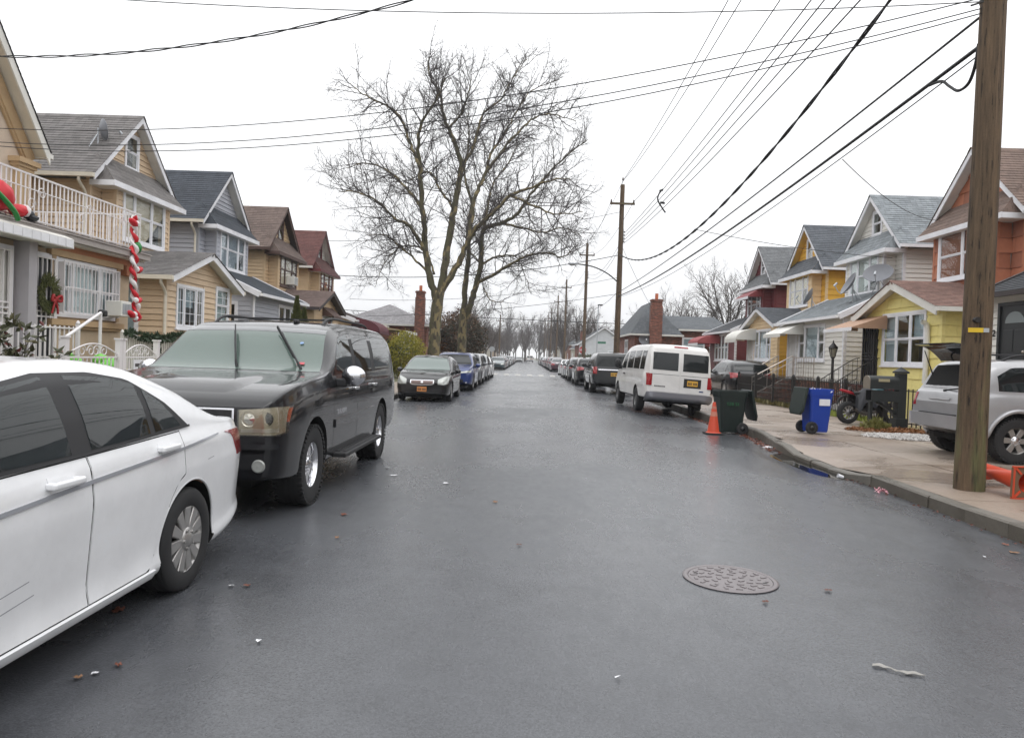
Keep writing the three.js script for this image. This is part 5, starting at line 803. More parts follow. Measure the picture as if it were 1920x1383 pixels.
// black full-size SUV
const pBlack = paintJob(17, 17, 21, { roughness: 0.4 });
const mFog = phys(rgb(74, 92, 86), 0.35, { clearcoat: 1, clearcoatRoughness: 0.04 }), mMist = phys(lin(0.29, 0.39, 0.345), 0.18, { transmission: 0.7, thickness: 0, ior: 1.5, clearcoat: 1, clearcoatRoughness: 0.03 }), mDarkGlass = phys(lin(0.34, 0.38, 0.39), 0.02, { transmission: 1, thickness: 0, ior: 1.5 });
const sub = vehicle({
  name: 'black_full_size_suv', label: 'long black SUV with raised wipers, chrome mirrors and roof rails', category: 'SUV', L: 5.62, wb: 3.302, fo: 0.98, r: 0.4, tw: 0.27, arch: 0.475, tumble: 15, paint: pBlack, wheelGeo: W_suv, mRim: CM.chrome, mScreen: mMist, cabinW: 0.72, cabin: [[1.72, 0.85], [5.1, 0.85], [5.1, 1.6], [4.9, 1.77], [3, 1.82], [2.35, 1.77], [1.72, 1.36]].reverse(),
  top: [[0, 1.03], [0.05, 1.09], [0.25, 1.18], [1.0, 1.275], [1.34, 1.31], [2.05, 1.78], [2.3, 1.85], [3.0, 1.9], [4.9, 1.88], [5.3, 1.81], [5.48, 1.6], [5.6, 1.2], [5.62, 1.1]],
  sh: [[0, 1.0], [0.2, 1.1], [1.3, 1.24], [2, 1.265], [5.3, 1.28], [5.62, 1.05]], bot: [[0, 0.4], [0.5, 0.34], [5, 0.38], [5.62, 0.46]],
  hw: [[0, 0.84], [0.04, 0.91], [0.2, 0.975], [0.7, 1.0], [5.0, 1.0], [5.4, 0.975], [5.58, 0.91], [5.62, 0.87]],
  sec: [[0, 0], [0.9, 0], [0.965, 0.03], [0.985, 0.12], [1, 0.4], [1, 0.66], [0.99, 0.86], [0.965, 1]],
  doors: [{ bottom: [[1.66, 0.46], [2.74, 0.46]], top: [[1.66, 1.22], [2.74, 1.245]], handle: [2.58, 1.1], mHandle: CM.chrome, mCup: CM.plastic }, { bottom: [[2.755, 0.46], [3.6, 0.46], [3.72, 0.6], [3.84, 0.8]], top: [[2.755, 1.245], [3.84, 1.25]], handle: [3.64, 1.11], mHandle: CM.chrome, mCup: CM.plastic }],
  trims: [{ name: 'side_moulding', bottom: [[1.68, 0.7], [3.72, 0.72]], top: [[1.68, 0.79], [3.72, 0.81]], off: 0.018, nt: 3, m: pBlack }, { name: 'pillar_trim', bottom: [[2.64, 1.275], [2.8, 1.275]], top: [[2.64, 1.76], [2.8, 1.765]], off: 0.0015, ns: 4 }, { name: 'pillar_trim', bottom: [[3.68, 1.28], [3.9, 1.28]], top: [[3.68, 1.765], [3.9, 1.765]], off: 0.0015, ns: 4 }],
  windows: [{ bottom: [[1.74, 1.28], [2.64, 1.285]], top: [[1.74, 1.32], [2.02, 1.58], [2.22, 1.7], [2.64, 1.75]], m: CM.tintGlass }, { bottom: [[2.8, 1.285], [3.68, 1.29]], top: [[2.8, 1.755], [3.5, 1.76], [3.68, 1.755]], m: mDarkGlass }, { bottom: [[3.9, 1.29], [5.15, 1.31]], top: [[3.9, 1.76], [4.85, 1.74], [5.15, 1.69]], m: mDarkGlass, name: 'quarter_window' }],
  windscreen: [1.37, 2.08, 0.045], mirror: [1.86, 1.27, 0.24, 0.2], mMirror: CM.chrome,
  ends: [{ name: 'headlight', both: true, bottom: [[0.61, 0.79], [0.9, 0.79], [0.965, 0.81]], top: [[0.61, 1.005], [0.9, 1.03], [0.965, 1.03]], m: CM.lampDull, o1: 0.008, ns: 14 }, { name: 'headlight_bezel', both: true, bottom: [[0.595, 0.775], [0.975, 0.778]], top: [[0.595, 1.015], [0.975, 1.04]], m: CM.plastic, o1: 0.003 },
    { name: 'grille_frame', bottom: [[-0.57, 0.915], [0.57, 0.915]], top: [[-0.57, 1.018], [0.57, 1.018]], m: CM.chrome, o1: 0.02 }, { name: 'upper_grille', bottom: [[-0.55, 0.932], [0.55, 0.932]], top: [[-0.55, 1.003], [0.55, 1.003]], m: CM.plastic, o1: 0.026 }, { name: 'grille_frame', bottom: [[-0.56, 0.86], [-0.5, 0.73], [0.5, 0.73], [0.56, 0.86]], top: [[-0.56, 0.88], [0.56, 0.88]], m: CM.chrome, o1: 0.02 }, { name: 'lower_grille', bottom: [[-0.53, 0.855], [-0.48, 0.75], [0.48, 0.75], [0.53, 0.855]], top: [[-0.53, 0.864], [0.53, 0.864]], m: CM.plastic, o1: 0.026 },
    { name: 'bumper_band', bottom: [[-0.93, 0.67], [0.93, 0.67]], top: [[-0.93, 0.72], [0.93, 0.72]], m: 'paint', o0: -0.02, o1: 0.05, ns: 24 }, { name: 'lower_intake', bottom: [[-0.5, 0.44], [0.5, 0.44]], top: [[-0.5, 0.56], [0.5, 0.56]], m: CM.plastic, o1: 0.004 },
    { name: 'indicator', both: true, bottom: [[0.967, 0.9], [0.973, 0.9]], top: [[0.967, 1.02], [0.973, 1.02]], m: CM.amber, o1: 0.012, ns: 2 }],
});
place(sub, 7.19, -3.075, true);
{
  const S = sub.S;
  for (const s of [-1, 1]) {
    part(sub, 'headlight_lens', merge([lathe([[0, 0.012], [0.04, 0.006], [0.062, 0.0], [0.068, 0.012]], 20).rotateZ(-PI / 2).translate(S.X(S.enter(s * 0.7, 0.93, false)) + 0.004, 0.93, s * 0.7)]), CM.chrome);
    part(sub, 'headlight_lens', lathe([[0, 0.012], [0.03, 0.01], [0.055, 0], [0.06, 0.01]], 20).rotateZ(-PI / 2).translate(S.X(S.enter(s * 0.85, 0.93, false)) + 0.002, 0.93, s * 0.85), CM.glass);
    part(sub, 'headlight_strip', S.end({ bottom: s > 0 ? [[0.63, 0.812], [0.93, 0.815]] : [[-0.93, 0.815], [-0.63, 0.812]], top: s > 0 ? [[0.63, 0.842], [0.93, 0.848]] : [[-0.93, 0.848], [-0.63, 0.842]] }, 0.006, 0.012, false, 10, 2), CM.alloy);
    part(sub, 'headlight_cover', S.end({ bottom: s > 0 ? [[0.605, 0.785], [0.9, 0.785], [0.968, 0.805]] : [[-0.968, 0.805], [-0.9, 0.785], [-0.605, 0.785]], top: s > 0 ? [[0.605, 1.01], [0.9, 1.034], [0.968, 1.034]] : [[-0.968, 1.034], [-0.9, 1.034], [-0.605, 1.01]] }, 0.03, 0.034, false, 14, 8), phys(lin(0.95, 0.94, 0.9), 0.04, { transmission: 1, thickness: 0, ior: 1.5 }));
    const fz = 0.79, fx = S.X(S.enter(s * fz, 0.52, false)); part(sub, 'fog_lamp', lathe([[0, 0.014], [0.045, 0.01], [0.054, 0.018], [0.06, 0]], 20).rotateZ(-PI / 2).translate(fx + 0.002, 0.52, s * fz), CM.lamp);
    part(sub, 'running_board', merge([rbox(1.95, 0.05, 0.17, 0.015, S.X(2.75), 0.385, s * 1.03), box(S.X(3.65), S.X(1.9), 0.411, 0.416, s * 1.03 - 0.05, s * 1.03 - 0.02), box(S.X(3.65), S.X(1.9), 0.411, 0.416, s * 1.03 + 0.02, s * 1.03 + 0.05)]), CM.plastic);
    part(sub, 'roof_rail', tube([[S.X(2.35), S.topY(2.35, 0.62) - 0.01, s * 0.64], [S.X(2.55), S.topY(2.55, 0.62) + 0.05, s * 0.64], [S.X(3.6), S.topY(3.6, 0.62) + 0.055, s * 0.64], [S.X(4.6), S.topY(4.6, 0.62) + 0.05, s * 0.64], [S.X(4.85), S.topY(4.85, 0.62) - 0.01, s * 0.63]], 0.016, 40, 8), CM.plastic);
    part(sub, 'door_lettering', numberGeo('SUBURBAN', 0.055, 0.004).rotateY(s > 0 ? 0 : PI).translate(S.X(1.98), 0.84, s * (S.sideZ(1.98, 0.86) + 0.001)), CM.chrome);
    // wiper arm and blade standing just off the glass
    const za = s > 0 ? 0.0 : -0.69, zb = s > 0 ? 0.23 : -0.25, on = (k, h) => { const u = lerp(1.43, 1.97, k), z = lerp(za, zb, k); return [S.X(u) + h * 0.55, S.topY(u, z) + h * 0.83, z]; };
    const w = part(sub, 'wiper', merge([rod(on(0, 0.0), on(0.1, 0.05), 0.016, 0.014, 6), rod(on(0.1, 0.05), on(0.62, 0.085), 0.012, 0.009, 6)]), CM.plastic);
    part(w, 'wiper_blade', merge([beam(on(0.26, 0.05), on(1.0, 0.07), 0.014, 0.03), beam(on(0.45, 0.075), on(0.8, 0.08), 0.02, 0.02)]), CM.plastic);
  }
  for (const u of [2.75, 4.4]) part(sub, 'roof_bar', box(S.X(u) - 0.03, S.X(u) + 0.03, 1.905, 1.925, -0.65, 0.65), CM.plastic);
  part(sub, 'antenna', merge([rbox(0.12, 0.05, 0.05, 0.02, S.X(2.45), S.topY(2.45, 0.2) + 0.015, -0.3)]), CM.plastic);
  part(sub, 'hood_dome', gridSolid((a, b) => { const u = lerp(0.1, 1.22, a), z = lerp(-0.66, 0.66, b) * (0.86 + 0.14 * a), q = Math.abs(b - 0.5) * 2; return V(S.X(u), S.topY(u, z) + 0.034 * (1 - smooth(0.62, 0.98, q)) * smooth(0, 0.25, a) * (1 - 0.6 * smooth(0.7, 1, a)) - 0.004, z); }, 22, 30, -0.02, 0.001, V(0, 1, 0)), pBlack);
  { const mSeat = mat(rgb(112, 108, 100), 0.85), seat = (u, z, w) => part(sub, 'seat', merge([rbox(0.5, 0.16, w, 0.05, S.X(u - 0.27), 0.98, z), rbox(0.16, 0.56, w, 0.06, 0, 0.28, 0).rotateZ(0.16).translate(S.X(u), 1.0, z)]), mSeat); for (const z of [-0.38, 0.38]) { seat(2.62, z, 0.5); part(sub, 'headrest', rbox(0.12, 0.18, 0.28, 0.05, S.X(2.72), 1.66, z), mSeat); seat(3.6, z, 0.52); part(sub, 'headrest', rbox(0.12, 0.16, 0.26, 0.05, S.X(3.7), 1.62, z), mSeat); } seat(4.5, 0, 1.2); part(sub, 'dashboard', rbox(0.36, 0.34, 1.36, 0.08, S.X(1.82), 1.12, 0), CM.plastic); part(sub, 'steering_wheel', new THREE.TorusGeometry(0.19, 0.018, 8, 24).rotateY(PI / 2).rotateZ(-0.4).translate(S.X(2.1), 1.26, -0.38), CM.plastic); }
  part(sub, 'tint_band', S.topPanel(1.97, 2.08, 0.05, 0.002, 0.0045, 4, 14), phys(lin(0.05, 0.055, 0.06), 0.04, { clearcoat: 1 }));
  part(sub, 'inspection_sticker', merge([new THREE.CircleGeometry(0.022, 16).rotateY(PI / 2).rotateZ(0.98).translate(S.X(1.8) + 0.012, S.topY(1.8, 0.58) + 0.012, -0.58)]), mat(rgb(120, 150, 190), 0.5));
  part(sub, 'registration_sticker', box(-0.002, 0.002, -0.02, 0.02, -0.04, 0.04).rotateZ(0.98).translate(S.X(1.52) + 0.012, S.topY(1.52, 0.66) + 0.012, -0.66), mat(rgb(196, 84, 92), 0.5));
}
// black saloon with mesh grille
const sentra = vehicle({
  name: 'black_saloon_car', label: 'black saloon with chrome framed mesh grille parked behind the long black SUV', L: 4.57, wb: 2.685, fo: 0.93, r: 0.31, tw: 0.2, arch: 0.36, tumble: 22, paint: paintJob(20, 19, 21), wheelGeo: W_small, mScreen: mFog,
  top: [[0, 0.62], [0.06, 0.72], [0.5, 0.9], [1.15, 1.0], [2.0, 1.42], [2.4, 1.49], [2.9, 1.5], [3.4, 1.44], [4.1, 1.13], [4.5, 1.08], [4.57, 0.95]], sh: [[0, 0.6], [0.3, 0.76], [1.15, 0.93], [3.2, 0.98], [4.2, 1.03], [4.57, 0.88]], bot: [[0, 0.27], [0.4, 0.19], [4, 0.19], [4.57, 0.36]], hw: [[0, 0.66], [0.06, 0.77], [0.35, 0.85], [0.9, 0.89], [3.6, 0.89], [4.3, 0.83], [4.57, 0.66]],
  doors: [{ bottom: [[1.35, 0.28], [2.45, 0.28]], top: [[1.35, 0.92], [2.45, 0.95]], handle: [2.3, 0.86] }, { bottom: [[2.465, 0.28], [3.05, 0.28], [3.25, 0.5], [3.4, 0.68]], top: [[2.465, 0.95], [3.4, 0.975]], handle: [3.25, 0.88] }],
  windows: [{ bottom: [[1.45, 0.965], [2.38, 0.98]], top: [[1.45, 0.98], [1.75, 1.19], [2.05, 1.34], [2.38, 1.38]] }, { bottom: [[2.48, 0.98], [3.7, 1.03]], top: [[2.48, 1.385], [3.0, 1.37], [3.4, 1.28], [3.7, 1.08]] }], windscreen: [1.18, 2.02, 0.05], rearGlass: [3.5, 4.08, 0.06], mirror: [1.6, 0.98, 0.18, 0.14], plate: { y: 0.41, z: 0, rear: false, m: mat(rgb(196, 128, 70), 0.5) },
  ends: [{ name: 'headlight', both: true, bottom: [[0.5, 0.565], [0.7, 0.56], [0.82, 0.6]], top: [[0.52, 0.72], [0.7, 0.81], [0.82, 0.84]].map(([z, y], i) => [[0.5, 0.7, 0.82][i], y]), m: CM.lamp }, { name: 'grille_frame', bottom: [[-0.38, 0.575], [-0.3, 0.545], [0, 0.535], [0.3, 0.545], [0.38, 0.575]], top: [[-0.38, 0.7], [0.38, 0.7]], m: CM.chrome, o1: 0.012 }, { name: 'grille_mesh', bottom: [[-0.35, 0.59], [-0.28, 0.568], [0, 0.558], [0.28, 0.568], [0.35, 0.59]], top: [[-0.35, 0.68], [0.35, 0.68]], m: mat(rgb(120, 104, 100), 0.5, { metalness: 0.5 }), o1: 0.016 }, { name: 'badge', bottom: [[-0.035, 0.6], [0.035, 0.6]], top: [[-0.035, 0.655], [0.035, 0.655]], m: CM.chrome, o1: 0.024 }, { name: 'lower_intake', bottom: [[-0.7, 0.25], [0.7, 0.25]], top: [[-0.7, 0.3], [0.7, 0.3]], m: CM.plastic }, sedanEnds()[3]],
});
place(sentra, 23.9, -3.28, true);
// blue crossover
const pBlue = paintJob(30, 52, 112);
const crossSpec = {
  L: 4.74, wb: 2.75, fo: 0.95, r: 0.365, tw: 0.235, arch: 0.425, tumble: 20, wheelGeo: W_mid, category: 'SUV',
  top: [[0, 0.78], [0.06, 0.9], [0.4, 1.04], [1.15, 1.12], [1.95, 1.55], [2.3, 1.63], [3.0, 1.66], [3.9, 1.6], [4.25, 1.48], [4.55, 1.14], [4.7, 1.02], [4.74, 0.9]], sh: [[0, 0.74], [0.25, 0.9], [1.1, 1.03], [3, 1.08], [4.3, 1.12], [4.74, 0.84]], bot: [[0, 0.34], [0.5, 0.25], [4.2, 0.26], [4.74, 0.44]], hw: [[0, 0.72], [0.05, 0.8], [0.3, 0.9], [0.9, 0.95], [3.7, 0.95], [4.3, 0.91], [4.66, 0.82], [4.74, 0.74]],
  doors: [{ bottom: [[1.4, 0.36], [2.48, 0.36]], top: [[1.4, 1.03], [2.48, 1.055]], handle: [2.32, 0.96] }, { bottom: [[2.495, 0.36], [3.05, 0.36], [3.25, 0.6], [3.42, 0.78]], top: [[2.495, 1.055], [3.42, 1.08]], handle: [3.26, 0.98] }],
  windows: [{ bottom: [[1.52, 1.07], [2.4, 1.085]], top: [[1.52, 1.09], [1.8, 1.32], [2.05, 1.46], [2.4, 1.51]] }, { bottom: [[2.5, 1.085], [3.36, 1.105]], top: [[2.5, 1.515], [3.1, 1.51], [3.36, 1.48]] }, { bottom: [[3.46, 1.11], [4.12, 1.15]], top: [[3.46, 1.465], [3.8, 1.4], [4.12, 1.24]], name: 'quarter_window' }], trims: [{ name: 'sill_cladding', bottom: [[1.4, 0.27], [3.2, 0.27]], top: [[1.4, 0.34], [3.2, 0.34]], off: 0.012, nt: 2 }],
  windscreen: [1.18, 1.98, 0.05], rearGlass: [4.27, 4.52, 0.09], mirror: [1.68, 1.1, 0.2, 0.15],
};
const crossEnds = [{ name: 'headlight', both: true, bottom: [[0.42, 0.77], [0.86, 0.81]], top: [[0.42, 0.83], [0.86, 0.9]], m: CM.lamp }, { name: 'grille', bottom: [[-0.4, 0.62], [0, 0.56], [0.4, 0.62]], top: [[-0.4, 0.78], [0.4, 0.78]], m: CM.plastic }, { name: 'lower_intake', bottom: [[-0.55, 0.4], [0.55, 0.4]], top: [[-0.5, 0.52], [0.5, 0.52]].map(([z, y]) => [z * 1.1, y]), m: CM.plastic }, { name: 'chrome_strip', both: true, bottom: [[0.3, 0.4], [0.5, 0.36], [0.72, 0.36]], top: [[0.3, 0.47], [0.5, 0.41], [0.72, 0.41]].map((p, i) => [[0.3, 0.5, 0.72][i], p[1]]), m: CM.chrome, o1: 0.014 },
  { name: 'tail_light', both: true, rear: true, bottom: [[0.5, 0.93], [0.88, 0.86]], top: [[0.5, 1.06], [0.88, 1.1]], m: CM.red }, { name: 'rear_bumper', rear: true, bottom: [[-0.7, 0.42], [0.7, 0.42]], top: [[-0.7, 0.6], [0.7, 0.6]], m: CM.plastic }];
const cross = vehicle({ ...crossSpec, name: 'blue_crossover_car', label: 'metallic blue crossover parked behind the black saloon with the mesh grille', paint: pBlue, ends: crossEnds });
// silver and white tall boxy SUV seen from behind
const expo = vehicle({
  name: 'grey_boxy_suv', label: 'dark grey boxy SUV with chrome tailgate strip in front of the white van', category: 'SUV', L: 5.22, wb: 3.02, fo: 0.98, r: 0.39, tw: 0.26, arch: 0.455, tumble: 15, paint: paintJob(50, 52, 54), wheelGeo: W_suv, mRim: CM.alloy,
  top: [[0, 1.0], [0.05, 1.08], [0.3, 1.16], [1.3, 1.24], [2.0, 1.78], [2.3, 1.86], [3, 1.9], [4.7, 1.88], [5.0, 1.83], [5.08, 1.7], [5.18, 1.2], [5.22, 1.08]], sh: [[0, 0.97], [0.2, 1.07], [1.3, 1.16], [5, 1.2], [5.22, 1.03]], bot: [[0, 0.4], [0.5, 0.36], [4.8, 0.38], [5.22, 0.46]], hw: [[0, 0.84], [0.05, 0.92], [0.3, 0.98], [4.7, 1.0], [5.05, 0.97], [5.18, 0.93], [5.22, 0.9]],
  windows: [{ bottom: [[1.72, 1.2], [2.6, 1.2]], top: [[1.72, 1.24], [2.1, 1.62], [2.6, 1.72]] }, { bottom: [[2.72, 1.2], [3.55, 1.2]], top: [[2.72, 1.73], [3.55, 1.73]] }, { bottom: [[3.68, 1.2], [4.85, 1.22]], top: [[3.68, 1.73], [4.85, 1.7]] }], doors: [{ bottom: [[1.6, 0.46], [2.64, 0.46]], top: [[1.6, 1.14], [2.64, 1.16]], handle: [2.5, 1.04] }, { bottom: [[2.66, 0.46], [3.3, 0.46], [3.5, 0.7]], top: [[2.66, 1.16], [3.5, 1.16]], handle: [3.4, 1.04] }], windscreen: [1.34, 2.02, 0.05], mirror: [1.8, 1.26, 0.22, 0.2],
  ends: [{ name: 'rear_window', rear: true, bottom: [[-0.78, 1.24], [0.78, 1.24]], top: [[-0.78, 1.7], [0.78, 1.7]], m: CM.glass }, { name: 'tail_light', both: true, rear: true, bottom: [[0.78, 0.9], [0.95, 0.9]], top: [[0.78, 1.22], [0.95, 1.22]], m: CM.red, o1: 0.012 }, { name: 'chrome_strip', rear: true, bottom: [[-0.72, 1.06], [0.72, 1.06]], top: [[-0.72, 1.11], [0.72, 1.11]], m: CM.chrome, o1: 0.015 }, { name: 'rear_bumper', rear: true, bottom: [[-0.9, 0.5], [0.9, 0.5]], top: [[-0.9, 0.72], [0.9, 0.72]], m: 'paint', o1: 0.06 }, { name: 'headlight', both: true, bottom: [[0.55, 0.8], [0.95, 0.8]], top: [[0.55, 1.0], [0.95, 1.02]], m: CM.lamp }, { name: 'grille', bottom: [[-0.5, 0.75], [0.5, 0.75]], top: [[-0.5, 0.98], [0.5, 0.98]], m: CM.chrome }], plate: { y: 0.88, z: 0, rear: true },
});
place(expo, 37.2, 4.05 + 0.0, false);
// white passenger van
const pVan = paintJob(224, 222, 220, { roughness: 0.45 });
const van = vehicle({
  name: 'white_passenger_van', label: 'white passenger van with twin rear doors beside the green wheeled bin', category: 'van', L: 5.7, wb: 3.505, fo: 0.8, r: 0.375, tw: 0.235, arch: 0.44, tumble: 9, paint: pVan, wheelGeo: W_van, mRim: CM.alloyDark, track: 0.86,
  top: [[0, 0.98], [0.06, 1.08], [0.7, 1.27], [0.85, 1.32], [1.55, 1.94], [1.85, 2.04], [2.8, 2.09], [5.2, 2.08], [5.5, 2.04], [5.6, 1.94], [5.68, 1.5], [5.7, 1.2]], sh: [[0, 0.94], [0.2, 1.05], [0.9, 1.2], [1.8, 1.24], [5.4, 1.26], [5.7, 1.12]], bot: [[0, 0.46], [0.4, 0.44], [5.2, 0.48], [5.7, 0.52]], hw: [[0, 0.82], [0.06, 0.9], [0.35, 0.98], [5.2, 1.0], [5.5, 0.97], [5.66, 0.93], [5.7, 0.9]],
  sec: [[0, 0], [0.92, 0], [0.965, 0.03], [0.98, 0.1], [1, 0.35], [1, 0.7], [0.985, 0.86], [0.965, 1]],
  windows: [{ bottom: [[1.35, 1.28], [2.1, 1.28]], top: [[1.35, 1.34], [1.65, 1.72], [2.1, 1.84]] }, { bottom: [[2.35, 1.3], [3.35, 1.3]], top: [[2.35, 1.85], [3.35, 1.86]] }, { bottom: [[3.48, 1.3], [4.45, 1.3]], top: [[3.48, 1.86], [4.45, 1.86]] }, { bottom: [[4.6, 1.3], [5.25, 1.3]], top: [[4.6, 1.86], [5.25, 1.85]] }], doors: [{ bottom: [[1.2, 0.56], [2.18, 0.56]], top: [[1.2, 1.2], [2.18, 1.23]], handle: [2.05, 1.1], mHandle: CM.plastic }], trims: [{ name: 'side_moulding', bottom: [[0.9, 0.83], [5.45, 0.84]], top: [[0.9, 0.865], [5.45, 0.875]], off: 0.008, nt: 1, m: pVan }], windscreen: [0.9, 1.6, 0.05], mirror: [1.25, 1.42, 0.2, 0.3], mMirror: CM.plastic,
  ends: [{ name: 'rear_door', both: true, rear: true, bottom: [[0.012, 0.7], [0.82, 0.7]], top: [[0.012, 1.95], [0.82, 1.92]], m: 'paint', o1: 0.012, ns: 14, nt: 14 }, { name: 'rear_window', both: true, rear: true, bottom: [[0.07, 1.32], [0.8, 1.32]], top: [[0.07, 1.83], [0.77, 1.82]].map(([z, y], i) => [i ? 0.8 : 0.07, y]), m: CM.glass, o1: 0.018 }, { name: 'tail_light', both: true, rear: true, bottom: [[0.8, 0.86], [0.935, 0.86]], top: [[0.8, 1.2], [0.935, 1.2]], m: CM.red, o1: 0.02 }, { name: 'rear_bumper', rear: true, bottom: [[-0.92, 0.5], [0.92, 0.5]], top: [[-0.92, 0.68], [0.92, 0.68]], m: mat(rgb(150, 150, 156), 0.35, { metalness: 0.8 }), o0: -0.02, o1: 0.11, ns: 20 }, { name: 'brake_lamp', rear: true, bottom: [[-0.2, 1.985], [0.2, 1.985]], top: [[-0.2, 2.02], [0.2, 2.02]], m: CM.red, o1: 0.014 }, { name: 'plate_recess', rear: true, bottom: [[0.12, 0.86], [0.62, 0.86]], top: [[0.12, 1.12], [0.62, 1.12]], m: CM.plastic, o1: 0.016 }, { name: 'door_seam_moulding', both: true, rear: true, bottom: [[0.02, 1.19], [0.9, 1.19]], top: [[0.02, 1.2], [0.9, 1.2]], m: CM.plastic, o1: 0.0135, nt: 1 }, { name: 'headlight', both: true, bottom: [[0.55, 0.75], [0.9, 0.75]], top: [[0.55, 0.95], [0.9, 0.95]], m: CM.lamp }, { name: 'badge', rear: true, bottom: [[0.58, 0.76], [0.7, 0.76]], top: [[0.58, 0.795], [0.7, 0.795]], m: mat(rgb(40, 60, 110), 0.3), o1: 0.018 }],
});
{ const S = van.S, x = S.X(S.enter(0.37, 0.99, true)); const pl = part(van, 'number_plate', rbox(0.014, 0.155, 0.305, 0.005, x - 0.022, 0.99, 0.37), CM.plate); plateMarks(pl, x - 0.0295, 0.99, 0.37); const bl = []; for (let k = 0; k < 9; k++) bl.push(box(-0.004, 0, 0, 0.04, k * 0.036, k * 0.036 + 0.022)); part(van, 'rear_emblem', merge(bl).translate(S.X(S.L) - 0.012, 0.83, -0.72), CM.plastic); part(van, 'exhaust', tube([[S.X(4.6), 0.42, 0.3], [S.X(5.2), 0.36, 0.5], [S.X(5.62), 0.36, 0.6]], 0.035, 16, 8), CM.brake); part(van, 'rear_axle', merge([rod([S.X(S.fo + S.wb), 0.37, -0.8], [S.X(S.fo + S.wb), 0.37, 0.8], 0.06), new THREE.SphereGeometry(0.16, 12, 10).translate(S.X(S.fo + S.wb), 0.37, 0)]), CM.liner); }
place(van, 25.75, 4.3, false, { y: -0.03, yaw: 0.03 }); van.rotation.order = 'YXZ'; van.rotation.x = 0.05;
// silver SUV nosed into the driveway with its tailgate glass lifted
const pSilver = paintJob(166, 166, 169, { metalness: 0.35, roughness: 0.35 });
const jeep = vehicle({
  name: 'silver_suv', label: 'silver SUV parked across the pavement with its tailgate glass raised', category: 'SUV', L: 4.74, wb: 3.1, fo: 0.9, r: 0.372, tw: 0.245, arch: 0.45, tumble: 17, paint: pSilver, wheelGeo: wheelGeo({ r: 0.372, tw: 0.245, rim: 0.22, spokes: 6, sw0: 0.06, sw1: 0.085, dish: 0.035, lugs: 5, tread: 1 }), mRim: CM.alloy, mHub: CM.chrome,
  top: [[0, 0.95], [0.05, 1.02], [0.3, 1.09], [1.25, 1.15], [1.95, 1.6], [2.25, 1.67], [3, 1.7], [4.2, 1.66], [4.38, 1.6], [4.62, 1.13], [4.68, 1.08], [4.74, 0.92]], sh: [[0, 0.92], [0.3, 1.02], [1.2, 1.08], [4.3, 1.13], [4.64, 1.07], [4.74, 0.88]], bot: [[0, 0.42], [0.5, 0.34], [4.2, 0.34], [4.74, 0.48]], hw: [[0, 0.78], [0.05, 0.86], [0.3, 0.92], [4.2, 0.93], [4.55, 0.9], [4.7, 0.84], [4.74, 0.8]],
  doors: [{ bottom: [[1.4, 0.42], [2.45, 0.42]], top: [[1.4, 1.06], [2.45, 1.09]], handle: [2.3, 0.98] }, { bottom: [[2.465, 0.42], [3.3, 0.42], [3.42, 0.62], [3.5, 0.8]], top: [[2.465, 1.09], [3.5, 1.1]], handle: [3.36, 0.98] }],
  windows: [{ bottom: [[1.55, 1.12], [2.4, 1.12]], top: [[1.55, 1.15], [1.95, 1.48], [2.4, 1.56]] }, { bottom: [[2.5, 1.13], [3.28, 1.13]], top: [[2.5, 1.565], [3.28, 1.565]] }, { bottom: [[3.38, 1.14], [4.3, 1.16]], top: [[3.38, 1.565], [4.05, 1.54], [4.3, 1.4]], name: 'quarter_window' }], trims: [{ name: 'side_moulding', bottom: [[1.4, 0.66], [3.5, 0.68]], top: [[1.4, 0.76], [3.5, 0.78]], off: 0.014, nt: 2, m: pSilver }],
  windscreen: [1.28, 1.98, 0.05], mirror: [1.72, 1.18, 0.2, 0.16],
  ends: [{ name: 'rear_bumper', rear: true, bottom: [[-0.86, 0.5], [0.86, 0.5]], top: [[-0.86, 0.72], [0.86, 0.72]], m: 'paint', o0: -0.02, o1: 0.07, ns: 20 }, { name: 'bumper_step', rear: true, bottom: [[-0.5, 0.715], [0.5, 0.715]], top: [[-0.5, 0.735], [0.5, 0.735]], m: CM.plastic, o1: 0.06 }, { name: 'tail_light', both: true, rear: true, bottom: [[0.7, 0.84], [0.87, 0.84]], top: [[0.7, 1.06], [0.87, 1.06]], m: CM.red, o1: 0.01 }, { name: 'tailgate_trim', rear: true, bottom: [[-0.3, 0.96], [0.3, 0.96]], top: [[-0.3, 1.0], [0.3, 1.0]], m: 'paint', o1: 0.03 }, { name: 'headlight', both: true, bottom: [[0.55, 0.78], [0.86, 0.78]], top: [[0.55, 0.94], [0.86, 0.94]], m: CM.lamp }],
});
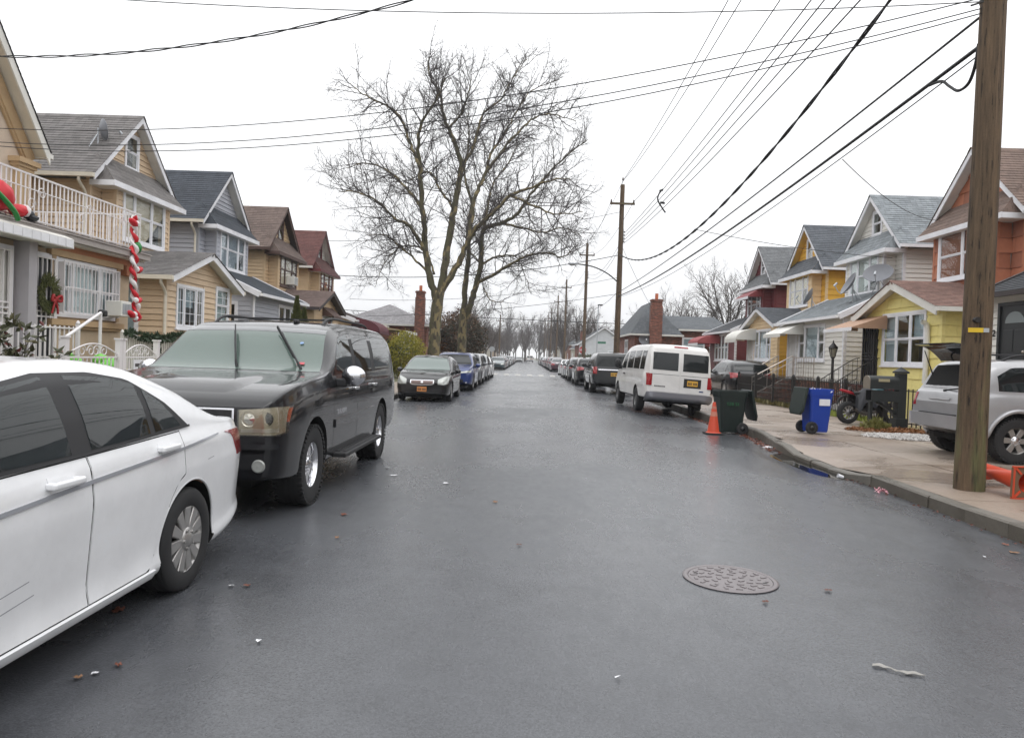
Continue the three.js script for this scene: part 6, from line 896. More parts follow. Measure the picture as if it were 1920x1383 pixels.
{
  const S = jeep.S;
  part(jeep, 'tailgate_shade_panel', S.topPanel(4.41, 4.6, 0.1, -0.02, 0.002), CM.liner);  // near-black panel on the solid body, painted as the shaded load space
  const hinge = V(S.X(4.38) - 0.01, 1.62, 0), gl = part(jeep, 'tailgate_glass', gridSolid((a, b) => V(-0.56 * a, 0.12 * Math.sin(a * PI) * 0.6 - 0.05 * a * a, lerp(-1, 1, b) * (0.56 + 0.08 * Math.sin(a * PI))), 12, 12, -0.012, 0.012, V(0, 1, 0)).rotateZ(-0.6).translate(hinge.x, hinge.y + 0.02, 0), CM.glass);
  for (const s of [-1, 1]) part(jeep, 'gas_strut', rod([S.X(4.5), 1.38, s * 0.62], [hinge.x - 0.3, hinge.y + 0.19, s * 0.58], 0.012, 0.008), CM.plastic);
  part(jeep, 'rear_wiper', merge([rod([S.X(4.6) - 0.02, 1.13, 0], [S.X(4.6) - 0.05, 1.17, 0.38], 0.012), rbox(0.06, 0.05, 0.07, 0.015, S.X(4.6) - 0.03, 1.12, 0)]), CM.plastic);
  for (const s of [-1, 1]) { part(jeep, 'roof_rail', tube([[S.X(2.3), S.topY(2.3, 0.6), s * 0.6], [S.X(2.5), 1.745, s * 0.61], [S.X(3.9), 1.735, s * 0.61], [S.X(4.1), S.topY(4.1, 0.6), s * 0.6]], 0.018, 24, 6), CM.plastic); for (const u of [S.fo, S.fo + S.wb]) { const c = []; for (let k = 0; k <= 20; k++) { const a = PI * (k / 20) * 1.06 - 0.03 * PI, x = u - 0.47 * Math.cos(a), y = S.r * 1.02 + 0.47 * Math.sin(a); c.push([S.X(x), y, s * (S.sideZ(x, clamp(y, 0.36, 1)) + 0.012)]); } part(jeep, 'arch_flare', tube(c, 0.035, 40, 8), pSilver); } }
}
jeep.position.set(7.87 + 1.55, SW + 0.004, -12.6); jeep.rotation.y = 0.02;
// dark car nosed up the driveway behind the bins
const dark = copyOf(cross, [9.6, SW, -33.0], PI / 2, 'black car parked behind the white van near the steel railings'); dark.name = 'black_driveway_car'; recolour(dark, pBlue, paintJob(22, 23, 26));
place(cross, 31.2, -3.15, true);
// further cars along both kerbs
const carPaint = { grey: paintJob(96, 98, 102), lgrey: paintJob(140, 142, 146), black: paintJob(30, 31, 34), silver: paintJob(168, 170, 174), white: paintJob(222, 222, 224), red: paintJob(96, 26, 34), wine: paintJob(70, 30, 48), teal: paintJob(40, 62, 70) };
const parked = (src, was, col, front, cx, face, label, group) => { const c = copyOf(src, [0, 0, 0], 0, label, group); c.name = numbered(src === cross ? 'parked_crossover' : 'parked_saloon'); c.S = src.S; place(c, front, cx, face); recolour(c, was, carPaint[col]); return c; };
const L_ = (s, c, f, lab) => parked(s, s === cross ? pBlue : pWhite, c, f, -3.2, true, lab, 'cars parked along the left kerb'), R_ = (s, c, f, lab, cx = 3.95) => parked(s, s === cross ? pBlue : pWhite, c, f, cx, false, lab, 'cars parked along the right kerb');
L_(cross, 'grey', 37.6, 'grey crossover parked just behind the metallic blue crossover'); L_(cross, 'lgrey', 43.8, 'pale grey crossover second behind the metallic blue crossover'); L_(accord, 'white', 49.8, 'white saloon at the end of the parked row before the crossing');
L_(accord, 'teal', 80.5, 'dark teal saloon facing the crossing from the far block'); L_(accord, 'red', 87.5, 'dark red saloon second behind the crossing on the left kerb'); L_(accord, 'silver', 95, 'silver saloon parked beyond the red saloon on the far left kerb');
['black', 'white', 'grey', 'silver', 'red', 'black', 'silver', 'grey'].forEach((c, k) => L_(k % 3 ? accord : cross, c, 103 + k * 8.5, 'distant car in the row parked along the far left kerb'));
R_(cross, 'black', 45.2, 'black crossover parked in front of the grey boxy SUV', 3.85); R_(cross, 'grey', 52.5, 'charcoal crossover second in front of the grey boxy SUV', 3.85); R_(accord, 'silver', 59.2, 'silver saloon parked just before the crossing on the right kerb', 3.85); R_(accord, 'white', 65.2, 'white saloon stopped beside the crossing on the right', 3.85);
R_(accord, 'wine', 84, 'wine coloured saloon first past the crossing on the right kerb', 3.7); R_(cross, 'grey', 91, 'grey crossover second past the crossing on the right kerb', 3.7); R_(cross, 'red', 98, 'red crossover third past the crossing on the right kerb', 3.7);
['black', 'red', 'silver', 'grey', 'black', 'white', 'grey'].forEach((c, k) => R_(k % 2 ? accord : cross, c, 106 + k * 8.5, 'distant car in the row parked along the far right kerb', 3.7));
{ const t = copyOf(van, [1.2, 0, -215], PI / 2, 'distant white box van driving away down the road'); t.name = 'distant_white_van'; t.rotation.x = 0; }
{ const t = copyOf(accord, [-1.7, 0, -190], -PI / 2, 'distant dark saloon approaching along the road'); t.name = 'distant_dark_saloon'; recolour(t, pWhite, carPaint.black); }

// ---------- trees ----------
class Tubes {
  constructor() { this.p = []; this.n = []; this.uv = []; this.i = []; }
  add(pts, rad, sides) {
    const base = this.p.length / 3; let up = Math.abs(pts[1].clone().sub(pts[0]).normalize().y) > 0.9 ? V(1, 0, 0) : V(0, 1, 0), len = 0;
    for (let k = 0; k < pts.length; k++) {
      const d = pts[Math.min(pts.length - 1, k + 1)].clone().sub(pts[Math.max(0, k - 1)]).normalize(), s = d.clone().cross(up).normalize(), u = s.clone().cross(d); up = u; if (k) len += pts[k].distanceTo(pts[k - 1]);
      for (let j = 0; j <= sides; j++) { const a = j / sides * 2 * PI, nx = s.clone().multiplyScalar(Math.cos(a)).addScaledVector(u, Math.sin(a)), r = rad[k]; this.p.push(pts[k].x + nx.x * r, pts[k].y + nx.y * r, pts[k].z + nx.z * r); this.n.push(nx.x, nx.y, nx.z); this.uv.push(j / sides * Math.max(0.2, rad[0] * 6), len); }
    }
    const w = sides + 1; for (let k = 0; k < pts.length - 1; k++) for (let j = 0; j < sides; j++) { const a = base + k * w + j; this.i.push(a, a + w, a + 1, a + 1, a + w, a + w + 1); }
  }
  geo() { const g = new THREE.BufferGeometry(); g.setAttribute('position', new THREE.Float32BufferAttribute(this.p, 3)); g.setAttribute('normal', new THREE.Float32BufferAttribute(this.n, 3)); g.setAttribute('uv', new THREE.Float32BufferAttribute(this.uv, 2)); g.setIndex(this.i); return g; }
}
{
  const n = 512, a = tileNoise(n, 6, 4, 81, 0.55), b = tileNoise(n, 9, 4, 82, 0.55), c = tileNoise(n, 60, 3, 83);
  T.plane = tex(n, (x, y, i) => { const g = 0.85 + 0.3 * c[i]; let col = [0.17, 0.145, 0.105]; if (a[i] > 0.54) col = [0.34, 0.285, 0.15]; else if (b[i] > 0.56) col = [0.075, 0.062, 0.046]; else if (a[i] < 0.42) col = [0.13, 0.125, 0.068]; return col.map((v) => v * g); }, [1.6, 2.4]);
  T.barkBump = tex(n, (x, y, i) => { const k = 0.5 * c[i] + 0.5 * a[i]; return [k, k, k]; }, [1.6, 2.4]);
}
const mPlane = mat(lin(0.66, 0.63, 0.58), 0.85, { map: T.plane, bumpMap: T.barkBump, bumpScale: 0.02 }), mLimb = mat(lin(0.085, 0.072, 0.066), 0.9), mTwig = mat(lin(0.06, 0.05, 0.05), 0.9), mFarTwig = mat(lin(0.075, 0.058, 0.05), 0.95);
// wandering branch from a point; returns its points
function wander(p, dir, len, seg, curl, lift) { const pts = [p.clone()], d = dir.clone(); for (let k = 0; k < seg; k++) { d.x += rr(-curl, curl); d.y += rr(-curl, curl) + lift; d.z += rr(-curl, curl); d.normalize(); pts.push(pts[k].clone().addScaledVector(d, len / seg)); } return pts; }
const alongR = (r0, r1, n) => Array.from({ length: n }, (_, k) => lerp(r0, r1, k / (n - 1)));
function offshoot(d, spread) { const ax = V(rr(-1, 1), rr(-1, 1), rr(-1, 1)).cross(d).normalize(); return d.clone().applyAxisAngle(ax, spread).normalize(); }
function sprout(T1, T2, pts, r0, r1, level, o) {
  const L = pts.reduce((s, p, k) => k ? s + p.distanceTo(pts[k - 1]) : 0, 0), cfg = o.levels[level]; if (!cfg) return;
  const n = Math.max(1, Math.round(L * cfg.per));
  for (let k = 0; k < n; k++) {
    const t = lerp(cfg.from ?? 0.15, 1, (k + rr(0.1, 0.9)) / n), q = t * (pts.length - 1), i = Math.min(pts.length - 2, Math.floor(q)), p = pts[i].clone().lerp(pts[i + 1], q - i), d = pts[i + 1].clone().sub(pts[i]).normalize();
    const rHere = lerp(r0, r1, t), nd = offshoot(d, rr(cfg.angle[0], cfg.angle[1])); nd.y += cfg.up ?? 0.1; nd.normalize();
    const len = rr(cfg.len[0], cfg.len[1]) * (1 - 0.35 * t), b = wander(p, nd, len, cfg.seg, cfg.curl, cfg.lift ?? 0.02), rb = Math.min(rHere * 0.75, cfg.r), re = cfg.re ?? rb * 0.35;
    (level === 0 ? T1 : T2).add(b, alongR(rb, re, b.length), cfg.sides); sprout(T1, T2, b, rb, re, level + 1, o);
  }
}
const T1 = [[0.41,0.322,[[-5.44,0.91,42.5],[-5.41,2.14,42.5],[-5.39,3.51,42.5],[-5.24,5.15,42.5]]],
  [0.23,0.035,[[-5.39,4.73,42.5],[-5.87,6.33,42.33],[-6.1,8.17,42.09],[-6.29,10.12,41.8],[-6.41,11.9,41.48],[-6.54,13.38,41.14],[-6.26,14.58,40.78],[-5.59,15.5,40.4],[-4.94,16.78,40.0]]],
  [0.12,0.021,[[-6.04,7.51,42.1],[-7.01,8.89,41.73],[-7.73,9.16,41.19],[-8.55,9.92,40.56],[-9.44,10.25,39.86],[-10.4,10.18,39.1]]],
  [0.10,0.021,[[-6.28,9.86,41.8],[-7.16,10.99,42.21],[-8.39,12.18,42.82],[-9.95,12.87,43.52],[-11.4,12.75,44.3]]],
  [0.10,0.021,[[-6.37,12.04,41.0],[-7.08,13.64,41.19],[-7.7,15.02,41.46],[-8.58,15.76,41.77],[-10.02,16.51,42.12],[-10.95,17.3,42.5]]],
  [0.25,0.028,[[-5.17,5.01,42.5],[-4.91,7.2,42.58],[-4.59,9.68,42.69],[-4.38,11.21,42.81],[-4.24,12.75,42.96],[-4.65,14.15,43.11],[-5.11,15.01,43.27],[-5.51,16.15,43.44],[-5.78,17.31,43.62],[-6.39,18.2,43.81],[-6.53,19.52,44.0]]],
  [0.12,0.021,[[-4.29,12.82,43.2],[-3.7,13.74,43.49],[-3.36,15.12,43.92],[-3.14,16.27,44.42],[-2.07,17.48,44.97],[-1.42,19.01,45.57],[-0.6,20.44,46.2]]],
  [0.09,0.021,[[-4.55,10.11,42.8],[-5.42,11.33,43.46],[-6.29,12.65,44.42],[-7.6,12.47,45.55],[-9.01,12.58,46.8]]],
  [0.07,0.014,[[-5.15,15.11,43.6],[-4.32,16.02,43.36],[-3.92,17.28,43.01],[-3.79,18.35,42.6]]],
  [0.21,0.028,[[-5.08,5.29,42.5],[-4.18,6.78,42.3],[-3.53,8.24,42.01],[-2.87,9.14,41.66],[-2.07,9.75,41.28],[-1.17,10.61,40.87],[-0.02,10.99,40.44],[1.24,11.37,39.98],[2.11,11.28,39.5]]],
  [0.14,0.021,[[-3.55,8.27,42.2],[-3.25,10.88,42.4],[-2.76,12.18,42.69],[-1.87,13.66,43.03],[-0.96,14.9,43.41],[0.11,16.02,43.81],[1.09,16.34,44.25],[2.54,16.1,44.7]]],
  [0.09,0.021,[[-2.77,12.21,42.8],[-2.44,13.72,43.29],[-1.81,14.92,44.02],[-1.04,16.76,44.86],[-0.23,18.26,45.79],[1.52,19.42,46.8]]],
  [0.09,0.021,[[-1.19,10.75,41.5],[0.02,10.1,40.78],[1.3,9.42,39.73],[2.73,9.34,38.5]]],
  [0.08,0.014,[[-5.81,6.2,42.4],[-6.74,7.08,42.07],[-7.62,7.78,41.59],[-8.19,8.2,41.02],[-9.11,8.06,40.4]]],
  [0.07,0.014,[[-5.54,6.21,42.4],[-6.2,7.62,42.89],[-7.71,7.95,43.62],[-8.96,6.9,44.46],[-9.69,5.55,45.4]]]];
const T2 = [[0.37,0.294,[[-4.47,0.87,50.0],[-4.45,2.64,50.0],[-4.39,4.72,50.0]]],
  [0.22,0.028,[[-4.43,4.24,50.0],[-4.3,7.14,50.16],[-4.21,8.78,50.39],[-4.37,10.43,50.66],[-4.21,12.11,50.97],[-4.8,14.44,51.29],[-4.58,16.84,51.64],[-4.85,18.92,52.0]]],
  [0.25,0.028,[[-4.3,3.92,50.0],[-3.89,5.21,49.9],[-3.53,6.64,49.75],[-3.26,8.37,49.58],[-3.15,10.08,49.39],[-1.97,10.55,49.19],[-0.89,11.17,48.97],[-0.0,12.55,48.74],[1.18,13.92,48.5],[2.36,15.11,48.26],[3.53,15.99,48.0]]],
  [0.13,0.028,[[-3.58,6.48,49.8],[-2.34,7.13,49.51],[-1.09,7.9,49.08],[0.14,8.42,48.58],[1.36,8.46,48.03],[2.18,8.17,47.43],[3.09,8.93,46.8]]],
  [0.09,0.014,[[-3.41,7.6,49.8],[-2.56,8.3,50.05],[-1.46,8.55,50.41],[-0.82,8.46,50.83],[-0.29,7.4,51.3],[0.25,5.99,51.8]]],
  [0.09,0.021,[[-1.97,10.56,49.2],[-0.55,10.35,49.53],[0.89,10.16,50.01],[2.34,10.62,50.58],[3.69,10.13,51.2]]],
  [0.12,0.021,[[-3.16,10.1,49.5],[-3.01,11.94,49.99],[-2.62,13.72,50.72],[-1.72,15.26,51.56],[-1.13,16.86,52.5]]],
  [0.05,0.014,[[-3.04,6.18,49.8],[-2.6,5.38,49.56],[-1.79,5.23,49.21],[-1.47,5.52,48.8]]],
  [0.05,0.014,[[-4.22,8.79,50.5],[-3.36,7.82,50.26],[-3.96,7.12,49.91],[-4.88,7.04,49.5]]]];
function planeTree(label, limbs, seed, levels) {
  reseed(seed); const base = limbs[0][2][0], t = thing('plane_tree', label, 'tree', [base[0], SW - 0.02, -base[2]]), o = V(base[0], SW - 0.02, -base[2]);
  const trunk = new Tubes(), limb = new Tubes(), crown = new Tubes();
  limbs.forEach(([r0, r1, P], k) => {
    const raw = P.map(([x, y, d]) => V(x, y, -d).sub(o)); if (k === 0) raw.unshift(V(0, 0, 0), V(0, 0.4, 0));
    const c = new THREE.CatmullRomCurve3(raw), N = Math.max(8, raw.length * 5), pts = c.getPoints(N); if (k) for (let i = 2; i < pts.length; i++) pts[i].add(V(rr(-0.05, 0.05), rr(-0.04, 0.04), rr(-0.05, 0.05)));
    const rad = pts.map((_, i) => { const tt = i / N; let r = lerp(r0, r1, Math.pow(tt, 0.85)); if (k === 0) r *= 1 + 0.55 * Math.exp(-tt * 9); return r * (1 + 0.06 * Math.sin(i * 1.7 + k)); });
    (r0 > 0.33 ? trunk : limb).add(pts, rad, r0 > 0.25 ? 18 : 9); if (k) sprout(crown, crown, pts, r0, r1, 0, { levels });
  });
  const tr = part(t, 'trunk', trunk.geo(), mPlane); part(t, 'limbs', limb.geo(), mPlane); part(t, 'crown', crown.geo(), mTwig).userData.kind = 'stuff';
  const balls = []; const ball = new THREE.IcosahedronGeometry(0.022, 0), cp = crown.p; for (let k = 0; k < 260; k++) { const i = Math.floor(rnd() * cp.length / 3) * 3; balls.push(ball.clone().translate(cp[i], cp[i + 1] - 0.06, cp[i + 2])); } part(t, 'seed_balls', merge(balls), mTwig).userData.kind = 'stuff';
  return t;
}
const lv = (k) => [{ per: 3.2 * k, from: 0.16, angle: [0.5, 1.25], len: [1.5, 4.2], seg: 8, curl: 0.17, lift: 0.03, up: 0.15, r: 0.032, re: 0.009, sides: 5 }, { per: 3.3 * k, from: 0.12, angle: [0.45, 1.1], len: [0.6, 1.5], seg: 5, curl: 0.32, lift: 0.01, r: 0.013, re: 0.006, sides: 4 }, { per: 5.8 * k, from: 0.08, angle: [0.4, 1.2], len: [0.25, 0.85], seg: 3, curl: 0.4, lift: -0.01, up: 0, r: 0.0078, re: 0.0042, sides: 3 }];
planeTree('big bare plane tree with mottled yellow trunk beside the blue crossover', T1, 11, lv(1.0));
planeTree('bare plane tree with dark ivied trunk behind the mottled one', T2, 12, lv(0.95));
// bare trees further off: a few builds, copied
function bareTree(seed, h, spread, k = 1) {
  reseed(seed); const trunk = new Tubes(), crown = new Tubes();
  const st = wander(V(0, 0, 0), V(0, 1, 0), h * 0.3, 5, 0.05, 0.02); trunk.add(st, alongR(h * 0.02, h * 0.015, 6), 9);
  const top = st[5], nl = 6;
  for (let i = 0; i < nl; i++) { const a = i / nl * 2 * PI + rr(-0.3, 0.3), d = V(Math.cos(a) * spread * rr(0.4, 0.9), 1, Math.sin(a) * spread * rr(0.4, 0.9)).normalize(), L = wander(top.clone().addScaledVector(V(0, -1, 0), rr(0, h * 0.1)), d, h * rr(0.5, 0.7), 8, 0.13, 0.03); trunk.add(L, alongR(h * 0.011, h * 0.0016, 9), 6);
    sprout(crown, crown, L, h * 0.011, h * 0.0016, 0, { levels: [{ per: 2.2 * k, from: 0.15, angle: [0.4, 0.9], len: [h * 0.1, h * 0.26], seg: 5, curl: 0.2, lift: 0.05, up: 0.2, r: h * 0.0035, re: 0.012, sides: 4 }, { per: 2.4 * k, angle: [0.4, 0.9], len: [0.7, 1.9], seg: 4, curl: 0.25, lift: 0.04, r: 0.024, re: 0.013, sides: 3 }, { per: 2.4 * k, angle: [0.3, 0.9], len: [0.4, 1.1], seg: 2, curl: 0.3, r: 0.017, re: 0.01, sides: 3 }] }); }
  return { trunk: trunk.geo(), crown: crown.geo() };
}
const bareKinds = [bareTree(21, 13, 0.8), bareTree(22, 14, 0.6), bareTree(23, 12, 1.0), bareTree(24, 15, 0.5)];
function plantBare(label, x, D, kind, s, turn, group) { const t = thing('bare_tree', label, 'tree', [x, 0.05, -D], turn, group), b = bareKinds[kind]; t.scale.setScalar(s); part(t, 'trunk', b.trunk, mLimb); part(t, 'crown', b.crown, mFarTwig).userData.kind = 'stuff'; return t; }
plantBare('tall bare tree rising behind the red gable house roof', 24.5, 88, 1, 1.05, 0.3); plantBare('broad bare tree left of the tall one behind the red house', 19.5, 90, 2, 0.9, 1.2); plantBare('bare tree above the brick bungalow wing roof', 15.8, 92, 0, 0.72, 2.2); plantBare('spindly bare tree behind the grey cottage', 11.5, 108, 2, 0.75, 0.5); plantBare('small bare tree behind the tan house with reddish roof', -19.5, 47.5, 1, 0.72, 0.1);
reseed(77);
for (let k = 0; k < 17; k++) plantBare('bare street tree standing along the far block beyond the crossing', (k % 2 ? 1 : -1) * rr(6.6, 8.5), 96 + k * 12 + rr(-3, 3), k % 4, rr(0.55, 0.85), rr(0, 6), 'bare trees along the far block');
for (let k = 0; k < 40; k++) plantBare('hazy bare tree closing the end of the street', lerp(-52, 52, ((k * 7) % 40 + 0.5) / 40) + rr(-2, 2), 250 + rr(-40, 70), k % 4, rr(0.7, 1.2), rr(0, 6), 'hazy trees at the end of the street');
for (let k = 0; k < 18; k++) plantBare('dim bare tree beyond the far end of the road', lerp(-34, 34, ((k * 5) % 18 + 0.5) / 18), 385 + rr(-15, 60), k % 4, rr(1.15, 1.6), rr(0, 6), 'dim trees past the road end');
for (let k = 0; k < 8; k++) plantBare('bare garden tree behind the far left houses', -rr(12, 30), 110 + k * 16, k % 4, rr(0.6, 0.95), rr(0, 6), 'bare garden trees beyond the crossing');
for (let k = 0; k < 8; k++) plantBare('bare garden tree behind the far right houses', rr(18, 34), 120 + k * 16, (k + 1) % 4, rr(0.6, 0.9), rr(0, 6), 'bare garden trees beyond the crossing');
// leafy plants: many small bent leaves through a volume, on stems
function leaves(n, at, size, bend = 0.3) { const P = []; for (let k = 0; k < n; k++) { const [x, y, z, dx, dy, dz] = at(), c = V(x, y, z), d = V(dx ?? rr(-1, 1), dy ?? rr(-0.6, 1), dz ?? rr(-1, 1)).normalize(), s = offshoot(d, PI / 2), u = d.clone().cross(s), L = size * rr(0.6, 1.3), w = L * 0.42, m = c.clone().addScaledVector(d, L * 0.5).addScaledVector(u, L * bend * 0.3), e = c.clone().addScaledVector(d, L), a = m.clone().addScaledVector(s, w / 2), b = m.clone().addScaledVector(s, -w / 2); P.push([c.toArray(), a.toArray(), e.toArray()], [c.toArray(), e.toArray(), b.toArray()]); } return polys(P); }
const leafM = (r, g, b) => mat(rgb(r, g, b), 0.6);
function shrub(name, label, x, D, y, specs, stems, category = 'shrub', group) { const t = thing(name, label, category, [x, y, -D], 0, group); const s = new Tubes(); stems(s); if (s.p.length) part(t, 'stems', s.geo(), mLimb); specs.forEach((q) => { part(t, q.name ?? 'foliage', q.geo, q.m).userData.kind = 'stuff'; }); return t; }
const ball = (cx, cy, cz, rx, ry, rz, hollow = 0.5) => () => { const u = rr(-1, 1), a = rr(0, 2 * PI), q = Math.sqrt(1 - u * u), r = lerp(hollow, 1, Math.sqrt(rnd())) * (1 + 0.12 * Math.sin(a * 5 + u * 7)); return [cx + rx * r * q * Math.cos(a), cy + ry * r * u, cz + rz * r * q * Math.sin(a)]; };
const cone = (r, h, y0 = 0.1) => () => { const t = Math.pow(rnd(), 1.4), a = rr(0, 2 * PI), w = r * (1 - t) * lerp(0.55, 1, Math.sqrt(rnd())) * (1 + 0.15 * Math.sin(a * 6 + t * 14)); return [w * Math.cos(a), y0 + h * t, w * Math.sin(a), Math.cos(a), 1.6, Math.sin(a)]; };
const stick = (n, h, sp) => (s) => { for (let k = 0; k < n; k++) { const a = k / n * 2 * PI, p = wander(V(0, 0, 0), V(Math.cos(a) * sp, 1, Math.sin(a) * sp).normalize(), h, 6, 0.12, 0.02); s.add(p, alongR(0.025, 0.006, 7), 5); } };
reseed(90);
shrub('golden_shrub', 'bright yellow green conifer shrub beside the mottled plane trunk', -6.9, 41.2, SW - 0.03, [{ geo: leaves(5200, ball(0, 1.35, 0, 1.15, 1.35, 1.1, 0.55), 0.13), m: leafM(146, 140, 40) }, { geo: leaves(1500, ball(0, 1.2, 0, 1.05, 1.15, 1.0, 0.3), 0.13), m: leafM(92, 98, 36) }], stick(6, 1.4, 0.4));
shrub('dark_green_shrub', 'dark green rounded shrub under the tan canopy', -8.2, 41.5, SW - 0.03, [{ geo: leaves(5200, ball(0, 1.1, 0, 1.0, 1.1, 1.1, 0.5), 0.12), m: leafM(38, 46, 30) }], stick(6, 1.2, 0.4));
for (const [k, x, D, h] of [[0, -8.4, 26.2, 3.25], [1, -8.5, 27.4, 2.9]]) shrub('cone_conifer', k ? 'shorter clipped cone conifer before the grey house porch' : 'taller clipped cone conifer before the grey house porch', x, D, SW - 0.03, [{ geo: leaves(7000, cone(0.62, h), 0.1), m: leafM(78, 84, 36) }, { geo: leaves(1500, cone(0.5, h * 0.9), 0.1), m: leafM(48, 58, 30) }], (s) => s.add([V(0, 0, 0), V(0, h * 0.8, 0)], [0.05, 0.01], 6));
shrub('rusty_evergreen', 'rusty brown leaved evergreen beside the far plane trunk', -5.9, 63, SW - 0.03, [{ geo: leaves(5200, ball(0, 2.7, 0, 2.3, 2.6, 2.1, 0.4), 0.26), m: leafM(92, 66, 42) }, { geo: leaves(5200, ball(0.3, 2.5, 0.2, 2.2, 2.4, 2.1, 0.4), 0.26), m: leafM(62, 58, 40) }, { geo: leaves(1500, ball(-1.2, 1.6, 0.6, 1.1, 1.4, 1, 0.4), 0.22), m: leafM(150, 100, 40) }], (s) => { s.add([V(0, 0, 0), V(0.1, 2, 0), V(0, 4.4, 0)], [0.18, 0.12, 0.03], 8); stick(8, 3.4, 0.6)(s); }, 'tree');
shrub('green_hedge', 'trimmed green hedge past the stop sign on the right', 7.6, 78.5, SW - 0.03, [{ geo: leaves(4200, () => [rr(-1.9, 1.9), rr(0.1, 1.9), rr(-1.2, 1.2)], 0.22), m: leafM(66, 74, 44) }], stick(8, 1.3, 0.5), 'hedge');
shrub('box_hedge', 'low dark box hedge behind the steel stair rails', 9.6, 33.6, SW - 0.03, [{ geo: leaves(7000, () => [rr(-0.5, 0.5), rr(0.1, 1.55) , rr(-1.6, 1.6)], 0.09), m: leafM(44, 50, 32) }], stick(8, 1.0, 0.5), 'hedge');
{ // leathery garden shrub in front of the stucco house
  const t = thing('leathery_shrub', 'leathery dark leaved shrub with reddish buds behind the white saloon', 'shrub', [-7.9, SW, -9.9]); const s = new Tubes(), tips = [];
  for (let k = 0; k < 26; k++) { const a = rr(0, 2 * PI), p = wander(V(rr(-0.3, 0.3), 0, rr(-0.9, 0.9)), V(0.5 * Math.cos(a), 1, 0.9 * Math.sin(a)).normalize(), rr(1.1, 2.0), 8, 0.16, 0.02); s.add(p, alongR(0.016, 0.005, 9), 5); for (let q = 3; q < 9; q++) tips.push(p[q]); for (let b = 0; b < 3; b++) { const br = wander(p[4 + b], offshoot(V(0, 1, 0), 0.8), 0.45, 4, 0.2, 0.05); s.add(br, alongR(0.008, 0.004, 5), 4); tips.push(br[2], br[3], br[4], br[4]); } }
  part(t, 'stems', s.geo(), mLimb); const at = () => { const p = tips[Math.floor(rnd() * tips.length)]; return [p.x + rr(-0.05, 0.05), p.y + rr(-0.05, 0.05), p.z + rr(-0.05, 0.05)]; };
  part(t, 'foliage', leaves(1500, at, 0.15), leafM(66, 68, 44)).userData.kind = 'stuff'; part(t, 'foliage', leaves(500, at, 0.13), leafM(92, 88, 60)).userData.kind = 'stuff'; part(t, 'buds', leaves(160, at, 0.12), leafM(104, 52, 50)).userData.kind = 'stuff';
}

// ---------- utility poles and wires ----------
{
  const w = 256, h = 2048, nz = tileNoise(512, 64, 3, 91), big = tileNoise(512, 8, 5, 92), d = new Uint8Array(w * h * 4);
  for (let y = 0; y < h; y++) for (let x = 0; x < w; x++) {
    const m = 12.3 * y / h, a = nz[((y >> 2) % 512) * 512 + (x * 2) % 512], b = big[((y >> 1) % 512) * 512 + (x * 2) % 512], c = nz[(x * 2 % 512) * 512 + ((y >> 2) % 512)];
    const f = nz[((y * 3) % 512) * 512 + (x * 7) % 512], e = big[((y >> 2) % 512) * 512 + (x * 5) % 512];
    let k = 0.62 + 0.5 * (a - 0.5) + 0.7 * (e - 0.5) + 0.45 * (b - 0.5) + 0.25 * (f - 0.5); if (a < 0.3 && e < 0.55) k *= 0.4;
    const moss = clamp((b - 0.47) * 6, 0, 1) * clamp(1.25 - m * 0.75 + (c - 0.5) * 1.6, 0, 1);
    const col = [0.152 * k, 0.1 * k, 0.058 * k], ms = [0.085 * (0.6 + a), 0.092 * (0.6 + a), 0.036 * (0.6 + a)], i = (y * w + x) * 4;
    for (let q = 0; q < 3; q++) d[i + q] = clamp(lerp(col[q], ms[q], moss * 0.75), 0, 1) * 255; d[i + 3] = 255;
  }
  T.pole = new THREE.DataTexture(d, w, h); T.pole.wrapS = T.pole.wrapT = THREE.RepeatWrapping; T.pole.magFilter = THREE.LinearFilter; T.pole.minFilter = THREE.LinearMipmapLinearFilter; T.pole.generateMipmaps = true; T.pole.needsUpdate = true;
}
const mPole = mat(lin(1, 1, 1), 0.82, { map: T.pole, bumpMap: T.pole, bumpScale: 0.03 }), mWire = mat(lin(0.012, 0.012, 0.014), 0.6), mPorc = mat(rgb(70, 48, 44), 0.3);
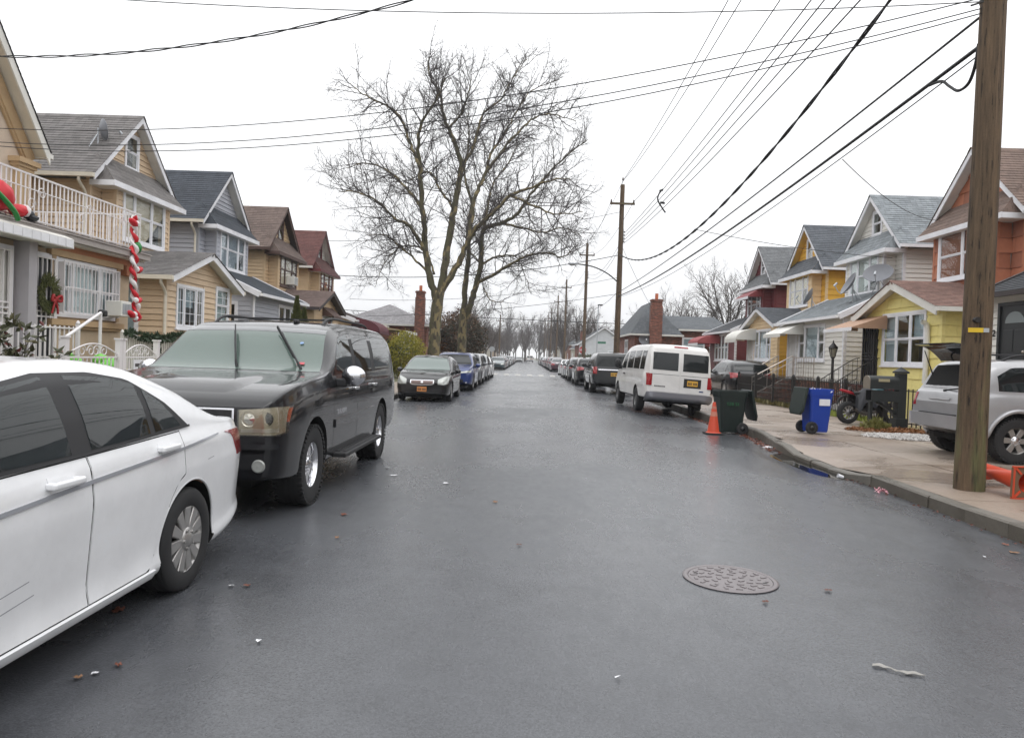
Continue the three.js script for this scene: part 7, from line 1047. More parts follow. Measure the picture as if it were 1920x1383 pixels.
function utilityPole(label, x, D, o = {}) {
  const { H = 12.2, r = 0.17, lean = 0 } = o, t = thing('utility_pole', label, 'utility pole', [x, SW - 0.05, -D], 0, o.group);
  const g = new THREE.CylinderGeometry(r * 0.66, r, H, 28, 60); const p = g.attributes.position; for (let i = 0; i < p.count; i++) { const y = p.getY(i), a = Math.atan2(p.getZ(i), p.getX(i)), k = 1 + 0.018 * Math.sin(a * 5 + y * 0.7) + 0.012 * Math.sin(a * 11 + y * 2.1); p.setX(i, p.getX(i) * k + lean * (y + H / 2)); p.setZ(i, p.getZ(i) * k); } g.computeVertexNormals(); g.translate(0, H / 2, 0);
  part(t, 'shaft', g, mPole);
  const ins = lathe([[0, 0.2], [0.03, 0.19], [0.05, 0.15], [0.035, 0.12], [0.06, 0.09], [0.04, 0.06], [0.065, 0.03], [0.02, 0]], 10);
  part(t, 'top_pin', rod([lean * H, H, 0], [lean * H, H + 0.28, 0], 0.02), M.galv); part(t, 'insulator', ins, mPorc, lean * H, H + 0.25, 0);
  const arm = part(t, 'crossarm', box(-0.75, 0.75, H - 1.25, H - 1.13, r * 0.7, r * 0.7 + 0.1), mPole); for (const s of [-0.68, 0.68]) part(t, 'insulator', ins, mPorc, s, H - 1.13, r * 0.7 + 0.05);
  for (let k = 0; k < 4; k++) part(t, 'spool_insulator', lathe([[0.02, 0], [0.045, 0.01], [0.03, 0.04], [0.045, 0.07], [0.02, 0.08]], 10).translate(r * 0.72 + 0.06, H - 3.5 + k * 0.2, 0), mPorc);
  part(t, 'rack', box(r * 0.7, r * 0.7 + 0.03, H - 3.6, H - 2.7, -0.03, 0.03), M.galv);
  if (o.lamp) { part(t, 'lamp_arm', tube([[-r * 0.6, 6.3, 0], [-0.7, 6.75, 0], [-1.6, 7.15, 0], [-2.6, 7.3, 0]], 0.04, 20, 7), M.iron); const hd = part(t, 'lamp_head', rbox(0.62, 0.12, 0.26, 0.05, -2.85, 7.3, 0), M.galv); part(hd, 'lamp_glass', new THREE.SphereGeometry(0.13, 12, 8, 0, 2 * PI, PI / 2, PI / 2).scale(1.3, 0.6, 0.9).translate(-2.92, 7.25, 0), mat(rgb(170, 172, 168), 0.2)); }
  return t;
}
{
  const p1 = utilityPole('thick weathered wooden utility pole with mossy foot beside the fallen cones', 5.56, 9.05, { r: 0.172, lean: 0.004 });
  const tag = part(p1, 'yellow_tag', box(-0.12, 0.04, 1.99, 2.045, 0.16, 0.168).rotateY(-0.35), mat(rgb(220, 184, 40), 0.5)); part(p1, 'eye_bolt', rod([-0.1, 2.14, 0.13], [-0.1, 2.14, 0.19], 0.035, 0.035, 12), M.iron); part(p1, 'white_tag', box(0.043, 0.1, 1.992, 2.043, 0.158, 0.166).rotateY(-0.35), M.galv);
  part(p1, 'guy_strap', merge([lathe([[0.145, 0], [0.15, 0], [0.15, 0.05], [0.145, 0.05]], 20).translate(0.025, 6.05, 0), rod([-0.16, 6.08, 0.1], [-0.3, 6.2, 0.3], 0.014), rod([-0.16, 6.0, 0.1], [-0.36, 5.9, 0.2], 0.012)]), M.iron);
  utilityPole('wooden utility pole with street lamp arm behind the grey boxy SUV', 5.55, 44.4, { H: 12.2, r: 0.2, lamp: true });
  utilityPole('wooden utility pole by the side street stop sign', 5.75, 72.3, { H: 13, r: 0.19 });
  [[5.6, 106], [5.6, 133], [5.6, 166], [5.6, 192], [5.6, 222]].forEach(([x, D]) => utilityPole('wooden utility pole in the far line past the crossing', x, D, { H: 13, r: 0.17, group: 'far utility poles' }));
  utilityPole('lone dark utility pole on the left past the crossing', -4.95, 134, { H: 9.2, r: 0.16 });
  let kinds = {};
  const wire = (name, label, a, b, sag, r, group, n = 28) => { const pts = []; for (let k = 0; k <= n; k++) { const t = k / n; pts.push(V(lerp(a[0], b[0], t), lerp(a[1], b[1], t) - 4 * sag * t * (1 - t), -lerp(a[2], b[2], t))); } const u = new Tubes(); u.add(pts, pts.map(() => r), 5); return solo(name, u.geo(), mWire, label, 'wire', group); };
  const G1 = 'wires between the near utility poles', G2 = 'wires along the far utility poles', lw = 'thin bare wire running between the near wooden utility poles';
  wire('power_wire', lw, [5.45, 12.5, 9.05], [5.55, 12.5, 44.4], 0.5, 0.015, G1); wire('power_wire', lw, [5.85, 12.4, 9.05], [5.55, 12.45, 44.4], 0.62, 0.015, G1); wire('power_wire', lw, [6.15, 11.3, 9.05], [6.2, 11.15, 44.4], 0.5, 0.015, G1);
  for (const [y1, y2] of [[9.5, 9.3], [9.1, 9.1], [8.65, 8.9], [8.2, 8.7]]) wire('power_wire', lw, [5.76, y1, 9.05], [5.76, y2, 44.4], 0.3, 0.015, G1);
  const spacer = thing('wire_spacer', 'black spacer clamp hanging in the near power wires', 'spacer', [5.76, 8.2, -32.5]); part(spacer, 'bracket', merge([tube([[0, 1.0, 0], [-0.12, 0.6, 0], [0.1, 0.2, 0], [0.25, 0, 0]], 0.035, 16, 6), rod([-0.05, 0.95, 0], [0.1, 1.02, 0], 0.05), rod([0, 0.45, 0], [0.2, 0.42, 0], 0.05)]), mWire);
  // twisted bundle: two strands wound round each other
  { const a = [5.62, 8.0, 9.05], b = [5.5, 7.97, 44.2], n = 150, t = thing('cable_bundle', 'thick twisted black cable bundle sagging between near utility poles', 'cable', [0, 0, 0]); for (const ph of [0, PI]) { const P = []; for (let k = 0; k <= n; k++) { const q = k / n, w = 0.02; P.push(V(lerp(a[0], b[0], q) + w * Math.cos(q * 90 + ph), lerp(a[1], b[1], q) - 8 * q * (1 - q) * 1.0 + w * Math.sin(q * 90 + ph) - 0.0, -lerp(a[2], b[2], q))); } const u = new Tubes(); u.add(P, P.map(() => 0.021), 5); part(t, 'strand', u.geo(), mWire); } }
  wire('telephone_cable', 'straight black telephone cable above the sagging one', [5.5, 5.97, 9.05], [5.5, 5.68, 44.3], 0.22, 0.017); wire('telephone_cable', 'lower thick black telephone cable with a slack loop', [5.5, 5.6, 9.05], [5.5, 5.45, 44.3], 0.36, 0.026); wire('telephone_cable', 'thin loose line hanging under the thick telephone cable', [5.5, 5.5, 9.05], [5.5, 5.4, 44.3], 0.5, 0.009);
  solo('cable_loop', (() => { const u = new Tubes(), c = new THREE.CatmullRomCurve3([[5.47, 5.62, 9.12], [5.49, 5.4, 9.2], [5.5, 5.22, 9.34], [5.5, 5.2, 9.55], [5.5, 5.33, 9.76], [5.5, 5.47, 9.95], [5.5, 5.54, 10.3]].map((p) => V(p[0], p[1], -p[2]))), P = c.getPoints(40); u.add(P, P.map(() => 0.02), 6); return u.geo(); })(), mWire, 'short slack loop of black cable beside the thick wooden pole', 'cable');
  const ls = 'thin wire crossing the street to the houses on the left', gs = 'wires crossing the street'; wire('service_wire', ls, [5.45, 6.15, 9.05], [-10, 5.42, 13.2], 0.55, 0.0075, gs); wire('service_wire', ls, [5.45, 6.02, 9.05], [-10, 5.17, 13.2], 0.6, 0.0075, gs); wire('service_wire', ls, [5.45, 5.96, 9.05], [-10, 5.1, 13.2], 0.66, 0.0075, gs); wire('service_wire', ls, [5.45, 6.1, 9.05], [-9.5, 6.3, 9.5], 0.3, 0.0065, gs);
  { const a = [5.5, 9.0, 9.05], b = [-9.6, 6.5, 12.6], n = 150, t = thing('service_cable', 'twisted black service cable running to the stucco house roof', 'cable', [0, 0, 0]); for (const ph of [0, PI]) { const P = []; for (let k = 0; k <= n; k++) { const q = k / n, w = 0.016; P.push(V(lerp(a[0], b[0], q), lerp(a[1], b[1], q) - 4 * q * (1 - q) + w * Math.sin(q * 70 + ph), -lerp(a[2], b[2], q) + w * Math.cos(q * 70 + ph))); } const u = new Tubes(); u.add(P, P.map(() => 0.01), 5); part(t, 'strand', u.geo(), mWire); } }
  wire('service_wire', 'thin service wire dropping to the orange house gable', [5.5, 5.25, 13.0], [13, 6.35, 23.3], 0.28, 0.008); wire('service_wire', 'thin service wire dropping to the white sided house', [5.5, 6.04, 24.5], [13, 5.55, 26.2], 0.12, 0.01); wire('service_wire', 'slack thin wire from the lamp pole to the brick bungalow', [5.6, 8.6, 44.4], [9.6, 4.6, 53], 0.2, 0.012);
  const lc = 'wire spanning from the lamp pole to houses across the street', gc = 'wires spanning from the lamp pole'; wire('service_wire', lc, [5.5, 10.6, 44.4], [-12, 8.0, 42.6], 0.5, 0.014, gc); wire('service_wire', lc, [5.5, 7.97, 44.4], [-12.2, 6.2, 44.6], 0.6, 0.022, gc); wire('service_wire', lc, [5.5, 6.6, 44.4], [-11.5, 4.9, 46.5], 0.55, 0.012, gc); wire('service_wire', lc, [5.5, 5.6, 44.4], [-11, 3.95, 49], 0.3, 0.014, gc);
  solo('street_crossing_cable', (() => { const u = new Tubes(), P = []; for (let k = 0; k <= 30; k++) { const q = k / 30; P.push(V(lerp(-22, 26, q), 5.9 - 0.9 * 4 * q * (1 - q) * 0.25 - 0.5 * q, -76)); } u.add(P, P.map(() => 0.035), 5); return u.geo(); })(), mWire, 'long level cable crossing above the side street', 'cable');
  const xs = [[5.55, 44.4, 12.2], [5.75, 72.3, 13], [5.6, 106, 13], [5.6, 133, 13], [5.6, 166, 13], [5.6, 192, 13], [5.6, 222, 13]];
  for (let k = 0; k + 1 < xs.length; k++) { const [a, da, ha] = xs[k], [b, db, hb] = xs[k + 1]; for (const [dx, dy, s] of [[0, 0.3, 0.5], [-0.68, -1.0, 0.6], [0.68, -1.0, 0.6], [0.2, -3.0, 0.9], [0.2, -3.3, 0.95], [0, -6.4, 0.5]]) wire('power_wire', 'thin wire strung along the far line of utility poles', [a + dx, ha + dy, da], [b + dx, hb + dy, db], s, 0.013, G2, 12); }
}
// signs and lamp posts at the crossing
function stopSign(label, x, D, faceCam) {
  const t = thing('stop_sign', label, 'road sign', [x, SW, -D], faceCam ? 0 : PI), oc = []; for (let k = 0; k < 8; k++) { const a = (k + 0.5) / 8 * 2 * PI; oc.push([0.41 * Math.cos(a), 0.41 * Math.sin(a)]); }
  part(t, 'post', rod([0, -0.05, -0.03], [0, 2.75, -0.03], 0.03), M.galv); const pl = part(t, 'panel', bevelled(oc, 0.006, 0.002).translate(0, 2.4, 0), M.galv);
  part(pl, 'red_face', bevelled(oc.map(([a, b]) => [a * 0.96, b * 0.96]), 0.003, 0).translate(0, 2.4, 0.009), mat(rgb(176, 40, 44), 0.4)); part(pl, 'lettering', numberGeo('STOP', 0.2, 0.004).translate(0, 2.3, 0.013), M.white);
}
stopSign('red stop sign facing the traffic beyond the side street pole', 6.05, 77.5, true); stopSign('back of a stop sign on the left past the crossing', -4.9, 104, false);
{
  const t = thing('street_lamp', 'slim grey street lamp with green street name sign', 'street lamp', [7.55, SW, -77.3]); part(t, 'post', rod([0, -0.05, 0], [0, 7.2, 0], 0.075, 0.05, 10), M.galv); part(t, 'head', rbox(0.55, 0.14, 0.24, 0.05, 0.2, 7.25, 0), M.iron); part(t, 'street_name_sign', cbox(0.85, 0.22, 0.02, 0.5, 3.25, 0.07), mat(rgb(40, 110, 84), 0.5));
  const l2 = thing('street_lamp', 'tall pale street lamp with curved arm far down the left side', 'street lamp', [-5.6, 0.05, -150]); part(l2, 'post', rod([0, 0, 0], [0, 8.2, 0], 0.1, 0.06, 8), M.galv); part(l2, 'arm', tube([[0, 8.0, 0], [0.6, 8.5, 0], [2.2, 8.7, 0]], 0.05, 12, 6), M.galv); part(l2, 'head', rbox(0.6, 0.14, 0.26, 0.05, 2.4, 8.66, 0), M.galv);
  // speed hump markings
  const mk = mat(rgb(176, 174, 170), 0.6, { map: T.paintDirt }), hg = thing('hump_marking', 'row of white painted bars on the speed hump', 'road marking', [0, 0, 0]);
  for (let k = 0; k < 8; k++) { const x = -2.7 + k * 0.95, P = []; for (let j = 0; j < 6; j++) { const d0 = 58.7 + j * 0.28, d1 = d0 + 0.28; P.push([[x, roadY(x, d0) + 0.006, -d0], [x + 0.42, roadY(x + 0.42, d0) + 0.006, -d0], [x + 0.42, roadY(x + 0.42, d1) + 0.006, -d1], [x, roadY(x, d1) + 0.006, -d1]]); } part(hg, 'painted_bar', polys(P), mk); }
  solo('stop_line', box(-4.1, 0.2, 0.001, 0.006, -78.1, -77.5), mk, 'white stop line across the far lane of the crossing', 'road marking');
}
// ---------- bins, cones, mailbox, motorcycle ----------
function wheelieBin(o) {
  const { label, pos, turn, m, lidM, lidAngle, h = 0.98, w = 0.54, d = 0.56 } = o, t = thing('wheeled_bin', label, 'bin', pos, turn);
  const ring = (y, s, inset = 0) => { const a = w / 2 * s - inset, b = d / 2 * s - inset, r = 0.06, pts = []; for (const [sx, sz, a0] of [[1, 1, 0], [-1, 1, PI / 2], [-1, -1, PI], [1, -1, 1.5 * PI]]) for (let k = 0; k <= 4; k++) { const an = a0 + k / 4 * PI / 2; pts.push([sx * (a - r) + r * Math.cos(an), y, sz * (b - r) + r * Math.sin(an)]); } return pts; };
  const rows = [ring(0.04, 0.74), ring(0.08, 0.77), ring(h * 0.86, 0.96), ring(h * 0.86, 1.0), ring(h, 1.03), ring(h + 0.015, 1.02), ring(h + 0.012, 0.96), ring(h * 0.5, 0.84), ring(0.12, 0.7)], P = [], n = rows[0].length;
  for (let k = 0; k + 1 < rows.length; k++) for (let j = 0; j < n; j++) P.push([rows[k][j], rows[k][(j + 1) % n], rows[k + 1][(j + 1) % n], rows[k + 1][j]]); P.push([...rows[0]].reverse(), rows[rows.length - 1]);
  const body = part(t, 'body', polys(P), m);
  for (let k = 0; k < 4; k++) part(body, 'rib', box(-0.14 + k * 0.09, -0.12 + k * 0.09, h * 0.86, h * 0.98, d / 2 * 1.0, d / 2 * 1.03 + 0.012), m);
  part(t, 'handle', rod([-w * 0.36, h - 0.02, -d / 2 - 0.07], [w * 0.36, h - 0.02, -d / 2 - 0.07], 0.016), m); part(t, 'handle_bracket', merge([cbox(0.03, 0.1, 0.12, -w * 0.3, h - 0.05, -d / 2 - 0.03), cbox(0.03, 0.1, 0.12, w * 0.3, h - 0.05, -d / 2 - 0.03)]), m);
  const lg = bevelled([[-w / 2 - 0.02, 0], [w / 2 + 0.02, 0], [w / 2 + 0.02, d * 0.9], [w * 0.4, d * 1.06], [-w * 0.4, d * 1.06], [-w / 2 - 0.02, d * 0.9]], 0.025, 0.018).rotateX(PI / 2); const lid = part(t, 'lid', lg, lidM); lid.position.set(0, h + 0.02, -d / 2 - 0.07); lid.rotation.x = lidAngle;
  for (const s of [-1, 1]) { const wh = part(t, 'wheel', lathe([[0.02, -0.035], [0.115, -0.035], [0.135, -0.02], [0.135, 0.02], [0.115, 0.035], [0.1, 0.03], [0.02, 0.02]], 24).rotateZ(PI / 2).translate(s * (w * 0.43), 0.135, -d * 0.36), M.rubber); part(wh, 'hub', lathe([[0, 0.03], [0.05, 0.03], [0.05, -0.03], [0, -0.03]], 12).rotateZ(PI / 2).translate(s * (w * 0.45), 0.135, -d * 0.36), M.blackGloss); }
  part(t, 'axle', rod([-w * 0.43, 0.135, -d * 0.36], [w * 0.43, 0.135, -d * 0.36], 0.012), M.iron);
  return t;
}
{
  const binGreen = mat(rgb(20, 34, 31), 0.5, { map: T.paintDirt }), binBlue = mat(rgb(26, 64, 164), 0.45, { map: T.paintDirt }), binDark = mat(rgb(28, 40, 36), 0.5);
  const gb = wheelieBin({ label: 'dark green wheeled bin with open lid standing in the gutter', pos: [4.78, roadY(4.78, 16.9), -16.9], turn: -PI / 2 + 0.05, m: binGreen, lidM: binGreen, lidAngle: -4.5, h: 0.98, w: 0.62, d: 0.64 });
  part(gb, 'chalk_writing', numberGeo('128 St', 0.075, 0.003).rotateY(PI / 2).translate(0.3, 0.66, 0.02), mat(rgb(36, 88, 56), 0.8)); gb.children[gb.children.length - 1].position.x = 0.005;
  const bb = wheelieBin({ label: 'blue recycling bin with lid hanging open on the pavement', pos: [6.38, SW + 0.004, -15.9], turn: PI / 2 + 0.12, m: binBlue, lidM: binDark, lidAngle: -4.52, h: 0.96, w: 0.5, d: 0.54 });
  part(bb, 'label_sticker', box(-0.004, 0.004, 0, 0.14, -0.12, 0.12).translate(-0.246, 0.62, 0.06), M.white);
  part(bb, 'rubbish', leaves(60, () => [rr(-0.2, 0.2), 0.9 + rr(0, 0.06), rr(-0.2, 0.2), rr(-1, 1), 0.1, rr(-1, 1)], 0.1), M.white);
}
const coneProfile = [[0.17, 0.03], [0.165, 0.04], [0.13, 0.06], [0.035, 0.69], [0.03, 0.71], [0.022, 0.71], [0.02, 0.69], [0.12, 0.03]];
function trafficCone(label, clean) {
  const t = thing('traffic_cone', label, 'traffic cone'), or = mat(rgb(206, 74, 44), 0.5, { map: T.paintDirt });
  part(t, 'cone', lathe(coneProfile, 28), or); const at = (y) => lerp(0.13, 0.035, (y - 0.06) / 0.63) + 0.002;
  if (!clean) { part(t, 'collar', lathe([[at(0.4), 0.4], [at(0.5), 0.5]], 28), mat(rgb(196, 128, 108), 0.7, { map: T.paintDirt })); part(t, 'collar', lathe([[at(0.56), 0.56], [at(0.62), 0.62]], 28), mat(rgb(190, 122, 104), 0.7, { map: T.paintDirt })); }
  part(t, 'base', bevelled([[-0.17, -0.19], [0.17, -0.19], [0.19, -0.17], [0.19, 0.17], [0.17, 0.19], [-0.17, 0.19], [-0.19, 0.17], [-0.19, -0.17]], 0.025, 0.005, [Array.from({ length: 20 }, (_, k) => [0.125 * Math.cos(k / 20 * 2 * PI), 0.125 * Math.sin(k / 20 * 2 * PI)])]).rotateX(-PI / 2).translate(0, 0.006, 0), clean ? mat(rgb(120, 92, 70), 0.9, { map: T.stucco }) : M.rubber);
  if (clean) { for (let k = 0; k < 4; k++) part(t, 'base_rib', box(0.14, 0.24, -0.012, 0.004, -0.012, 0.012).rotateY(k * PI / 2 + PI / 4), or); part(t, 'base_rim', merge([box(-0.19, 0.19, -0.012, 0.03, 0.178, 0.193), box(-0.19, 0.19, -0.012, 0.03, -0.193, -0.178), box(0.178, 0.193, -0.012, 0.03, -0.178, 0.178), box(-0.193, -0.178, -0.012, 0.03, -0.178, 0.178)]), or); part(t, 'inner_cone', lathe([[0.122, 0.0], [0.022, 0.66]], 24), or); }
  return t;
}
{
  const c1 = trafficCone('orange traffic cone standing on the road behind the white van', false); c1.position.set(4.22, roadY(4.22, 16.1), -16.1);
  const c2 = trafficCone('toppled orange cone showing its dirty square base by the pole', true); c2.position.set(5.9, SW + 0.19, -8.5); c2.rotation.set(-PI / 2 + 0.03, 0, 0.12);
  const c3 = trafficCone('toppled orange cone lying behind the wooden pole pointing right', true); c3.position.set(5.84, SW + 0.187, -9.5); c3.rotation.set(0, 0.1, -PI / 2 - 0.1);
}
{ // black plastic mailbox post
  const t = thing('mailbox', 'black plastic mailbox on a thick post beside the motorcycle', 'mailbox', [8.66, SW, -17.6], 0.05), pl = mat(rgb(34, 38, 38), 0.55);
  part(t, 'post', merge([box(0.28, 0.46, -0.05, 1.22, -0.09, 0.09), box(0.24, 0.5, -0.02, 0.25, -0.12, 0.12)]), pl); part(t, 'post_cap', merge([box(0.25, 0.49, 1.222, 1.26, -0.12, 0.12), new THREE.ConeGeometry(0.16, 0.1, 4).rotateY(PI / 4).translate(0.37, 1.31, 0)]), pl);
  const s = []; s.push([-0.12, 0], [0.12, 0]); for (let k = 0; k <= 10; k++) { const a = PI * k / 10; s.push([0.12 * Math.cos(a), 0.17 + 0.1 * Math.sin(a)]); }
  part(t, 'mailbox_body', bevelled(s, 0.62, 0.006).rotateY(-PI / 2).translate(0.27, 0.88, 0), pl); part(t, 'mailbox_door', bevelled(s.map(([a, b]) => [a * 1.04, b * 1.03]), 0.018, 0.004).rotateY(-PI / 2).translate(-0.36, 0.876, 0), mat(rgb(120, 112, 100), 0.6)); part(t, 'newspaper_tray', merge([box(-0.32, 0.27, 0.6, 0.62, -0.13, 0.13), box(-0.32, 0.27, 0.62, 0.84, -0.13, -0.11), box(-0.32, 0.27, 0.62, 0.84, 0.11, 0.13)]), pl); part(t, 'number_plaque', box(-0.18, 0.06, 1.03, 1.09, 0.122, 0.134), mat(rgb(160, 150, 120), 0.6)); part(t, 'bracket', beam([0.3, 0.35, 0], [-0.15, 0.6, 0], 0.06, 0.06), pl); part(t, 'second_leg', box(-0.3, -0.24, -0.03, 0.6, -0.04, 0.04), pl); t.scale.setScalar(1.12);
}
{ // motorcycle with a loose black cover
  const t = thing('motorcycle', 'motorcycle with red tail and black cover parked behind the mailbox', 'motorcycle', [8.45, SW + 0.004, -19.0], 0.16), w = wheelGeo({ r: 0.29, tw: 0.12, rim: 0.19, spokes: 10, sw0: 0.014, sw1: 0.014, dish: 0.01, lugs: 0 + 3 });
  for (const x of [0, 1.28]) { const g = new THREE.Group(); g.name = 'wheel'; g.position.set(x, 0.29, 0); t.add(g); part(g, 'tyre', w.tyre, CM.tyre); part(g, 'rim', w.rim, CM.alloy); part(g, 'hub', w.hub, CM.alloyDark); }
  part(t, 'tail', gridSolid((a, b) => V(lerp(-0.22, 0.3, a), 0.86 - 0.12 * a + 0.02 * Math.sin(b * PI), lerp(-0.06, 0.06, b) * (0.5 + 0.9 * a)), 8, 6, -0.02, 0.03, V(0, 1, 0)), mat(rgb(178, 30, 48), 0.3)); part(t, 'rear_mudguard', tube([[-0.05, 0.74, 0], [-0.24, 0.66, 0], [-0.3, 0.5, 0]], 0.025, 10, 6), M.black);
  part(t, 'seat', rbox(0.5, 0.09, 0.2, 0.04, 0.36, 0.8, 0), M.black); part(t, 'tank', new THREE.SphereGeometry(0.2, 18, 14).scale(1.25, 0.75, 0.75).translate(0.78, 0.84, 0), mat(rgb(44, 84, 92), 0.3)); part(t, 'fairing', new THREE.SphereGeometry(0.2, 18, 14).scale(0.9, 1.2, 0.8).translate(1.12, 0.84, 0), mat(rgb(170, 34, 50), 0.3));
  part(t, 'engine', merge([rbox(0.42, 0.34, 0.26, 0.05, 0.66, 0.48, 0), rbox(0.18, 0.26, 0.2, 0.04, 0.82, 0.6, 0)]), M.blackGloss); part(t, 'fork', merge([rod([1.28, 0.29, 0.09], [1.05, 0.98, 0.09], 0.022), rod([1.28, 0.29, -0.09], [1.05, 0.98, -0.09], 0.022)]), CM.alloyDark); part(t, 'handlebar', tube([[0.9, 1.04, -0.36], [1.02, 1.04, -0.2], [1.06, 1.0, 0], [1.02, 1.04, 0.2], [0.9, 1.04, 0.36]], 0.016, 16, 6), M.black); part(t, 'swingarm', merge([beam([0, 0.29, 0.1], [0.5, 0.42, 0.1], 0.03, 0.05), beam([0, 0.29, -0.1], [0.5, 0.42, -0.1], 0.03, 0.05)]), M.black); part(t, 'exhaust', tube([[0.7, 0.34, 0.12], [0.4, 0.28, 0.16], [0.05, 0.4, 0.2]], 0.045, 14, 8), CM.brake);
  const cv = gridSolid((a, b) => { const q = lerp(-1, 1, b), x = lerp(0.08, 0.95, a), drop = Math.abs(q); return V(x + 0.03 * Math.sin(b * 17 + a * 5), 0.9 - 0.06 * Math.sin(a * 9) - drop * drop * (0.42 + 0.1 * Math.sin(a * 14)), q * 0.24 + 0.02 * Math.sin(a * 21 + b * 4)); }, 26, 26, -0.003, 0.003, V(0, 1, 0.2)); part(t, 'cover', cv, mat(rgb(34, 36, 42), 0.55)); part(t, 'side_stand', rod([0.5, 0.3, 0.1], [0.44, 0.0, 0.26], 0.014), M.black);
}
{ // black garden lamp post
  const t = thing('lamp_post', 'black garden lamp post with lantern before the white porch', 'lamp post', [10.05, SW, -23.85]); part(t, 'post', merge([rod([0, -0.05, 0], [0, 1.75, 0], 0.05, 0.042, 12), rod([0, -0.02, 0], [0, 0.4, 0], 0.08, 0.07, 12)]), M.iron);
  const cage = part(t, 'lantern', merge([lathe([[0.05, 1.75], [0.08, 1.78], [0.06, 1.8]], 6), ...[0, 1, 2, 3].map((k) => { const a = k * PI / 2 + PI / 4; return rod([0.075 * Math.cos(a), 1.8, 0.075 * Math.sin(a)], [0.14 * Math.cos(a), 2.08, 0.14 * Math.sin(a)], 0.01); }), lathe([[0.16, 2.08], [0.15, 2.12], [0.05, 2.24], [0.02, 2.28], [0.025, 2.31], [0, 2.36]], 8)]), M.iron); part(cage, 'lantern_glass', lathe([[0.07, 1.8], [0.13, 2.08]], 4).rotateY(PI / 4), mat(rgb(150, 146, 132), 0.2));
}
// ---------- fences, steps and rails ----------
barFence({ label: 'rusty black iron fence in front of the white house', a: [9.35, 19.2], b: [8.95, 30.4], h: 1.06, gap: 0.115, r: 0.011, m: M.iron, rails: [0.08, 0.62, 0.94], postR: 0.04, posts: [0, 1.9, 3.7, 5.6, 7.4, 9.2, 11.2], finial: 0.05 });
barFence({ label: 'low black iron fence along the yellow porch', a: [9.4, 19.1], b: [10.75, 14.4], h: 0.98, gap: 0.14, r: 0.01, m: M.iron, rails: [0.1, 0.93], posts: [0, 2.4, 4.8] });
function flight(label, x0, x1, D0, D1, rise, n, m) { const t = thing('front_steps', label, 'steps', [x0, SW - 0.012, -(D0 + D1) / 2]), w = (x1 - x0) / n, d = (D1 - D0) / 2; for (let k = 0; k < n; k++) { part(t, 'step', box(k * w * Math.sign(1), x1 - x0, k * rise / n, (k + 1) * rise / n - 0.03, -d, d), M.brick); part(t, 'tread', box(k * w - 0.02, k * w + w + 0.01, (k + 1) * rise / n - 0.029, (k + 1) * rise / n, -d - 0.02, d + 0.02), m); } return t; }
{
  flight('brick front steps with pale treads up to the white porch', 9.35, 11.1, 29.6, 31.0, 0.92, 5, mStep);
  const rail = (label, D) => { const t = thing('stair_rail', label, 'handrail', [9.2, SW, -D]), a = 1.62; part(t, 'top_rail', tube([[0, 0.95, 0], [a, 1.88, 0]], 0.025, 2, 8), M.steel); part(t, 'lower_rail', tube([[0, 0.22, 0], [a, 1.12, 0]], 0.016, 2, 6), M.steel); part(t, 'middle_rail', tube([[0, 0.74, 0], [a, 1.66, 0]], 0.014, 2, 6), M.steel); for (let k = 0; k <= 8; k++) { const q = k / 8; part(t, k % 8 ? 'baluster' : 'post', rod([a * q, k % 8 ? 0.22 + 0.9 * q : k ? 0.9 : 0, 0], [a * q, 0.95 + 0.93 * q, 0], k % 8 ? 0.009 : 0.026), M.steel); } };
  rail('stainless steel stair rail on the near side of the brick steps', 29.45); rail('stainless steel stair rail on the far side of the brick steps', 31.15);
  const pr = thing('porch_rail', 'brown metal porch rail beside the white front door', 'handrail', [10.85, 1.02, -29.4], PI / 2); part(pr, 'top_rail', box(-2.0, 0, 0.86, 0.9, -0.02, 0.02), M.steel); part(pr, 'lower_rail', box(-2.0, 0, 0.1, 0.13, -0.015, 0.015), M.steel); for (let k = 0; k <= 8; k++) part(pr, k % 4 ? 'baluster' : 'post', rod([-2 + 0.25 * k, 0, 0], [-2 + 0.25 * k, 0.88, 0], k % 4 ? 0.009 : 0.02), M.steel);
  const st = flight('red painted steps with white stringer at the yellow porch door', 9.75, 11.1, 23.05, 24.2, 0.92, 5, mat(rgb(120, 50, 46), 0.7)); for (const s of [-1, 1]) part(st, 'stringer', polys([[[-0.1, 0, s * 0.62], [1.36, 0, s * 0.62], [1.36, 1.0, s * 0.62], [-0.1, 0.22, s * 0.62]], [[-0.1, 0.22, s * 0.62], [1.36, 1.0, s * 0.62], [1.36, 1.0, s * 0.575], [-0.1, 0.22, s * 0.575]], [[-0.1, 0, s * 0.62], [-0.1, 0.22, s * 0.62], [-0.1, 0.22, s * 0.575], [-0.1, 0, s * 0.575]]]), M.white);
  for (const [lab, D] of [['thin black stair rail on the near side of the yellow porch steps', 22.95], ['thin black stair rail on the far side of the yellow porch steps', 24.3]]) { const t = thing('stair_rail', lab, 'handrail', [9.7, SW, -D]); part(t, 'top_rail', tube([[0, 0.95, 0], [0.1, 1.0, 0], [1.3, 1.78, 0], [1.42, 1.8, 0]], 0.016, 14, 6), M.iron); part(t, 'lower_rail', tube([[0, 0.3, 0], [1.36, 1.12, 0]], 0.012, 2, 6), M.iron); for (let k = 0; k <= 9; k++) part(t, 'baluster', rod([1.36 * k / 9, k ? 0.3 + 0.82 * k / 9 : 0, 0], [1.36 * k / 9, 0.96 + 0.82 * k / 9, 0], 0.008), M.iron); }
}
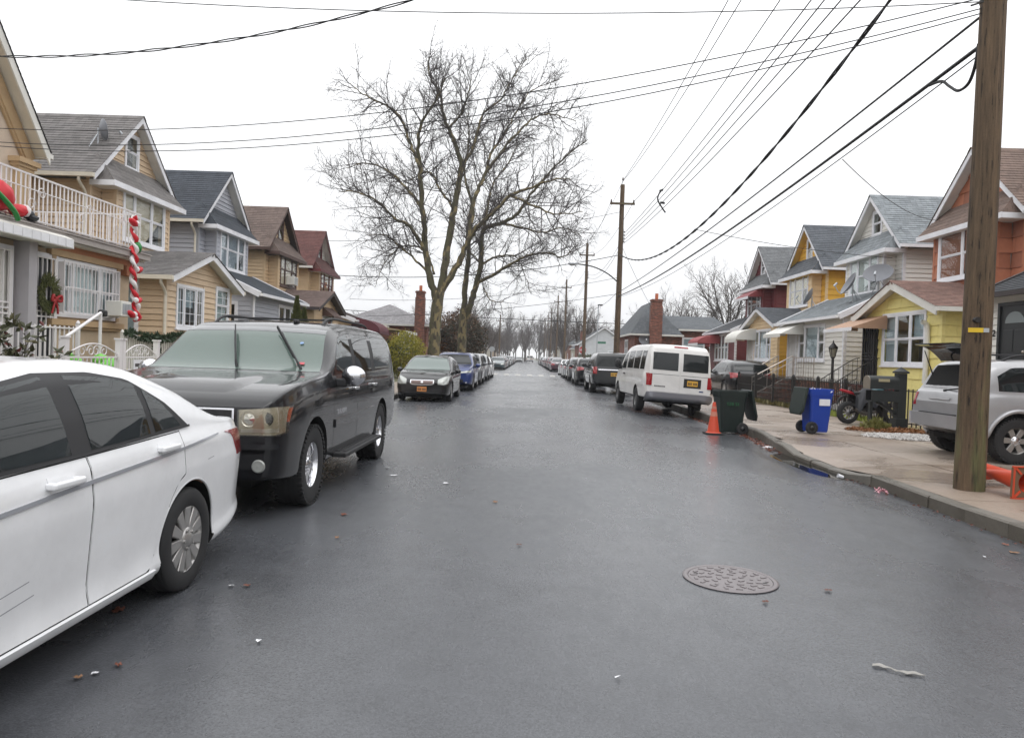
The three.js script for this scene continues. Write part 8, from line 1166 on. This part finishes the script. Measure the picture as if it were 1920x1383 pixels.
// white ironwork in front of the stucco house
{
  barFence({ name: 'white_iron_fence', label: 'white iron railing beside the leathery shrub', a: [-8.35, 7.0], b: [-8.35, 13.3], h: 1.72, gap: 0.13, r: 0.009, m: M.ironWhite, rails: [0.25, 0.97], posts: [0, 2.1, 4.2, 6.3], y0: SW });
  const gate = (label, D0, D1) => { const L = D1 - D0, t = thing('white_iron_gate', label, 'gate', [-7.2, SW, -D0], PI / 2), mw = M.ironWhite; for (const x of [0, L]) { part(t, 'gate_post', merge([box(x - 0.045, x + 0.045, -0.03, 1.5, -0.045, 0.045), box(x - 0.06, x + 0.06, 1.5, 1.53, -0.06, 0.06)]), mw); } for (const y of [0.12, 0.95, 1.18]) part(t, 'rail', box(0.05, L - 0.05, y, y + 0.028, -0.016, 0.016), mw); const n = Math.round(L / 0.115); for (let k = 1; k < n; k++) part(t, 'bar', box(-0.008, 0.008, 0.12, 1.2, -0.008, 0.008), mw, L * k / n, 0, 0); const arc = []; for (let k = 0; k <= 16; k++) arc.push([L * k / 16, 1.22 + 0.2 * Math.sin(PI * k / 16), 0]); part(t, 'top_arch', tube(arc, 0.013, 30, 6), mw); for (const [cx, s] of [[L * 0.3, 1], [L * 0.7, -1], [L * 0.45, -1], [L * 0.55, 1]]) { const c = []; for (let k = 0; k <= 18; k++) { const a = k / 18 * 2.6 * PI, r = 0.1 * (1 - k / 26); c.push([cx + s * r * Math.cos(a), 1.3 + r * Math.sin(a), 0]); } part(t, 'scroll', tube(c, 0.009, 36, 5), mw); } return t; };
  gate('white iron gate leaf with scrolled top beside the handrail', 11.15, 12.65); const g2 = gate('white iron gate leaf with scrolled top carrying a small sign', 12.75, 13.95);
  const sg = thing('gate_sign', 'small white notice with three dark lines on the iron gate', 'sign', [-7.15, SW + 0.72, -13.2], PI / 2); part(sg, 'panel', cbox(0.3, 0.46, 0.012, 0, 0.2, 0), M.white); const ln = []; for (let r = 0; r < 3; r++) for (let k = 0; k < 5; k++) ln.push(cbox(0.034, 0.06, 0.004, -0.088 + k * 0.044, 0.33 - r * 0.12, 0.008)); part(sg, 'lettering', merge(ln), M.iron);
  const hr = thing('handrail', 'white handrail sloping down to the iron gate', 'handrail', [-8.2, SW, -13.6], PI / 2); part(hr, 'top_rail', tube([[-2.1, 1.45, 0.7], [-0.1, 2.0, 0.15]], 0.028, 2, 8), M.ironWhite); part(hr, 'post', rod([-2.1, 0, 0.7], [-2.1, 1.46, 0.7], 0.028), M.ironWhite); part(hr, 'post', rod([-0.1, 0, 0.15], [-0.1, 2.0, 0.15], 0.03), M.ironWhite); part(hr, 'end_knob', rbox(0.16, 0.13, 0.13, 0.04, 0.02, 2.0, 0.12), M.black);
  barFence({ name: 'white_picket_rail', label: 'white picket railing with garland along the beige house steps', a: [-8.7, 15.4], b: [-8.7, 20.6], h: 1.62, gap: 0.09, r: 0.02, m: M.offwhite, rails: [0.3, 0.95], posts: [0, 2.6, 5.2], y0: SW });
  const gl = thing('garland', 'dark green christmas garland draped along the picket railing', 'garland', [-8.6, SW, -15.4], PI / 2), nd = []; reseed(31); for (let k = 0; k < 1500; k++) { const x = rr(0, 5.1), y = 1.68 - 0.1 * Math.abs(Math.sin(x * 1.25)), a = rr(0, 2 * PI); nd.push([x, y + 0.02 * Math.sin(a), 0.02 * Math.cos(a), rr(-0.6, 0.6), Math.sin(a), Math.cos(a)]); } for (let k = 0; k < 300; k++) { const y = rr(1.05, 1.68), a = rr(0, 2 * PI); nd.push([1.25, y, 0.02, rr(-0.3, 0.3), Math.sin(a), Math.cos(a)]); } let q = 0; part(gl, 'needles', leaves(nd.length, () => nd[q++], 0.11, 0.1), leafM(48, 66, 42));
}
// ---------- seasonal inflatables ----------
{
  const red = mat(rgb(196, 22, 38), 0.5), wht = mat(rgb(228, 224, 224), 0.8), grn = mat(rgb(28, 122, 52), 0.45), blk = mat(rgb(30, 32, 38), 0.5);
  const blob = (x, y, z, rx, ry, rz, tilt = 0) => { const g = new THREE.SphereGeometry(1, 24, 18), p = g.attributes.position; for (let i = 0; i < p.count; i++) { const k = 1 + 0.05 * Math.sin(p.getX(i) * 7 + y * 3) * Math.sin(p.getY(i) * 6) + 0.03 * Math.sin(p.getZ(i) * 15); p.setXYZ(i, p.getX(i) * k, p.getY(i) * k, p.getZ(i) * k); } g.scale(rx, ry, rz).rotateZ(tilt).translate(x, y, z); g.computeVertexNormals(); return g; };
  const f = thing('inflatable_figure', 'red inflatable figure with green scarf slumped on the balcony edge', 'inflatable', [-9.05, 3.68, -12.25], PI / 2);
  f.scale.setScalar(0.85); part(f, 'red_suit', merge([blob(-0.12, 0.36, 0, 0.36, 0.3, 0.22, -0.25), blob(0.42, 0.16, 0.02, 0.26, 0.13, 0.13, 0.15), blob(-0.5, 0.18, 0, 0.4, 0.2, 0.2)]), red); part(f, 'white_cuff', merge([blob(0.62, 0.19, 0.02, 0.06, 0.13, 0.13)]), wht); part(f, 'boot', merge([blob(0.74, 0.13, 0.02, 0.12, 0.11, 0.11), blob(0.74, 0.06, 0.1, 0.09, 0.07, 0.13)]), blk); part(f, 'green_scarf', merge([tube([[-0.42, 0.36, 0.2], [-0.2, 0.2, 0.24], [0.0, 0.04, 0.26], [0.12, -0.08, 0.24]], 0.052, 16, 8)]), grn);
  const s = thing('hanging_decoration', 'string of red and white striped cloth climbers hanging from the balcony', 'decoration', [-8.95, 2.1, -16.2], PI / 2);
  const rope = []; for (let k = 0; k <= 30; k++) { const t = k / 30; rope.push([0.06 * Math.sin(t * 9) - 0.14 * (t - 0.5), 2.3 * t, 0.03 * Math.cos(t * 11)]); } part(s, 'cord', tube(rope, 0.012, 60, 5), wht);
  for (const ph of [0, PI]) { const P = []; for (let k = 0; k <= 64; k++) { const t = k / 64, c = rope[Math.min(30, Math.round(t * 30))], a = t * 34 + ph; P.push([c[0] + 0.05 * Math.cos(a), 2.3 * t, c[2] + 0.03 + 0.05 * Math.sin(a)]); } const u = new Tubes(); u.add(P.map((p) => V(...p)), P.map((_, k) => 0.042 + 0.013 * Math.sin(k * 0.9)), 9); part(s, ph ? 'white_ribbon' : 'red_ribbon', u.geo(), ph ? wht : red); }
  for (const [y, d] of [[0.02, 1], [0.1, -1], [0.42, 1], [1.12, 1], [2.15, -1]]) { part(s, 'red_leg', blob(0.13 * d, y, 0.06, 0.16, 0.07, 0.07, 0.35 * d), red); part(s, 'white_trim', blob(0.02 * d, y, 0.07, 0.05, 0.07, 0.07), wht); }
  part(s, 'green_sack', blob(0.06, 1.62, 0.06, 0.11, 0.13, 0.09), grn);
  const heap = thing('toy_heap', 'lime green and yellow plastic toys heaped behind the white gate', 'toys', [-7.75, SW, -12.7]); const lime = mat(rgb(104, 188, 58), 0.4), ylw = mat(rgb(222, 206, 60), 0.4);
  part(heap, 'lime_toy', merge([blob(0, 0.95, 0.45, 0.2, 0.22, 0.24), blob(0, 1.12, 0.62, 0.12, 0.14, 0.14)]), lime); part(heap, 'lime_toy', merge([blob(0.1, 0.95, -0.4, 0.2, 0.22, 0.34), blob(0.05, 1.12, -0.25, 0.12, 0.12, 0.16)]), lime); part(heap, 'yellow_toy', blob(0.1, 0.8, -0.9, 0.18, 0.16, 0.26), ylw); part(heap, 'red_toy', blob(0.1, 0.86, 0.1, 0.12, 0.12, 0.12), red); part(heap, 'toy_crate', box(-0.35, 0.35, -0.01, 0.74, -1.2, 0.8), mat(rgb(150, 130, 110), 0.8));
}
// ---------- small things on the ground ----------
{
  const iron = mat(rgb(128, 122, 124), 0.42, { map: T.stucco, metalness: 0.25 }), t = thing('manhole_cover', 'round cast iron manhole cover with raised studs set in the asphalt', 'manhole cover', [1.53, 0.001, -5.22]), ringG = lathe([[0.325, 0.0], [0.335, 0.006], [0.318, 0.009], [0.3, 0.008], [0.298, 0.001]], 48);
  part(t, 'frame_ring', ringG, iron); part(t, 'cover_plate', lathe([[0, 0.006], [0.292, 0.006], [0.295, 0.001]], 48), iron);
  const stud = cbox(0.045, 0.006, 0.022, 0, 0.008, 0); for (const [r, n] of [[0.255, 18], [0.205, 14], [0.15, 10], [0.09, 6], [0.03, 2]]) for (let k = 0; k < n; k++) { const a = k / n * 2 * PI + r * 9, m = part(t, 'stud', stud, iron, r * Math.cos(a), 0, r * Math.sin(a)); m.rotation.y = -a + (k % 2 ? 0.4 : 1.4); }
  const pit = lathe([[0, 0.0005], [0.012, 0.0005]], 8); for (const a of [0.4, 3.5]) part(t, 'pick_hole_shade', lathe([[0, 0.0068], [0.018, 0.0068]], 12), M.black, 0.24 * Math.cos(a), 0, 0.24 * Math.sin(a));  // flat black discs on the plate paint the shade of the pick holes
  // fallen leaves and scraps
  reseed(61);
  const leafShape = (L0) => { const L = L0 * 0.8, P = [], n = 14; for (let k = 0; k < n; k++) { const a = k / n * 2 * PI, r = L * (0.6 + 0.4 * Math.abs(Math.cos(a * 2.5))); P.push([r * Math.cos(a), 0.006 + 0.012 * rnd() * (r / L), r * Math.sin(a) * 0.8]); } return polys(P.map((p, k) => [[0, 0.012, 0], P[(k + 1) % n], p])); };
  const lm = [leafM(112, 62, 44), leafM(92, 54, 42), leafM(124, 90, 62)];
  const put = (x, D, L, k) => { const o = solo('fallen_leaf', leafShape(L), lm[k], 'curled brown leaf lying flat on the wet asphalt', 'leaf', 'fallen leaves on the road'); o.position.set(x, roadY(x, D) + 0.003, -D); o.rotation.y = rr(0, 6); };
  [[-1.66, 6.75, 0.05, 0], [-1.5, 5.9, 0.035, 2], [-0.27, 7.6, 0.045, 2], [0.0, 5.9, 0.035, 1], [-1.75, 4.62, 0.035, 0], [1.62, 4.72, 0.035, 1], [2.15, 5.02, 0.04, 1], [-2.3, 4.1, 0.06, 1], [-1.9, 3.4, 0.03, 0], [-2.0, 3.25, 0.03, 2], [4.35, 6.4, 0.06, 2], [4.5, 6.75, 0.05, 0], [3.0, 3.9, 0.025, 1], [-2.6, 3.3, 0.045, 2]].forEach((a) => put(...a));
  const scrap = (x, D, w, l, label, m = M.white) => { const P = []; for (let k = 0; k < 7; k++) { const a = k / 7 * 2 * PI; P.push([w * Math.cos(a) * rr(0.6, 1), 0.006 + rr(0, 0.012), l * Math.sin(a) * rr(0.6, 1)]); } const o = solo('paper_scrap', polys(P.map((p, k) => [[0, 0.014, 0], P[(k + 1) % 7], p])), m, label, 'litter', 'litter scraps on the road'); o.position.set(x, roadY(x, D) + 0.003, -D); o.rotation.y = rr(0, 6); };
  const sl = 'tiny torn scrap of pale litter on the wet asphalt'; [[-1.95, 3.3, 0.022, 0.02], [-2.3, 3.0, 0.035, 0.028], [-1.35, 3.75, 0.015, 0.02], [-1.85, 4.6, 0.025, 0.02], [-1.6, 9.0, 0.06, 0.03], [-1.8, 9.6, 0.05, 0.03], [-0.9, 8.6, 0.03, 0.05], [2.45, 3.35, 0.025, 0.015], [3.9, 6.1, 0.015, 0.02], [0.5, 3.5, 0.02, 0.01], [2.9, 11.2, 0.03, 0.02]].forEach(([x, D, w, l]) => scrap(x, D, w, l, sl));
  { const o = solo('tape_strip', gridSolid((a, b) => V(lerp(-0.012, 0.012, b) * (1 + 0.6 * Math.sin(a * 11)) + 0.012 * Math.sin(a * 9), 0.004 + 0.006 * Math.abs(Math.sin(a * 14 + b * 3)), lerp(-0.12, 0.12, a)), 24, 3, 0, 0.002, V(0, 1, 0)), mat(rgb(148, 145, 140), 0.5), 'crumpled strip of grey tape stuck to the asphalt', 'litter'); o.position.set(1.97, 0.003, -3.72); o.rotation.y = 1.05; }
  { const o = solo('crumpled_wrapper', leaves(26, () => [rr(-0.05, 0.05), rr(0, 0.03), rr(-0.04, 0.04)], 0.055), mat(rgb(206, 150, 160), 0.5), 'crumpled pink and white wrapper lying at the kerb', 'litter'); o.position.set(4.62, -0.02, -9.35); const o2 = solo('plastic_cup', lathe([[0.015, 0], [0.022, 0], [0.03, 0.08], [0.027, 0.08]], 14).rotateZ(1.3), M.white, 'white plastic cup lying in the gutter puddle', 'litter'); o2.position.set(4.6, -0.01, -10.4); const o3 = solo('white_tray', rbox(0.2, 0.04, 0.12, 0.015), M.white, 'white foam tray lying in the gutter leaves', 'litter'); o3.position.set(4.75, -0.045, -14.1); o3.rotation.y = 0.6; }
  // uncountable litter: gutter leaves, pebbles, grit, weeds
  const lit = (n, f, size, m, name, label, cat) => { const o = solo(name, leaves(n, f, size, 0.2), m, label, cat, null, 'stuff'); return o; };
  lit(420, () => { const D = 13.3 + rr(0, 1) ** 1.2 * 9, x = kerbX(D) - Math.abs(rr(-0.25, 0.25)) - 0.02; return [x, roadY(x, D) + 0.012, -D, rr(-1, 1), 0.12, rr(-1, 1)]; }, 0.06, lm[0], 'gutter_leaves', 'brown leaf litter gathered along the right gutter', 'leaf litter');
  lit(160, () => { const D = rr(3, 10.5), x = kerbX(D) - Math.abs(rr(-0.12, 0.12)) - 0.01; return [x, roadY(x, D) + 0.012, -D, rr(-1, 1), 0.12, rr(-1, 1)]; }, 0.045, lm[1], 'gutter_leaves', 'sparse leaf bits along the near right kerb', 'leaf litter');
  lit(1500, () => { const a = rr(0, 2 * PI), r = Math.sqrt(rnd()); return [8.6 + 1.0 * r * Math.cos(a), SW + 0.01 + 0.05 * (1 - r), -17.1 + 0.55 * r * Math.sin(a), rr(-1, 1), rr(0, 0.5), rr(-1, 1)]; }, 0.09, leafM(128, 84, 46), 'leaf_litter', 'rust brown leaf litter round the mailbox post', 'leaf litter');
  lit(420, () => { const a = rr(0, 2 * PI), r = Math.sqrt(rnd()); return [8.35 + 0.3 * r * Math.cos(a), SW + rr(0, 0.28) * (1 - r), -17.25 + 0.25 * r * Math.sin(a), rr(-0.6, 0.6), 1, rr(-0.6, 0.6)]; }, 0.16, leafM(112, 110, 56), 'weeds', 'yellowing weeds beside the mailbox', 'weeds');
  for (const [D0, D1, c, n] of [[19.5, 24, [132, 142, 54], 900], [24, 30, [104, 96, 52], 900]]) lit(n, () => { const D = rr(D0, D1); return [lerp(9.35, 8.95, (D - 19.2) / 11.2) + rr(-0.12, 0.25), SW, -D, rr(-0.5, 0.5), 1, rr(-0.5, 0.5)]; }, 0.17, leafM(...c), 'weeds', D0 < 20 ? 'bright green weeds along the foot of the iron fence' : 'brown dry weeds at the far end of the iron fence', 'weeds');
  const peb = new THREE.InstancedMesh(new THREE.IcosahedronGeometry(0.028, 0), mat(rgb(196, 192, 188), 0.7), 1500); peb.name = 'white_gravel'; peb.userData = { label: 'white gravel spilled beside the silver SUV', category: 'gravel', kind: 'stuff' }; const mx = new THREE.Matrix4(), q = new THREE.Quaternion(); for (let k = 0; k < 1500; k++) { const a = rr(0, 2 * PI), r = Math.sqrt(rnd()); q.setFromEuler(new THREE.Euler(rr(0, 6), rr(0, 6), rr(0, 6))); mx.compose(V(8.5 + 1.15 * r * Math.cos(a), SW + 0.012 + 0.03 * (1 - r), -15.7 + 0.75 * r * Math.sin(a)), q, V(rr(0.5, 1.4), rr(0.4, 0.9), rr(0.5, 1.4))); peb.setMatrixAt(k, mx); peb.setColorAt(k, lin(1, 1, 1).multiplyScalar(rr(0.55, 1.05))); } peb.castShadow = peb.receiveShadow = true; scene.add(peb);
}

renderer.render(scene, camera);
